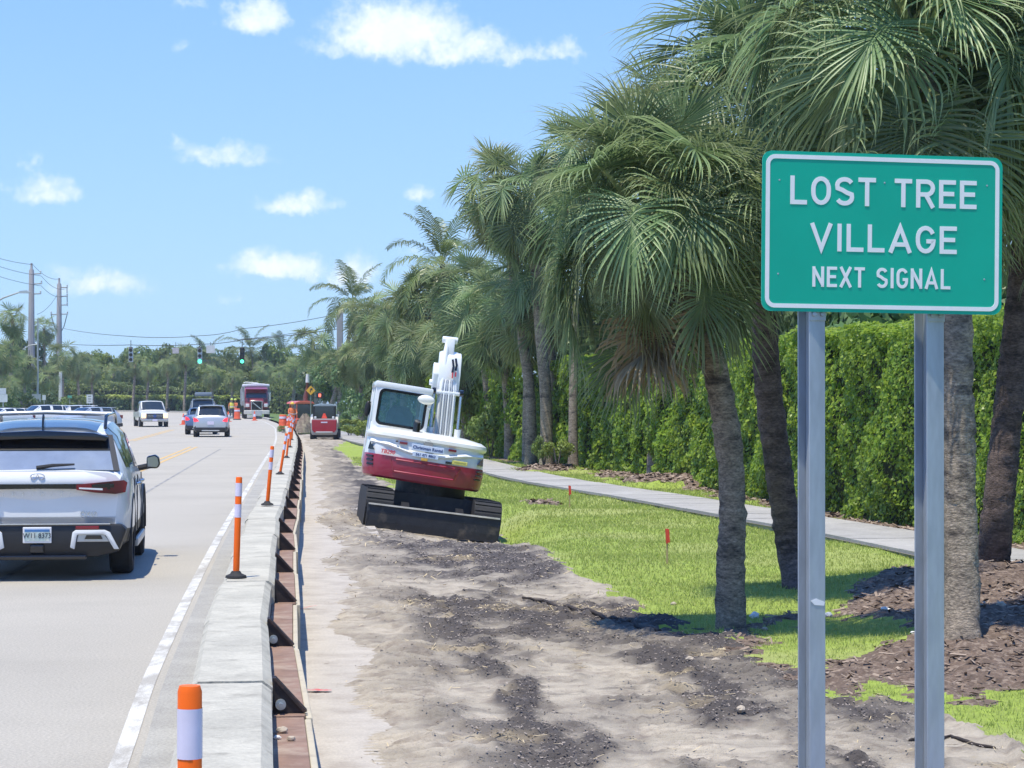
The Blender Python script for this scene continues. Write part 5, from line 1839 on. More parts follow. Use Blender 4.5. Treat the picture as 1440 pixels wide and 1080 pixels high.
# ---------------------------------------------------------------- dump truck
def dump_truck():
    Y = 205
    p = W(361, 590, Y)
    zg = road_z(Y)
    M_cab = paint('red_truck_paint', (.23, .025, .035))
    M_box = mat('grey_steel_box', (.42, .44, .46), .5, metal=.3, var=.1)
    M_tarp = mat('white_tarp', (.74, .76, .82), .7, var=.06)
    o = thing('dump_truck', 'red dump truck with a grey box and white rolled tarp, facing the camera', 'dump truck', (p.x, Y, zg), math.pi + .14)
    # front at +y (towards the camera), bumper at y=0
    mb = MB(); mb.prism([(0, .62), (.02, 1.55), (-.1, 1.72), (-1.45, 1.9), (-1.45, .62)], 'x', -.62, .62); hood = mb.build('hood', M_cab, o, 30, .06)
    mb = MB(); mb.prism([(-1.40, .8), (-1.40, 1.85), (-1.75, 2.68), (-2.0, 2.78), (-3.0, 2.80), (-3.0, .8)], 'x', -1.05, 1.05); cab = mb.build('cab', M_cab, o, 30, .06)
    mb = MB()
    mb.add([(-.94, -1.425, 1.90), (.94, -1.425, 1.90), (.90, -1.745, 2.60), (-.90, -1.745, 2.60)], [(0, 1, 2, 3)])
    mb.add([(-.94, -1.405, 1.90), (.94, -1.405, 1.90), (.90, -1.725, 2.60), (-.90, -1.725, 2.60)], [(0, 1, 2, 3)])
    mb.build('windshield', M_glass, cab)
    mb = MB(); mb.prism([(-1.45, 2.66), (-1.2, 2.62), (-1.15, 2.70), (-1.7, 2.86)], 'x', -.98, .98); mb.build('sun_visor', M_cab, cab, 0, .02)
    for s in (-1, 1):
        mb = MB(); mb.box((s * .80, -.75, 1.2), (.5, 1.2, .55)); mb.build('fender', M_cab, o, 30, .14)
        mb = MB(); mb.box((s * .82, -.12, 1.22), (.34, .1, .30)); mb.build('headlight', M_lamp, o, 0, .04)
        mb = MB(); mb.box((s * 1.22, -1.3, 2.0), (.16, .12, .8)); mb.tube([(s * 1.0, -1.4, 2.2), (s * 1.2, -1.3, 2.3)], .025, 6); mb.build('mirror', M_chrome, o, 0, .03)
        for y in (-.85, -5.2, -6.5):
            wheel(o, s * 1.02, y, .52, .52, .32, s, M_rims)
        mb = MB(); mb.tube([(s * 1.02, -3.1, 1.0), (s * 1.02, -3.1, 3.1)], .075, 10); mb.build('exhaust_stack', M_chrome, o, 40)
    mb = MB(); mb.box((0, .02, 1.18), (.92, .08, .80)); gr = mb.build('grille', M_gloss, o, 0, .03)
    mb = MB()
    for s in (-1, 1):
        mb.box((s * .48, .05, 1.18), (.06, .05, .86))
    mb.box((0, .05, 1.60), (1.0, .05, .06)); mb.box((0, .05, .77), (1.0, .05, .06))
    mb.add([(-.40, .075, .92), (-.32, .075, .88), (.40, .075, 1.46), (.32, .075, 1.50), (-.40, .055, .92), (-.32, .055, .88), (.40, .055, 1.46), (.32, .055, 1.50)], [(0, 1, 2, 3), (4, 7, 6, 5), (0, 4, 5, 1), (1, 5, 6, 2), (2, 6, 7, 3), (3, 7, 4, 0)])
    mb.build('grille_frame', M_chrome, gr)
    mb = MB(); mb.box((0, .06, .60), (2.3, .22, .36)); bu = mb.build('front_bumper', mat('pale_bumper', (.60, .58, .54), .5), o, 0, .05)
    mb = MB(); mb.box((0, .16, .52), (.9, .1, .5)); mb.build('plow_mount', M_silverp, bu, 0, .03)
    mb = MB()
    for s in (-1, 1):
        mb.prism([(-3.15, 1.25), (-3.15, 2.95), (-7.4, 2.75), (-7.4, 1.25)], 'x', s * 1.18, s * 1.26)
        for y in np.arange(-3.4, -7.3, -.62):
            mb.box((s * 1.285, y, 2.0), (.06, .1, 1.4))
    mb.box((0, -3.15, 2.2), (2.44, .08, 1.9)); mb.box((0, -5.3, 1.22), (2.44, 4.3, .08)); mb.box((0, -7.42, 1.95), (2.5, .06, 1.5))
    mb.build('dump_box', M_box, o, 0)
    mb = MB(); mb.prism([(-1.26, 2.92), (1.26, 2.92), (1.22, 3.14), (0, 3.24), (-1.22, 3.14)], 'y', -3.6, -2.35); mb.build('rolled_tarp', M_tarp, o, 30, .05)
    mb = MB(); mb.tube([(-.2, -3.0, 3.26), (.9, -3.0, 3.34), (1.1, -3.0, 3.25)], .04, 6); mb.build('tarp_arm', M_silverp, o, 40)
    mb = MB(); mb.box((0, -4.2, .78), (.8, 7.0, .28)); mb.build('frame', M_black, o)
dump_truck()

# ---------------------------------------------------------------- digger: white and red compact excavator from behind
def track(mb, x0, x1, yr, yf, r, z0=0):
    pr = []
    for k in range(9):
        a = math.pi / 2 + math.pi * k / 8
        pr.append((yr + r * math.cos(a), z0 + r + r * math.sin(a)))
    for k in range(9):
        a = -math.pi / 2 + math.pi * k / 8
        pr.append((yf + r * math.cos(a), z0 + r + r * math.sin(a)))
    mb.prism(pr, 'x', x0, x1)
    return pr

def excavator():
    M_w = paint('digger_white', (.78, .80, .80), .3)
    M_cream = paint('digger_cream', (.84, .83, .76), .35)
    M_r = paint('digger_red', (.33, .018, .045), .35)
    M_dk = mat('digger_black_steel', (.020, .022, .028), .5, var=.3, vscale=6, metal=.2, bump=.15, col2=(.10, .085, .07), v2scale=3.5, v2lo=.56, v2hi=.72)
    M_edge = mat('worn_steel_edge', (.60, .57, .50), .5, metal=.2, var=.25)
    M_gl = glass_mat('cab_glass', (.12, .28, .36), .72)
    M_label = mat('label_white', (.66, .74, .88), .5, var=.04)
    M_ink = mat('label_ink', (.02, .05, .20), .5)
    Yb = 34.4
    p = W(607, 751, Yb)
    o = thing('excavator', 'white and red compact excavator tilted on the dirt, black blade towards the camera', 'excavator', (p.x, Yb, p.z), 0,
              rot=(R(-1.0), R(7.2), R(6.0)))
    # --- undercarriage
    for s in (-1, 1):
        mb = MB()
        pr = track(mb, s * .62, s * 1.04, .42, 2.55, .29)
        # grousers
        L_ = len(pr)
        for i in range(L_):
            a, b = Vector((0, *pr[i])), Vector((0, *pr[(i + 1) % L_]))
            nseg = max(1, int((b - a).length / .14))
            for k in range(nseg):
                c = a + (b - a) * (k + .5) / nseg
                t = (b - a).normalized()
                an = math.atan2(t.z, t.y)
                mb.box((s * .83, c.y, c.z), (.40, .035, .035), (an, 0, 0))
        tr = mb.build('track', M_rubber, o)
        mb = MB(); mb.box((s * .80, 1.45, .29), (.18, 2.0, .22)); mb.build('track_frame', M_dk, tr, 0, .02)
        mb = MB()
        for y in (.42, 2.55):
            mb.lathe([(0, s * 1.0), (.2, s * 1.0), (.21, s * .9), (0, s * .88)], 16, 'x', (0, y, .29))
        for y in (.85, 1.2, 1.55, 1.9, 2.2):
            mb.lathe([(0, s * 1.0), (.1, s * 1.0), (.1, s * .9)], 12, 'x', (0, y, .12))
        mb.build('track_wheel', M_dk, tr, 40)
    mb = MB(); mb.box((0, 1.45, .42), (1.3, 1.3, .28)); mb.cyl((0, 1.45, .5), (0, 1.45, .80), .55, n=24)
    mb.build('undercarriage', M_dk, o, 40)
    # --- blade, concave towards the tracks
    mb = MB()
    pr = [(-.012, -.02), (-.022, .10), (-.022, .24), (-.012, .345), (.03, .345), (.02, .24), (.02, .10), (.03, -.02)]
    mb.prism(pr, 'x', -1.0, 1.0)
    bl = mb.build('blade', M_dk, o)
    mb = MB(); mb.box((0, -.005, .35), (2.0, .085, .022)); mb.build('blade_top_edge', M_edge, bl)
    for s in (-1, 1):
        mb = MB()
        mb.prism([(.0, 0), (-.03, .12), (-.03, .24), (.0, .34), (.22, .34), (.12, 0)], 'x', s * 1.0 - .012, s * 1.0 + .012)
        mb.build('blade_end', M_dk, bl)
        mb = MB()
        mb.prism([(.05, .05), (.05, .25), (.6, .42), (.6, .28)], 'x', s * .42 - .06, s * .42 + .06)
        mb.build('blade_arm', M_dk, bl)
    # --- upper works
    zc = .78
    # red counterweight: a bowed block
    def bowed(name, m_, zs, half, ybk, bow, parent=o, n=17, depth=.95, bev=.02):
        """zs: list of (z, halfwidth scale, setback)"""
        mb = MB()
        vs, fs = [], []
        for (z, sc_, sb) in zs:
            for k in range(n):
                t = k / (n - 1) * 2 - 1
                x = half * sc_ * (t if abs(t) < .93 else t)
                y = ybk + sb + bow * (abs(t) ** 2.2) + (.14 * max(0, (abs(t) - .82) / .18) ** 2)
                vs.append((x, y, z))
            vs.append((half * sc_, ybk + depth, z))
            vs.append((-half * sc_, ybk + depth, z))
        m = n + 2
        for i in range(len(zs) - 1):
            for k in range(m):
                k2 = (k + 1) % m
                fs.append((i * m + k, i * m + k2, (i + 1) * m + k2, (i + 1) * m + k))
        fs.append(tuple(range(m - 1, -1, -1)))
        fs.append(tuple((len(zs) - 1) * m + k for k in range(m)))
        mb.add(vs, fs)
        return mb.build(name, m_, parent, 35)
    cw = bowed('counterweight', M_r, [(zc - .05, .94, .05), (zc - .02, .975, .012), (zc + .06, .99, .002), (zc + .20, 1.0, 0), (zc + .30, .985, .0)], .93, .52, .16)
    # pressed panel in the counterweight: a raised rim
    def ypos(x, half=.93, ybk=.52, bow=.16):
        return ybk + bow * (abs(x / half) ** 2.2) + (.14 * max(0, (abs(x / half) - .82) / .18) ** 2)
    mb = MB()
    for zz in (zc + .07, zc + .25):
        for k in range(8):
            x0, x1 = -.46 + k * .115, -.46 + (k + 1) * .115
            y0, y1 = ypos(x0) - .006, ypos(x1) - .006
            mb.add([(x0, y0, zz), (x1, y1, zz), (x1, y1 - .012, zz + .008), (x0, y0 - .012, zz + .008), (x1, y1, zz + .022), (x0, y0, zz + .022)], [(0, 1, 2, 3), (3, 2, 4, 5)])
    for s in (-1, 1):
        x0, x1 = s * .46, s * .54
        mb.add([(x0, ypos(x0) - .006, zc + .07), (x0, ypos(x0) - .016, zc + .08), (x1, ypos(x1) - .016, zc + .26), (x1, ypos(x1) - .006, zc + .27), (x0 + s * .02, ypos(x0) - .004, zc + .07), (x1 + s * .02, ypos(x1) - .004, zc + .27)],
               [(0, 1, 2, 3), (1, 4, 5, 2)])
    mb.build('pressed_rim', M_r, cw, 35)
    for s in (-1, 1):
        for k in range(3):
            mb = MB()
            xx = s * (.835 - .012 * k)
            mb.box((xx, ypos(.80) + .075, zc + .26 - k * .062), (.15, .09, .03), (0, 0, s * .9))
            mb.build('vent_slot', M_gloss, cw, 0, .008)
    # white rear cover
    hd = bowed('engine_cover', M_w, [(zc + .30, .99, .005), (zc + .36, .99, .0), (zc + .52, .975, .02), (zc + .60, .965, .02)], .92, .525, .165, depth=1.1)
    tp = bowed('engine_hood', M_cream, [(zc + .56, .985, .02), (zc + .60, 1.0, -.012), (zc + .65, .99, -.005), (zc + .70, .90, .10), (zc + .745, .66, .42), (zc + .75, .4, .6)], .93, .525, .165, depth=1.1)
    mb = MB()
    for s in (-1, 1):      # sculpted crease running from the corners to the middle
        pts = [(s * .88, .49), (s * .6, .47), (s * .3, .405), (s * .05, .375)]
        for (xa, za), (xb, zb) in zip(pts[:-1], pts[1:]):
            mb.add([(xa, ypos(xa) - .003, zc + za - .03), (xb, ypos(xb) - .003, zc + zb - .03), (xb, ypos(xb) - .022, zc + zb), (xa, ypos(xa) - .022, zc + za), (xb, ypos(xb) + .012, zc + zb + .035), (xa, ypos(xa) + .012, zc + za + .035)], [(0, 1, 2, 3), (3, 2, 4, 5)])
    mb.build('cover_crease', M_w, hd, 40)
    for s in (-1, 1):
        mb = MB(); x = s * .80
        mb.add([(s * .80, ypos(.80) - .012, zc + .36), (s * .90, ypos(.90) - .012, zc + .36), (s * .885, ypos(.885) - .012, zc + .48), (s * .80, ypos(.8) + .03, zc + .36), (s * .90, ypos(.90) + .03, zc + .36), (s * .885, ypos(.885) + .03, zc + .48)],
               [(0, 1, 2), (3, 5, 4), (0, 3, 4, 1), (1, 4, 5, 2), (2, 5, 3, 0)])
        mb.build('grab_recess', M_gloss, hd)
        x = s * .38
        mb = MB(); mb.box((x, ypos(x) + .0, zc + .525), (.12, .035, .034), (0, 0, s * .13)); mb.build('reflector', M_red, hd)
    mb = MB(); mb.tube([(-.50, ypos(.5) - .01, zc + .54), (-.47, ypos(.47) - .02, zc + .54)], .015, 6); mb.build('hood_lock', M_black, hd)
    mb = MB(); mb.lathe([(0, .0), (.07, .0), (.075, .03)], 16, 'y', (0, .515, zc + .555)); mb.build('hood_latch', mat('latch_grey', (.30, .29, .27), .5), hd, 40)
    def label(x, z, wd, ht, m_, txt, size, ink, nm='label', sh=0.0, bold=0.0):
        mb = MB(); mb.box((x, ypos(x) - .022, zc + z), (wd, .012, ht)); a = mb.build(nm, m_, hd, 0, .004)
        if txt:
            t = text_mesh('lettering', txt, size, ink, .001, 'CENTER', sh, bold)
            link('lettering', t, a, (x, ypos(x) - .0295, zc + z), (R(90), 0, 0))
        return a
    label(0, .490, .50, .095, M_label, 'Christman Rental', .066, M_ink, bold=.0016)
    label(-.02, .385, .40, .072, M_label, '561 471 8863', .056, M_ink, bold=.0012)
    label(.52, .352, .24, .06, mat('label_yellow', (.70, .64, .16), .5), 'WARNING', .038, mat('label_green_ink', (.30, .34, .10), .5))
    label(-.03, .322, .10, .04, mat('label_amber', (.75, .45, .08), .5), None, 0, None)
    label(.35, .33, .10, .036, M_gloss, None, 0, None)
    M_redink = mat('red_lettering', (.62, .03, .05), .4)
    t = text_mesh('lettering', 'TB290', .085, M_redink, .002, 'CENTER', .15, .002)
    link('lettering', t, hd, (-.60, ypos(.60) - .022, zc + .355), (R(90), 0, -.24))
    mb = MB(); mb.cyl((-.20, .86, zc + .70), (-.20, .86, zc + .87), .058, n=14); mb.cyl((-.20, .86, zc + .86), (-.20, .84, zc + .90), .05, n=14); mb.build('exhaust_pipe', M_gloss, o, 40)
    # --- deck
    mb = MB(); mb.box((0, 1.75, zc + .05), (1.66, 1.5, .16)); mb.build('deck', M_dk, o, 0, .03)
    # --- cab: pillars, roof, glass
    x0, x1, y0, y1, z0, z1 = -.90, -.015, 1.22, 2.55, zc + .12, zc + 1.42
    cab = MB()
    t_ = .07
    cab.box(((x0 + x1) / 2, (y0 + y1) / 2, z1 - .03), (x1 - x0 + .02, y1 - y0 + .04, .09))
    cab.box(((x0 + x1) / 2, y0 + .035, (z0 + zc + .80) / 2), (x1 - x0, .07, zc + .80 - z0))
    for x in (x0 + t_ / 2, x1 - t_ / 2):
        cab.box((x, y0 + .035, (z1 + zc + .78) / 2), (t_, .066, z1 - zc - .82))
        cab.box((x, y1 - .035, (z1 + z0) / 2), (t_, .07, z1 - z0 - .08))
    cab.box((x0 + .03, (y0 + y1) / 2, (z0 + zc + .62) / 2), (.056, y1 - y0 - .15, zc + .62 - z0))
    cab.box((x1 - .03, (y0 + y1) / 2, (z0 + zc + .74) / 2), (.056, y1 - y0 - .15, zc + .74 - z0))
    cab.box((x0 + .03, (y0 + y1) / 2 + .1, (z1 + z0) / 2), (.054, .07, z1 - z0 - .1))
    cb = cab.build('cab', M_w, o, 35, .018)
    # frame round the rear window
    wx0, wx1, wz0, wz1 = x0 + .075, x1 - .065, zc + .77, z1 - .10
    fr = MB()
    def rrect(cx, cz, hw, hh, r_, y, n=5):
        pts = []
        for (sx, sz, a0) in ((1, 1, 0), (-1, 1, 90), (-1, -1, 180), (1, -1, 270)):
            for k in range(n + 1):
                a = R(a0 + 90 * k / n)
                pts.append((cx + sx * (hw - r_) + r_ * math.cos(a), y, cz + sz * (hh - r_) + r_ * math.sin(a)))
        return pts
    cxw, czw, hw_, hh_ = (wx0 + wx1) / 2, (wz0 + wz1) / 2, (wx1 - wx0) / 2, (wz1 - wz0) / 2
    A = rrect(cxw, czw, hw_ + .012, hh_ + .012, .09, y0 - .012)
    B = rrect(cxw, czw, hw_ - .03, hh_ - .03, .07, y0 - .012)
    A2 = rrect(cxw, czw, hw_ + .012, hh_ + .012, .09, y0 + .03)
    k = len(A)
    fr.add(A + B + A2, [(i, (i + 1) % k, k + (i + 1) % k, k + i) for i in range(k)] + [(i, (i + 1) % k, 2 * k + (i + 1) % k, 2 * k + i) for i in range(k)])
    wf_ = fr.build('window_seal', M_gloss, cb)
    gl = MB(); gl.add(rrect(cxw, czw, hw_ - .02, hh_ - .02, .08, y0 - .004), [tuple(range(k))]); gl.build('rear_window', M_gl, cb)
    fill = MB()   # white sheet around the rounded window
    O = rrect(cxw, (z1 - .05 + zc + .74) / 2, (x1 - x0) / 2 - .01, (z1 - .05 - zc - .74) / 2, .02, y0 + .004)
    fill.add(O + A, [(i, (i + 1) % k, k + (i + 1) % k, k + i) for i in range(k)])
    fill.build('rear_panel', M_w, cb)
    gl = MB(); gl.add([(x0 + .02, y0 + .1, zc + .63), (x0 + .02, y1 - .1, zc + .63), (x0 + .02, y1 - .1, z1 - .1), (x0 + .02, y0 + .1, z1 - .1)], [(0, 1, 2, 3)]); gl.build('side_window', M_gl, cb)
    gl = MB(); gl.add([(x1 - .02, y0 + .1, zc + .75), (x1 - .02, y1 - .1, zc + .75), (x1 - .02, y1 - .1, z1 - .1), (x1 - .02, y0 + .1, z1 - .1)], [(0, 1, 2, 3)]); gl.build('side_window', M_gl, cb)
    gl = MB(); gl.add([(x0 + .08, y1 - .03, z0 + .1), (x1 - .08, y1 - .03, z0 + .1), (x1 - .08, y1 - .03, z1 - .1), (x0 + .08, y1 - .03, z1 - .1)], [(0, 1, 2, 3)]); gl.build('windshield', M_gl, cb)
    mb = MB(); mb.box((cxw, 1.75, zc + .55), (.46, .46, .14)); mb.prism([(-.22, .6), (.22, .6), (.20, 1.0), (.12, 1.1), (-.12, 1.1), (-.20, 1.0)], 'y', 1.48, 1.6, Matrix.Translation((cxw, 0, zc)))
    mb.build('operator_seat', mat('seat_fabric', (.10, .11, .12), .8, var=.2), cb, 30, .03)
    mb = MB(); mb.ell((x1 - .085, y0 - .07, z1 - .17), (.135, .05, .075), 16, 10); mb.tube([(x1 - .02, y0 - .06, z1 - .30), (x1 + .01, y0 + .0, z1 - .12)], .02, 6)
    mb.build('work_lamp', M_cream, cb, 50)
    mb = MB(); mb.ell((x0 - .03, y1 - .1, z1 - .42), (.05, .03, .13), 10, 8); mb.tube([(x0, y1 - .1, z1 - .3), (x0 - .03, y1 - .1, z1 - .4)], .012, 5); mb.build('mirror', M_black, cb, 40)
    # --- boom: folded up in front, leaning a little back
    bx0 = .27
    bm_ = MB()
    bm_.prism([(1.75, zc + .2), (1.60, zc + .75), (1.68, zc + 1.55), (1.95, zc + 2.05), (2.15, zc + 2.10), (2.15, zc + 1.7), (1.98, zc + 1.3), (2.0, zc + .3)], 'x', bx0 - .14, bx0 + .14)
    bo = bm_.build('boom', M_w, o, 30, .02)
    bm_ = MB()
    bm_.prism([(1.72, zc + 1.42), (1.70, zc + 1.72), (1.80, zc + 2.0), (1.95, zc + 2.08), (1.98, zc + 1.6)], 'x', bx0 - .18, bx0 + .18)
    bm_.prism([(1.62, zc + 1.38), (1.62, zc + 1.44), (1.8, zc + 1.44), (1.8, zc + 1.38)], 'x', bx0 - .22, bx0 + .22)
    bm_.build('boom_elbow', M_w, bo, 30, .02)
    for k, dx in enumerate((-.10, -.06, -.02, .02, .06, .10)):
        q = MB(); q.tube([(bx0 + dx, 1.58, zc + .30), (bx0 + dx, 1.565, zc + .75), (bx0 + dx, 1.63, zc + 1.40), (bx0 + dx * .8, 1.70, zc + 1.62)], .0145, 6)
        q.build('hydraulic_pipe', M_w if k % 2 else M_silverp, bo, 50)
    for s in (-1, 1):
        q = MB(); q.tube([(bx0 + s * .215, 1.66, zc + .2), (bx0 + s * .215, 1.60, zc + .85)], .052, 12); q.build('boom_cylinder', M_w, bo, 40)
        q = MB(); q.tube([(bx0 + s * .215, 1.60, zc + .85), (bx0 + s * .215, 1.66, zc + 1.42)], .028, 10); q.build('cylinder_rod', M_chrome, bo, 40)
        q = MB(); q.cyl((bx0 + s * .19, 1.67, zc + 1.42), (bx0 + s * .25, 1.67, zc + 1.42), .06, n=12); q.build('pin', M_gloss, bo, 40)
    q = MB()
    q.prism([(1.95, zc + 1.72), (1.86, zc + 2.05), (1.90, zc + 2.3), (2.1, zc + 2.3), (2.3, zc + 1.6), (2.2, zc + 1.5)], 'x', bx0 - .09, bx0 + .05)
    q.cyl((bx0 - .15, 2.0, zc + 2.27), (bx0 + .1, 2.0, zc + 2.27), .055, n=12)
    ar = q.build('stick', M_w, o, 30, .015)
    q = MB(); q.tube([(bx0 - .09, 1.72, zc + 1.5), (bx0 - .09, 1.82, zc + 2.0), (bx0 - .07, 1.95, zc + 2.25)], [.05, .045, .03], 10); q.build('stick_cylinder', M_w, ar, 40)
    q = MB(); q.prism([(1.75, zc + 1.45), (1.70, zc + 1.70), (1.78, zc + 1.88), (1.9, zc + 1.85), (1.9, zc + 1.5)], 'x', bx0 - .26, bx0 - .17); q.cyl((bx0 - .30, 1.78, zc + 1.56), (bx0 - .16, 1.78, zc + 1.56), .05, n=10)
    q.build('link_bracket', M_w, ar, 30, .01)
    q = MB(); q.tube([(bx0 + .03, 1.72, zc + 1.95), (bx0 + .05, 1.67, zc + 1.84), (bx0 + .04, 1.66, zc + 1.74)], .02, 6); q.tube([(bx0 + .08, 1.74, zc + 1.97), (bx0 + .10, 1.68, zc + 1.86), (bx0 + .09, 1.66, zc + 1.78)], .02, 6); q.build('hose', M_gloss, ar, 40)
    q = MB(); q.box((bx0 + .045, 1.652, zc + 1.70), (.02, .02, .09)); q.box((bx0 + .095, 1.652, zc + 1.72), (.02, .02, .07)); q.build('red_hose_tag', M_redink, ar)
    # bucket curled in behind the boom, low in front
    q = MB(); q.prism([(2.55, zc - .5), (2.95, zc - .55), (3.1, zc - .2), (2.95, zc + .15), (2.6, zc + .1)], 'x', bx0 - .35, bx0 + .35); q.build('bucket', M_dk, o, 0, .02)
    q = MB(); q.prism([(2.15, zc + 1.65), (2.3, zc + 1.6), (2.85, zc + .1), (2.7, zc + .05)], 'x', bx0 - .1, bx0 + .1); q.build('dipper_arm', M_w, o, 0, .02)
    for ch in list(o.children):
        if ch.name.split('.')[0] in ('counterweight', 'engine_cover', 'engine_hood', 'exhaust_pipe', 'deck', 'cab', 'boom', 'stick', 'bucket', 'dipper_arm'):
            ch.location.x = -.13 if ch.name.split('.')[0] in ('boom', 'stick') else -.22
            ch.rotation_euler.y = R(-1.0 if ch.name.split('.')[0] in ('boom', 'stick') else 1.8)
excavator()

# ---------------------------------------------------------------- red compact track loader
def loader():
    M_lr = paint('loader_red', (.36, .012, .03), .4)
    M_lw = paint('loader_white', (.40, .38, .37), .4)
    Y = 112
    p = W(456, 619, Y)
    o = thing('track_loader', 'red and white compact track loader driving away on the dirt', 'loader', (p.x, Y, p.z), heading(120) - .05)
    o.scale = (.88, .88, .88)
    for s in (-1, 1):
        mb = MB(); track(mb, s * .50, s * .80, .5, 2.0, .27); mb.build('track', M_rubber, o)
        mb = MB(); mb.prism([(-.05, .95), (.2, 1.30), (1.9, 1.45), (2.6, .9), (2.6, .7), (1.8, 1.1), (.3, 1.0), (.05, .75)], 'x', s * .62, s * .78); mb.build('lift_arm', M_lw, o, 0, .02)
    mb = MB(); mb.box((0, 1.0, .55), (1.16, 2.0, .5)); mb.prism([(-.68, .30), (.68, .30), (.74, .5), (.72, 1.12), (.66, 1.2), (-.66, 1.2), (-.72, 1.12), (-.74, .5)], 'y', -.08, .5)
    bd = mb.build('body', M_lw, o, 0, .03)
    mb = MB(); mb.prism([(-.56, .44), (-.68, .58), (-.69, 1.13), (.69, 1.13), (.68, .58), (.56, .44)], 'y', -.13, -.07); dr = mb.build('rear_door', M_lr, bd, 0, .02)
    mb = MB(); mb.box((0, -.14, .44), (.95, .06, .10)); mb.build('rear_bumper', M_silverp, bd, 0, .02)
    mb = MB(); mb.box((0, -.135, 1.0), (.36, .02, .07)); mb.build('name_plate', M_band, dr)
    mb = MB()
    for s in (-1, 1):
        mb.box((s * .60, .45, 1.55), (.10, .09, .76)); mb.box((s * .58, 1.5, 1.5), (.08, .08, .8))
    mb.box((0, .46, 1.22), (1.2, .08, .06))
    cb = mb.build('cab_frame', M_black, o)
    mb = MB(); mb.prism([(-.64, 1.90), (.64, 1.90), (.60, 1.97), (.3, 2.03), (-.3, 2.03), (-.60, 1.97)], 'y', .3, 1.6); mb.build('cab_roof', mat('roof_grey_blue', (.28, .36, .42), .4), cb, 0, .02)
    mb = MB(); mb.box((0, .48, 1.58), (1.1, .02, .66)); mb.build('rear_window', M_glass, cb)
    mb = MB(); mb.add([(-.16, .12, 1.22), (.16, .12, 1.22), (.05, .14, 1.50), (-.05, .14, 1.50), (-.16, .15, 1.22), (.16, .15, 1.22), (.05, .17, 1.50), (-.05, .17, 1.50)], [(0, 1, 2, 3), (4, 7, 6, 5), (0, 4, 5, 1), (1, 5, 6, 2), (2, 6, 7, 3), (3, 7, 4, 0)])
    mb.build('slow_vehicle_triangle', mat('fluor_orange', (.90, .09, .05), .5), bd)
    for s in (-1, 1):
        mb = MB(); mb.box((s * .5, .1, 1.27), (.12, .1, .12)); mb.build('tail_lamp', M_lamp, bd, 0, .02)
    mb = MB(); mb.prism([(2.5, .1), (3.2, .1), (3.1, .5), (2.6, .6)], 'x', -.85, .85); mb.build('bucket', M_black, o)
loader()

# ---------------------------------------------------------------- small orange digger further on
def small_digger():
    M_o = paint('digger_orange', (.66, .12, .05), .4)
    M_br = mat('brown_boom', (.17, .055, .04), .5)
    Y = 150
    p = W(424, 606, Y)
    o = thing('excavator', 'small orange excavator with a brown raised boom, behind the soil heap', 'excavator', (p.x, Y, p.z), .5)
    for s in (-1, 1):
        mb = MB(); track(mb, s * .42, s * .72, -.7, .7, .22); mb.build('track', M_rubber, o)
    mb = MB(); mb.box((0, 0, .62), (1.25, 1.5, .4)); bd = mb.build('house', M_o, o, 0, .08)
    mb = MB(); mb.prism([(-.6, .42), (.6, .42), (.62, .78), (-.62, .78)], 'y', -.95, -.6); mb.build('counterweight', M_black, bd, 0, .06)
    mb = MB()
    for x in (-.55, .45):
        for y in (-.5, .6):
            mb.box((x, y, 1.3), (.07, .07, 1.0))
    cb = mb.build('cab_frame', M_o, o)
    mb = MB(); mb.prism([(-.75, 1.78), (.65, 1.78), (.58, 1.9), (.2, 1.98), (-.4, 1.98), (-.68, 1.9)], 'y', -.7, .8); mb.build('cab_roof', M_o, cb, 0, .03)
    mb = MB(); mb.box((-.05, .05, 1.28), (.96, 1.04, .92)); mb.build('cab_window', M_glass, cb)
    mb = MB(); mb.prism([(.4, .7), (.7, .8), (.95, 2.2), (.55, 2.8), (.35, 2.75), (.6, 2.1)], 'x', .5, .72); mb.build('boom', M_br, o, 0, .02)
    mb = MB(); mb.tube([(.6, .55, 2.0), (.6, .40, 3.2)], [.10, .09], 8); mb.build('stick', M_br, o, 40)
    mb = MB(); mb.tube([(.6, .40, 3.2), (.6, .38, 3.75)], [.13, .10], 10); mb.build('stick_end', P_white, o, 40)
small_digger()
# ================================================================ THE GREEN SIGN
M_green = mat('sign_green', (.0, .42, .285), .38, var=.05, vscale=3, spec=.4)
M_swhite = mat('sign_white', (.86, .87, .88), .4, var=.03)
M_galv = mat('galvanised_steel', (.40, .45, .51), .45, metal=.35, var=.14, vscale=14, rvar=.1, col2=(.30, .34, .40), v2scale=4, v2lo=.52, v2hi=.75, stretch=(1, 1, .25))

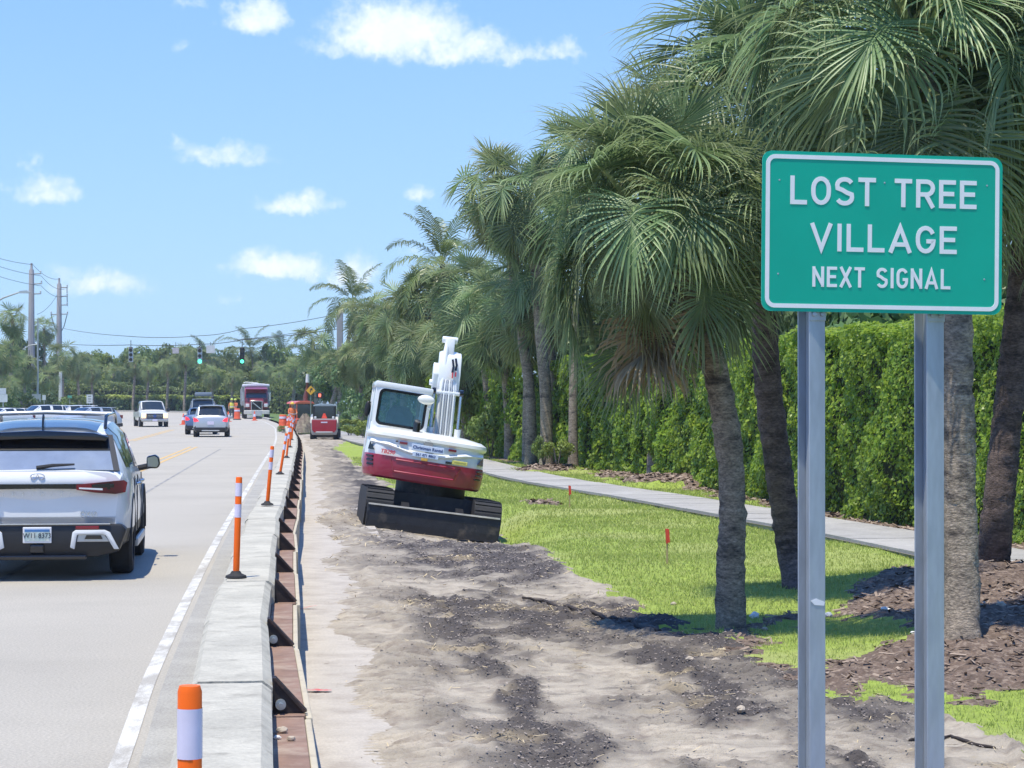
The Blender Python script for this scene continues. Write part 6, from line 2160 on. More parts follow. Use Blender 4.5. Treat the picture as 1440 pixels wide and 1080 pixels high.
def ribbon(mb, pts, hw, z0, z1, closed=False):
    """flat stroke of half width hw along 2D points, extruded from z0 to z1"""
    n = len(pts)
    L_, R_ = [], []
    for i in range(n):
        p = Vector((*pts[i], 0))
        a = Vector((*pts[i - 1], 0)) if (i > 0 or closed) else None
        b = Vector((*pts[(i + 1) % n], 0)) if (i < n - 1 or closed) else None
        d0 = (p - a).normalized() if a is not None else None
        d1 = (b - p).normalized() if b is not None else None
        d0 = d0 or d1
        d1 = d1 or d0
        n0, n1 = Vector((-d0.y, d0.x, 0)), Vector((-d1.y, d1.x, 0))
        m = (n0 + n1).normalized()
        m = m * min(2.5, 1 / max(.3, m.dot(n0)))
        L_.append(p + m * hw)
        R_.append(p - m * hw)
    vs = []
    for q in range(n):
        for (p, z) in ((L_[q], z0), (R_[q], z0), (R_[q], z1), (L_[q], z1)):
            vs.append((p.x, p.y, z))
    fs = []
    for q in range(n if closed else n - 1):
        a, b = 4 * q, 4 * ((q + 1) % n)
        for k in range(4):
            k2 = (k + 1) % 4
            fs.append((a + k, a + k2, b + k2, b + k))
    if not closed:
        fs += [(0, 3, 2, 1), tuple(4 * (n - 1) + k for k in range(4))]
    mb.add(vs, fs)

def arc(cx, cy, rx, ry, a0, a1, n=10):
    return [(cx + rx * math.cos(R(a0 + (a1 - a0) * k / n)), cy + ry * math.sin(R(a0 + (a1 - a0) * k / n))) for k in range(n + 1)]

def glyph(ch, w, h, s):
    """road-sign capitals as strokes: returns list of (points, closed); centre lines inset by half the stroke s"""
    e = s / 2
    x0, x1, y0, y1 = e, w - e, e, h - e
    c = w / 2
    if ch == 'L': return [([(x0, h), (x0, y0), (w, y0)], 0)]
    if ch == 'O':
        r = (x1 - x0) / 2
        ry = r * 1.25
        return [(arc(c, y1 - ry, r, ry, 0, 180, 12) + arc(c, y0 + ry, r, ry, 180, 360, 12), 1)]
    if ch == 'S':
        r = (x1 - x0) / 2
        ry = (y1 - y0) / 4
        return [(arc(c, y1 - ry, r, ry, 25, 180, 9) + [(x0 + .02 * w, y1 - ry * 1.5)] + [(c - r * .3, h / 2 + ry * .22), (c + r * .3, h / 2 - ry * .22)] + [(x1 - .02 * w, y0 + ry * 1.5)] + arc(c, y0 + ry, r, ry, 0, -155, 9), 0)]
    if ch == 'T': return [([(0, y1), (w, y1)], 0), ([(c, y1 - e), (c, 0)], 0)]
    if ch == 'R':
        m = h * .47
        ry = (y1 - m) / 2
        return [([(x0, 0), (x0, y1)] + [(x1 - ry, y1)] + arc(x1 - ry, m + ry, ry, ry, 90, -90, 8)[1:-1] + [(x1 - ry, m), (x0 + e, m)], 0), ([(x1 - ry - .02 * w, m - e * .6), (w - e * .9, 0)], 0)]
    if ch == 'E': return [([(w, y1), (x0, y1), (x0, y0), (w, y0)], 0), ([(x0 + e, h / 2 + .01 * h), (w * .90, h / 2 + .01 * h)], 0)]
    if ch == 'V': return [([(e * .8, h), (c, e * 1.1), (w - e * .8, h)], 0)]
    if ch == 'I': return [([(c, 0), (c, h)], 0)]
    if ch == 'A': return [([(e * .8, 0), (c, h - e * 1.1), (w - e * .8, 0)], 0), ([(w * .24, h * .30), (w * .76, h * .30)], 0)]
    if ch == 'G':
        r = (x1 - x0) / 2
        ry = r * 1.2
        return [(arc(c, y1 - ry, r, ry, 25, 180, 9) + arc(c, y0 + ry, r, ry, 180, 360, 10) + [(x1, h * .44), (c + .04 * w, h * .44)], 0)]
    if ch == 'N': return [([(x0, 0), (x0, h)], 0), ([(x1, 0), (x1, h)], 0), ([(x0 - e * .2, h - e * .9), (x1 + e * .2, e * .9)], 0)]
    if ch == 'X': return [([(e * .7, 0), (w - e * .7, h)], 0), ([(e * .7, h), (w - e * .7, 0)], 0)]
    return []
WID = {'L': .66, 'O': .78, 'S': .76, 'T': .70, 'R': .76, 'E': .68, 'V': .86, 'I': .22, 'A': .90, 'G': .78, 'N': .78, 'X': .80}

def guide_sign():
    Yl, Yr = 17.25, 17.25
    TL, TR, BR, BL = W(1073, 211, 10.52), W(1411, 222, 10.76), W(1407, 443, 10.76), W(1070, 437, 10.52)
    c = (TL + TR + BR + BL) / 4
    xv = ((TR - TL) + (BR - BL)) / 2
    yv = ((TL - BL) + (TR - BR)) / 2
    w, h = xv.length, yv.length
    xa = xv.normalized()
    za = xa.cross(yv.normalized()).normalized()
    ya = za.cross(xa)
    M3 = Matrix((xa, ya, za)).transposed()
    foot = G((1145 + 1311) / 2, 1110)
    o = thing('road_sign', 'green road sign reading LOST TREE VILLAGE NEXT SIGNAL on two steel posts', 'road sign', (c.x, c.y, gz(c.x, c.y)))
    base = o.location.copy()

    def put(name, me, dz=0.0, x=0, y=0, parent=None):
        ob = link(name, me, parent or o)
        loc = c - (base if parent is None else Vector((0, 0, 0))) + xa * x + ya * y + za * dz
        if parent is None:
            ob.matrix_local = Matrix.Translation(loc) @ M3.to_4x4()
        else:
            ob.location = (x, y, dz)
        return ob

    def rr(hw, hh, r, n=6):
        pts = []
        for (sx, sy, a0) in ((1, 1, 0), (-1, 1, 90), (-1, -1, 180), (1, -1, 270)):
            for k in range(n + 1):
                a = R(a0 + 90 * k / n)
                pts.append((sx * (hw - r) + r * math.cos(a), sy * (hh - r) + r * math.sin(a)))
        return pts
    mb = MB(); mb.prism(rr(w / 2, h / 2, .046), 'z', -.004, .004)
    panel = put('sign_panel', mb.mesh('sign_panel', M_green))
    mb = MB(); ribbon(mb, rr(w / 2 - .026, h / 2 - .026, .036), .0098, .004, .0065, True)
    put('border', mb.mesh('border', M_swhite), 0, 0, 0, panel)
    # lettering rows: text, x range and y range in photo pixels of the level sign
    sx, sy = w / 338.0, h / 224.0
    cxp, cyp = (1073 + 1411 + 1407 + 1070) / 4, (211 + 222 + 443 + 437) / 4
    def px_local(px, py):
        # undo the sign's slope
        P_ = Vector(((px - 720) / FPX, 1, -(py - HORIZ) / FPX))
        org = Vector((0, 0, CAM_H))
        t = (c - org).dot(za) / P_.dot(za)
        q = org + P_ * t - c
        return q.dot(xa), q.dot(ya)
    rows = [('LOST TREE', (1111, 288), (1373, 293), 40.0, .150), ('VILLAGE', (1139, 354), (1345, 356), 39.0, .150), ('NEXT SIGNAL', (1142, 403), (1336, 407), 28.5, .150)]
    for (txt, pl, pr, hpx, _) in rows:
        xl, yl = px_local(*pl)
        xr_, yr_ = px_local(*pr)
        yb = (yl + yr_) / 2
        H_ = hpx * sy
        adv, gaps = 0, 0
        for ch in txt:
            adv += WID.get(ch, .42)
        gap = .17 if len(txt) < 11 else .19
        words_ = adv + gap * (len(txt) - 1)
        u = (xr_ - xl) / words_
        stw = H_ * (.155 if len(txt) < 11 else .15)
        x = xl
        for ch in txt:
            wd = WID.get(ch, .42) * u
            if ch != ' ':
                mb = MB()
                for qi, (pts, cl) in enumerate(glyph(ch, wd, H_, stw)):
                    ribbon(mb, pts, stw / 2, .004, .0062 + .0004 * qi, bool(cl))
                put('letter', mb.mesh('letter', M_swhite), 0, x, yb, panel)
            x += wd + gap * u
    # rivets
    for (px, py) in ((1096, 253), (1244, 257), (1388, 261), (1094, 385), (1384, 393), (1165, 254), (1310, 257)):
        x, y = px_local(px, py)
        mb = MB(); mb.lathe([(.0, .0065), (.0035, .0058), (.0045, .004)], 8)
        put('rivet', mb.mesh('rivet', M_galv), 0, x, y, panel)
    # posts: rolled I sections, flange to the camera and the web showing left of it
    for (xp0, xp1, Yp) in ((1127, 1163, 10.57), (1291, 1331, 10.72)):
        X0, X1 = (xp0 - 720) / FPX * Yp, (xp1 - 720) / FPX * Yp
        fw = (X1 - X0) * .72
        xc = X1 - fw / 2
        zt = 2.42
        zb = -.5
        q = MB()
        q.box((0, 0, (zt + zb) / 2), (fw, .008, zt - zb)); q.box((0, .10, (zt + zb) / 2), (fw, .008, zt - zb)); q.box((0, .05, (zt + zb) / 2), (.008, .091, zt - zb))
        po = link('post', q.mesh('post', M_galv, 0, .003), o, Vector((xc, Yp + .03, 0)) - base + Vector((0, 0, 0)), (0, 0, R(24)))
        q = MB(); q.box((0, -.007, 2.262), (fw * 1.03, .006, .07)); q.build('splice_plate', M_galv, po, 0, .003)
        if xp0 < 1200:      # rubbed white mark on the nearer post
            q = MB(); q.prism([(-fw * .45, .925), (-fw * .1, .935), (fw * .44, .918), (fw * .40, .900), (-fw * .2, .905)], 'y', -.0062, -.0045); q.build('scuff_mark', M_swhite, po)
        for (dx, dz) in ((-.022, 2.258), (.022, 2.258)):
            q = MB(); q.lathe([(0, -.02), (.010, -.019), (.012, -.010)], 10, 'y', (dx, 0, dz)); q.build('bolt', M_galv, po, 40)
guide_sign()

# ================================================================ POLES, WIRES, SIGNALS
M_poleconc = mat('grey_concrete_pole', (.33, .31, .32), .9, var=.08, vscale=1)
M_wire = mat('black_wire', (.03, .03, .035), .7)
M_signalb = mat('signal_black', (.012, .014, .015), .5)
M_signalg = mat('signal_grey', (.52, .55, .58), .5)
M_greenlit = mat('green_light', (.08, .85, .45), .3, emit=2.2)
M_lens = mat('dark_lens', (.04, .035, .03), .3)
M_redhand = mat('red_hand_light', (.9, .16, .10), .4, emit=1.2)
M_pole_al = mat('aluminium_pole', (.40, .42, .43), .5, metal=.4, var=.06)
M_signw = mat('board_white', (.62, .64, .66), .5, var=.08)
M_signgrey = mat('sign_back_grey', (.34, .37, .39), .5, var=.1, metal=.3)

def pole(label, px, ytop, Y, w0, w1, arms):
    t = W(px, ytop, Y)
    o = thing('utility_pole', label, 'utility pole', (t.x, Y, .1))
    h = t.z - .1
    mb = MB(); mb.tube([(0, 0, -.6), (0, 0, h * .5), (0, 0, h - .8), (0, 0, h - .6), (0, 0, h)], [w0, (w0 + w1) / 2, w1, w1 * .5, w1 * .4], 8); mb.build('shaft', M_poleconc, o, 40)
    for (dx0, dx1, z) in arms:
        q = MB(); q.tube([(dx0, 0, h - z), (dx1, 0, h - z + .05)], .07, 6); q.build('cross_arm', M_poleconc, o, 40)
        for x in (dx0, dx1):
            if abs(x) > .4:
                q = MB(); q.lathe([(.05, 0), (.11, .1), (.06, .2), (.11, .3), (.03, .42)], 8, 'z', (x, 0, h - z)); q.build('insulator', M_signalg, o)
    return o, t
s1 = 250 / FPX
o1, t1 = pole('nearer tall concrete power pole at the left, behind the street lamp head', 44, 370, 250, .45, .28, [(0, 1.0, 1.2), (0, 1.1, 2.3), (0, 1.0, 3.4)])
o2, t2 = pole('farther concrete power pole with insulators and a double arm, right of the lamp pole', 83, 391, 285, .45, .28, [(0, 1.0, 1.2), (0, 1.0, 2.3), (0, 1.0, 3.4), (-1.0, 1.05, 4.55)])
q = MB()
for s in (-1, 1):
    q.tube([(s * 1.0, 0, t2.z - .1 - 4.6), (s * .6, 0, t2.z - 6.2), (s * .15, 0, t2.z - 7.0)], .05, 5)
q.build('brace', M_wire, o2)
q = MB(); q.tube([(.98, 0, t2.z - 1.3), (1.02, 0, t2.z - 3.6)], .05, 5); q.build('riser', M_wire, o2)
def street_lamp():
    Y = 236
    h, r_, b_ = W(41, 411, Y), W(4, 419, Y), W(-46, 470, Y)
    o = thing('street_lamp', 'street lamp reaching in from the left edge to the nearer power pole', 'street lamp', (b_.x, Y, .2))
    q = MB(); q.tube([(0, 0, -.4), (0, 0, b_.z - .2)], [.16, .10], 8); q.build('post', M_pole_al, o, 40)
    L0 = Vector((b_.x, Y, .2))
    q = MB(); q.tube([Vector((0, 0, b_.z - .3)), r_ - L0 + Vector((-1.6, 0, -1.0)), r_ - L0, h - L0 + Vector((-1.0, 0, .02))], [.10, .10, .09, .08], 6); q.build('arm', M_pole_al, o, 50)
    q = MB(); q.prism([(-1.1, -.1), (-1.0, .14), (-.2, .20), (.05, .06), (0, -.10)], 'y', -.2, .2, Matrix.Translation(h - L0)); q.build('lamp_head', M_signalg, o)
street_lamp()

def wire(label, pts, sag, r=.03, grp=None, n=14):
    P = [Vector(p) for p in pts]
    q = []
    for a, b in zip(P[:-1], P[1:]):
        for k in range(n):
            t = k / n
            v = a.lerp(b, t)
            v.z -= sag * 4 * t * (1 - t)
            q.append(v)
    q.append(P[-1])
    mb = MB()
    o0 = P[0]
    mb.tube([v - o0 for v in q], r, 5)
    o = mb.build('overhead_wire', M_wire, None, 50, loc=o0)
    return tag(o, label, 'wire', grp)
GW = 'overhead power lines at the left'
for i, (ya, yb_, yc, nm) in enumerate(((352, 372, 392, 'top'), (362, 388, 406, 'middle'), (376, 402, 416, 'lowest'))):
    wire('%s power line running from the left edge over both tall poles' % nm, [W(-80, ya - 22, 225), W(46 + (i > 0) * 12, yb_, 250), W(84 + (i > 0) * 8, yc, 285)], .55, .024, GW)
wire('thin slack wire between the two power poles', [W(52, 442, 250), W(80, 415, 285)], .4, .025)
wire('upper span wire across the road, carrying the lights', [W(90, 462, 270), W(183, 473, 180), W(282, 472, 180), W(342, 462, 180), W(478, 441, 172)], .12, .022)
wire('lower span wire across the road through the signal heads', [W(98, 484, 270), W(184, 485, 180), W(281, 484, 180), W(340, 478, 180), W(478, 462, 172)], .08, .026)
wire('thin wire above the span wires to the bare concrete pole', [W(330, 478, 178), W(478, 458, 172)], .1, .02)

def signal(label, px, ytop, ybot, Y, lit=True, mA=None, grp=None):
    t, b = W(px, ytop, Y), W(px, ybot, Y)
    o = thing('traffic_signal', label, 'traffic light', (t.x, Y, b.z), .05, grp)
    h = t.z - b.z
    q = MB(); q.box((0, .02, h * .45), (.36, .2, h * .9)); hs = q.build('housing', mA or M_signalb, o, 0, .03)
    q = MB(); q.tube([(0, 0, h * .9), (0, 0, h + .5)], .03, 6); q.lathe([(0, h * .98), (.14, h * .94), (.2, h * .90), (0, h * .9)], 10); q.build('hanger', M_signalb, o)
    for k in range(3):
        z = h * (.15 + .30 * k)
        m_ = M_greenlit if (k == 0 and lit) else M_lens
        q = MB(); q.lathe([(0, -.105), (.145, -.10), (.15, -.07), (0, -.06)], 14, 'y', (0, 0, z)); q.build('lens', m_, hs)
        q = MB()
        vs, fs = [], []
        for j in range(9):
            a = R(-20 + 220 * j / 8)
            for (yy) in (-.08, -.27):
                vs.append((.17 * math.cos(a), yy, z + .17 * math.sin(a)))
        fs = [(2 * j, 2 * j + 2, 2 * j + 3, 2 * j + 1) for j in range(8)]
        q.add(vs, fs); q.build('visor', mA or M_signalb, hs)
    return o
signal('hanging traffic light showing green, left one of two, pale housing', 281, 487, 512, 180, True, M_signalg)
signal('hanging traffic light showing green, right one of two, black housing', 340.5, 487, 512, 180, True)
signal('pale hanging traffic light seen from its dark side, above the oncoming pickup', 184, 487, 509, 190, False, M_signalg)
signal('traffic light on the left mast pole with bright hoods', 41, 500, 520, 215, False)

def board(label, px, py, Y, wpx, hpx, m_, cat='road sign', post=True, base_z=0.1, mark=None, rot=0.0, diamond=False, name='road_sign', pm=None):
    c = W(px, py, Y)
    wd, ht = wpx / FPX * Y, hpx / FPX * Y
    o = thing(name, label, cat, (c.x, Y, base_z), rot)
    q = MB()
    z = c.z - base_z
    if diamond:
        q.prism([(0, z - ht / 2), (wd / 2, z), (0, z + ht / 2), (-wd / 2, z)], 'y', -.02, 0)
    else:
        q.box((0, -.01, z), (wd, .02, ht))
    pl = q.build('panel', m_, o)
    if post:
        q = MB(); q.tube([(0, .04, -.3), (0, .04, z + ht * .4)], .035, 8); q.build('post', pm or M_pole_al, o, 40)
    if mark:
        for (pts, mm) in mark:
            q = MB(); ribbon(q, [(a * wd, b * ht) for a, b in pts], wd * .045, 0, .004)
            link('marking', q.mesh('marking', mm), pl, (0, -.022, z), (R(90), 0, 0))
    return o, pl
M_ink2 = mat('sign_ink', (.03, .03, .035), .5)
M_yel = mat('warning_yellow', (.78, .42, .03), .5, var=.05)
board('white regulatory board on a post before the far hedge at the left', 126, 561, 200, 8.5, 12.5, M_signw, mark=[([(-.25, .3), (.25, .3)], M_ink2), ([(-.25, 0), (.25, 0)], M_ink2), ([(-.2, -.25), (.2, -.25)], M_ink2)], base_z=.2)
board('grey back of a large sign behind the white cars at the left', 51, 561, 190, 13, 14, M_signgrey, base_z=.15)
board('small pale sign beside the large grey sign back', 62, 559, 192, 5, 7, M_signw, base_z=.15)
board('pale upper sign of two on one post at the left edge', 4, 550, 150, 9, 8.5, M_signw, base_z=0)
board('pale lower sign on a post at the left edge', 4.5, 560, 149.7, 12, 11, M_signw, base_z=0)
board('small green street name board low before the far hedge at the left', 98, 558, 225, 6, 4, mat('street_green', (.10, .38, .28), .5), base_z=.3)
board('yellow diamond warning sign with a black arrow by the small digger', 437, 549, 140, 13.5, 13.5, M_yel, diamond=True, base_z=-.05, mark=[([(-.05, -.2), (-.05, .05), (.12, .15)], M_ink2), ([(.0, .22), (.14, .16), (.1, .0)], M_ink2)], pm=mat('green_post', (.16, .22, .18), .6))
o, pl = board('pale road sign hanging on the span wire beside the first green light', 296, 491, 180.5, 12, 11, M_signw, post=False, base_z=4.5)
o, pl = board('pale hanging sign on the span wire, left of the first green light', 247, 493, 181, 9, 8, mat('sign_pinkish', (.50, .46, .50), .5), post=False, base_z=4.5)
def hang(o_, X, z0, z1):
    q = MB(); q.tube([(0, .02, z0), (0, .02, z1)], .02, 5); q.build('hanger', M_wire, o_)
for nm in ('pale road sign hanging', 'pale hanging sign on'):
    for ob in [x for x in sc.objects if x.get('label', '').startswith(nm)]:
        hang(ob, 0, 1.3, 2.1)
# pedestrian signal with a lit red hand
def ped():
    Y = 142
    c = W(450, 556, Y)
    o = thing('pedestrian_signal', 'black pedestrian signal box with a lit red hand', 'traffic light', (c.x, Y, -.05))
    z = c.z + .05
    q = MB(); q.tube([(0, .1, -.2), (0, .1, z)], .05, 8); q.build('post', M_pole_al, o, 40)
    q = MB(); q.box((0, 0, z), (.46, .2, .38)); h = q.build('housing', M_signalb, o, 0, .03)
    q = MB(); q.prism([(-.07, -.11), (.05, -.11), (.08, 0), (.07, .1), (-.07, .11), (-.09, 0)], 'y', -.115, -.102, Matrix.Translation((0, 0, z))); q.build('red_hand', M_redhand, h)
ped()
# mast pole and arm at the left
def mast():
    Y = 215
    c = W(53, 448, Y)
    o = thing('signal_mast', 'thin aluminium mast pole with a short arm at the left, before the power poles', 'pole', (c.x, Y, .2))
    q = MB(); q.tube([(0, 0, -.3), (0, 0, c.z - .2)], [.11, .07], 8); q.build('shaft', M_pole_al, o, 40)
    z = W(53, 484, Y).z - .2
    q = MB(); q.tube([(0, 0, z), (-.8, 0, z - .12), (-1.4, 0, z - .5)], .06, 6); q.build('arm', M_pole_al, o, 40)
mast()
# bare concrete pole by the right palms
def bare_pole():
    Y = 172
    c = W(478, 430, Y)
    o = thing('utility_pole', 'bare square concrete pole between the palms, left of the digger cab', 'utility pole', (c.x, Y, -.1))
    q = MB(); q.box((0, 0, c.z / 2 - .1), (.46, .42, c.z + .2)); q.build('shaft', M_poleconc, o, 0, .03)
    q = MB(); q.tube([(0, 0, c.z * .5), (-.5, 0, c.z * .5 + .05)], .05, 6); q.build('arm', M_poleconc, o)
bare_pole()
def light_post():
    o = thing('utility_pole', 'pale round post among the shrubs at the left, behind the white cars', 'pole', (W(85, 575, 235).x, 235, .3))
    z = W(85, 522, 235).z - .3
    q = MB(); q.tube([(0, 0, -.3), (0, 0, z)], [.2, .17], 10); q.build('shaft', P_truck, o, 40)
light_post()

# ================================================================ CONES, BARRELS, STAKES, LITTER
M_cone = mat('cone_orange', (.82, .13, .05), .5, var=.08)
def cone_meshes():
    q = MB(); q.lathe([(.0, .72), (.03, .72), (.035, .70), (.14, .05), (.14, .04)], 16); a = q.mesh('cone_body', M_cone, 40)
    q = MB(); q.box((0, 0, .02), (.38, .38, .045)); b = q.mesh('base', M_cone, 0, .01)
    q = MB(); q.lathe([(.0735, .50), (.105, .30)], 16); c = q.mesh('reflective_band', M_band, 40)
    return a, b, c
cm = cone_meshes()
def cone(label, px, py, Y, s=1.0, z=None):
    p = W(px, py, Y)
    o = thing('traffic_cone', label, 'traffic cone', (p.x, Y, road_z(Y) if z is None else z), rnd.random(), 'orange traffic cones around the works')
    o.scale = (s, s, s)
    link('cone_body', cm[0], o); link('base', cm[1], o); link('reflective_band', cm[2], o)
cone('orange traffic cone in front of the dump truck bumper', 358, 592, 196, 1.15)
cone('orange traffic cone left of the small blue car', 258, 594, 175, 1.2)
cone('orange traffic cone directly right of the silver crossover', 321, 593, 190, 1.2)
def drum_meshes():
    q = MB(); q.lathe([(.0, 1.0), (.22, 1.0), (.24, .96), (.25, .6), (.27, .58), (.28, .1), (.29, .08), (0, .08)], 18); a = q.mesh('drum_body', M_cone, 40)
    q = MB(); q.lathe([(.0, .09), (.36, .08), (.38, 0)], 18); b = q.mesh('base', M_rubber, 40)
    q = MB(); q.lathe([(.251, .88), (.258, .74)], 18); c = q.mesh('reflective_band', M_band, 40)
    return a, b, c
dm = drum_meshes()
def drum(label, px, Y, z, grp='orange traffic drums around the works'):
    x = (px - 720) / FPX * Y
    o = thing('traffic_drum', label, 'traffic drum', (x, Y, z), 0, grp)
    link('drum_body', dm[0], o); link('base', dm[1], o); link('reflective_band', dm[2], o)
drum('orange traffic drum beside the workers, at the dump truck corner', 333.5, 200, road_z(200))
drum('orange traffic drum behind the far end of the barrier', 398, 150, 0)
drum('orange traffic drum among the posts at the end of the barrier', 409, 133, 0)
drum('orange traffic drum at the left edge behind the white cars', 31, 178, .1)
# survey stakes with ribbon
M_lath = mat('pine_lath', (.50, .38, .22), .8, var=.15)
M_ribbon = mat('red_orange_ribbon', (.75, .08, .05), .5, var=.1, trans=.2)
for (px, py, htp, lab) in ((801, 716, 32, 'thin survey stake with a red ribbon in the grass, nearer the sidewalk'), (938, 797, 50, 'thin survey stake with a red ribbon in the grass, nearest the curved palm')):
    g_ = G(px, py)
    z = gz(g_.x, g_.y)
    o = thing('survey_stake', lab, 'survey stake', (g_.x, g_.y, z), .3, 'survey stakes in the grass')
    h = htp / FPX * g_.y
    q = MB(); q.box((0, 0, h / 2 - .03), (.022, .010, h + .06)); q.build('stake', M_lath, o)
    q = MB()
    q.add([(-.020, -.012, h), (.018, -.014, h - .005), (.024, -.03, h * .62), (-.012, -.02, h * .58), (-.020, .012, h), (.018, .014, h - .005), (.024, .0, h * .62), (-.012, .004, h * .58)], [(0, 1, 2, 3), (4, 7, 6, 5), (0, 4, 5, 1), (1, 5, 6, 2), (2, 6, 7, 3), (3, 7, 4, 0)])
    q.build('ribbon', M_ribbon, o)
# exposed roots / pipe on the dirt
M_root = mat('dark_root', (.035, .026, .022), .8, var=.3, bump=.4)
def root(label, pix, r, name='root'):
    P = []
    for (a, b) in pix:
        g_ = G(a, b)
        P.append(Vector((g_.x, g_.y, gz(g_.x, g_.y) + r * .8)))
    D = []
    for a, b in zip(P[:-1], P[1:]):
        for k in range(5):
            v = a.lerp(b, k / 5) + Vector((rnd.gauss(0, .006), rnd.gauss(0, .01), 0))
            v.z = gz(v.x, v.y) + r * .8
            D.append(v)
    D.append(P[-1])
    mb = MB()
    mb.tube([v - P[0] for v in D], [r * (1 - .5 * i / len(D)) * rnd.uniform(.8, 1.2) for i in range(len(D))], 7)
    return tag(mb.build(name, M_root, None, 60, loc=P[0]), label, 'root')
root('long dark root lying across the bare dirt, pointing at the curved palm', [(925, 893), (890, 880), (845, 868), (800, 856), (765, 849), (735, 846)], .022)
root('thin dark root or stick on the soil right of the right sign post', [(1398, 1052), (1365, 1046), (1335, 1036), (1316, 1040)], .012)
root('short dark root on the soil between the sign posts', [(1300, 1040), (1290, 1038), (1278, 1041)], .012)
root('short dark stick on the gutter beside the barrier', [(422, 855), (436, 854), (446, 856)], .010)
# pale litter and stones on the mulch
M_stone = mat('white_litter', (.70, .70, .69), .6, var=.08)
M_tanst = mat('tan_stone', (.45, .38, .30), .8, var=.2)
LIT = [(1061, 871, .055, 'white stone on the mulch right of the curved palm'), (1164, 873, .045, 'white stone just right of the left sign post'), (1249, 871, .060, 'largest white stone on the mulch left of the right post'),
       (1243, 880, .035, 'small white stone below the largest one on the mulch'), (1284, 921, .028, 'small white scrap left of the right sign post'), (1075, 887, .030, 'small pale stone on the grass beside the curved palm'),
       (970, 935, .035, 'pale stone on the dark soil below the curved palm'), (1007, 936, .045, 'pale wood scrap on the dark soil below the curved palm'), (947, 852, .030, 'pale pebble in the grass left of the curved palm'),
       (1041, 1010, .035, 'pale scrap on the sandy soil left of the left sign post'), (1407, 882, .050, 'pale bark piece on the mulch at the right edge')]
for (px, py, r_, lab) in LIT:
    g_ = G(px, py)
    q = MB(); q.ell((0, 0, 0), (r_, r_ * .8, r_ * .6), 9, 6)
    q.v = [(x * rnd.uniform(.8, 1.2), y * rnd.uniform(.8, 1.2), z * rnd.uniform(.7, 1.2)) for x, y, z in q.v]
    tag(q.build('stone', M_stone if 'white' in lab else M_tanst, None, 0, loc=(g_.x, g_.y, gz(g_.x, g_.y) + r_ * .35), rot=(0, 0, rnd.random() * 6)), lab, 'stone', 'pale stones and scraps on the soil')
# rubble on the barrier's ledge
for (px, py, r_, m_, lab) in ((397, 1028, .030, M_tanst, 'largest tan concrete chip on the rusty ledge, under the nearest bolt'), (410, 1039, .022, M_tanst, 'flat tan chip at the outer edge of the rusty ledge'),
                              (390, 1037, .018, M_stone, 'small white chip on the rusty ledge beside the largest tan one'), (378, 1062, .014, M_tanst, 'tiny tan chip on the rusty ledge nearest the bottom edge'),
                              (376, 867, .018, M_stone, 'white chip on the rusty ledge beyond the second bracket')):
    g_ = G(px, py, .345)
    q = MB(); q.ell((0, 0, 0), (r_, r_ * .7, r_ * .55), 8, 6)
    q.v = [(x * rnd.uniform(.8, 1.2), y * rnd.uniform(.8, 1.2), z * rnd.uniform(.7, 1.2)) for x, y, z in q.v]
    tag(q.build('stone', m_, None, 0, loc=(g_.x, g_.y, .34 + r_ * .4)), lab, 'stone', 'broken concrete chips on the barrier ledge')
# heap of soil in front of the red loader
def heap(label, px, py, Y, rx, ry, h, m_):
    c = W(px, py, Y)
    n, m = 22, 9
    vs, fs = [(0, 0, h)], []
    for j in range(1, m + 1):
        t = j / m
        for i in range(n):
            a = 2 * math.pi * i / n
            k = 1 + .25 * math.sin(a * 3 + 1) + rnd.gauss(0, .06)
            vs.append((rx * t * k * math.cos(a), ry * t * k * math.sin(a), h * (math.cos(t * math.pi / 2) ** .9) * rnd.uniform(.86, 1.1) - .1 * t))
    for i in range(n):
        fs.append((0, 1 + i, 1 + (i + 1) % n))
    for j in range(m - 1):
        for i in range(n):
            a = 1 + j * n
            fs.append((a + i, a + n + i, a + n + (i + 1) % n, a + (i + 1) % n))
    q = MB(); q.add(vs, fs)
    return tag(q.build('soil_heap', m_, None, 70, loc=(c.x, Y, c.z)), label, 'soil heap')
heap('brown soil heap in front of the red loader, beside the barrier end', 428, 611, 131, .75, .9, 1.15, mat('brown_soil', (.20, .155, .12), .95, var=.35, vscale=4, bump=1.0, bscale=14, col2=(.34, .29, .2), v2scale=3))

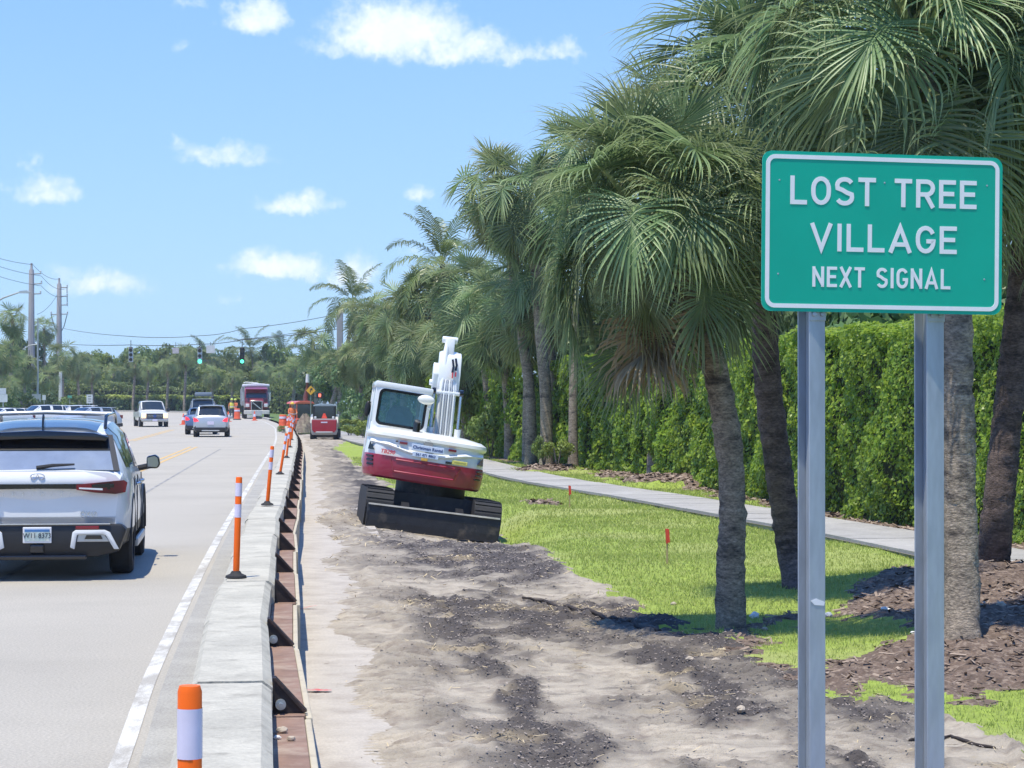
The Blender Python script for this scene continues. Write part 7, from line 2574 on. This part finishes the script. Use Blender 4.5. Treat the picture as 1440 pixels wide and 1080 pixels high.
# ================================================================ WORKERS
M_skin = mat('skin', (.42, .26, .19), .6, var=.05)
M_vesty = mat('yellow_vest', (.72, .66, .10), .7, var=.1)
M_vesto = mat('orange_vest', (.80, .20, .06), .7, var=.1)
M_jeans = mat('dark_trousers', (.07, .075, .09), .85, var=.2)
M_shirt = mat('orange_shirt', (.68, .20, .08), .8, var=.1)
M_hat = mat('hard_hat_yellow', (.78, .50, .06), .35, var=.05)
M_hatl = mat('hard_hat_lime', (.55, .66, .12), .35, var=.05)
M_shoe = mat('work_boot', (.05, .04, .03), .7)
def person(label, loc, rz, top_m, vest_m, hat_m, pose=0, scale=1.0):
    o = thing('person', label, 'person', loc, rz)
    o.scale = (scale,) * 3
    J = {}
    verts, edges, rad = [], [], []
    def v(p, r, par=None):
        verts.append(p); rad.append(r)
        if par is not None:
            edges.append((par, len(verts) - 1))
        return len(verts) - 1
    a = v((0, 0, .95), (.155, .115))
    b = v((0, .0, 1.12), (.145, .105), a)
    c = v((0, .01, 1.32), (.165, .115), b)
    d = v((0, .01, 1.44), (.10, .08), c)
    e = v((0, .0, 1.53), (.055, .055), d)
    f = v((0, -.015, 1.60), (.078, .088), e)
    g_ = v((0, -.01, 1.70), (.080, .095), f)
    v((0, 0, 1.755), (.055, .065), g_)
    for s in (-1, 1):
        h = v((s * .095, 0, .88), (.085, .09), a)
        sp_ = .03 if pose == 0 else (.16 * s)
        k = v((s * .11, -.02 + sp_ * .4, .50), (.062, .066), h)
        an = v((s * .12, .03 + sp_, .10), (.042, .046), k)
        v((s * .13, -.12 + sp_, .045), (.042, .035), an)
        sh = v((s * .20, .01, 1.40), (.062, .062), c)
        if pose == 1:
            el = v((s * .27, -.10, 1.16), (.046, .046), sh); ha = v((s * .16, -.30, 1.10), (.036, .036), el)
        else:
            el = v((s * .27, .02, 1.14), (.046, .046), sh); ha = v((s * .26, -.08, .90), (.036, .036), el)
        ex = (Vector(verts[ha]) - Vector(verts[el])).normalized()
        pa = v(tuple(Vector(verts[ha]) + ex * .07), (.034, .022), ha)
        for fi in range(4):
            v(tuple(Vector(verts[pa]) + ex * (.085 - .008 * abs(fi - 1.4)) + Vector((0, (fi - 1.5) * .022, 0))), (.0095, .0095), pa)
        v(tuple(Vector(verts[ha]) + ex * .07 + Vector((-s * .02, -.045, 0))), (.011, .011), ha)
    me = bpy.data.meshes.new('body')
    me.from_pydata(verts, edges, [])
    ob = link('body', me)
    md = ob.modifiers.new('skin', 'SKIN')
    for i, r_ in enumerate(rad):
        sv = me.skin_vertices[0].data[i]
        sv.radius = r_
        sv.use_root = (i == 0)
    ob.modifiers.new('sub', 'SUBSURF').levels = 1
    dg = bpy.context.evaluated_depsgraph_get()
    m2 = bpy.data.meshes.new_from_object(ob.evaluated_get(dg))
    ob.modifiers.clear()
    ob.data = m2
    ob.parent = o
    for m_ in (M_skin, top_m, M_jeans, M_shoe):
        m2.materials.append(m_)
    for p in m2.polygons:
        z = p.center.z
        ax_ = abs(p.center.x)
        p.use_smooth = True
        p.material_index = 3 if z < .11 else 2 if z < .98 and ax_ < .21 else 0 if (z > 1.50 or (z < 1.12 and ax_ > .21) or (pose == 1 and p.center.y < -.2)) else 1
    q = MB()
    n = 18
    vs, fs = [], []
    for (z, rx, ry) in ((.96, .185, .145), (1.1, .18, .14), (1.3, .20, .15), (1.40, .17, .135), (1.47, .10, .10)):
        for k in range(n):
            t = 2 * math.pi * k / n
            vs.append((rx * math.cos(t), .005 + ry * math.sin(t), z))
    for i in range(4):
        for k in range(n):
            fs.append((i * n + k, i * n + (k + 1) % n, (i + 1) * n + (k + 1) % n, (i + 1) * n + k))
    q.add(vs, fs)
    vst = q.build('vest', vest_m, o, 60)
    q = MB(); q.lathe([(.1875, 1.06), (.186, 1.12)], 18); q.v = [(x, .005 + y * .79, z) for x, y, z in q.v]; q.build('reflective_stripe', M_band, vst, 60)
    q = MB(); q.lathe([(0, 1.84), (.07, 1.82), (.11, 1.76), (.118, 1.71), (.15, 1.70), (.15, 1.69), (0, 1.69)], 16); q.v = [(x, y * 1.12 - .015, z) for x, y, z in q.v]; q.build('hard_hat', hat_m, o, 50)
    # face
    q = MB()
    for s in (-1, 1):
        q.ell((s * .03, -.098, 1.645), (.010, .006, .007), 6, 4)
    q.build('eyes', M_gloss, o)
    q = MB(); q.ell((0, -.108, 1.615), (.012, .016, .02), 6, 5); q.build('nose', M_skin, o)
    q = MB(); q.ell((0, -.094, 1.575), (.024, .006, .006), 6, 4); q.build('mouth', mat('lips', (.30, .13, .11), .6), o)
    q = MB()
    for s in (-1, 1):
        q.ell((s * .083, -.005, 1.63), (.012, .022, .03), 6, 5)
    q.build('ears', M_skin, o)
    return o
p1 = W(326, 590, 204)
person('worker in a yellow vest standing left of the dump truck', (p1.x, 204, road_z(204)), .2, M_shirt, M_vesty, M_hatl, 0, 1.02)
p2_ = W(331, 590, 206)
person('worker in an orange vest close beside the one in yellow', (p2_.x, 206, road_z(206)), -.5, M_shirt, M_vesto, M_hatl, 1, 1.0)
p3_ = W(411, 607, 141)
person('worker in an orange vest and yellow hard hat behind the end of the barrier', (p3_.x, 141, -.02), .4, M_shirt, M_vesto, M_hat, 1, 1.02)
# ================================================================ HAZE
M_haze = bpy.data.materials.new('haze_air')
M_haze.use_nodes = True
_nt = M_haze.node_tree
_nt.nodes.remove(_nt.nodes['Principled BSDF'])
_pv = _nt.nodes.new('ShaderNodeVolumePrincipled')
_pv.inputs['Color'].default_value = (.80, .88, .96, 1)
_pv.inputs['Density'].default_value = HAZE
_pv.inputs['Anisotropy'].default_value = .3
_nt.links.new(_pv.outputs[0], _nt.nodes['Material Output'].inputs['Volume'])
mb = MB(); mb.box((0, 1340, 9), (3100, 3500, 22.4))
tag(mb.build('haze', M_haze), kind='stuff')
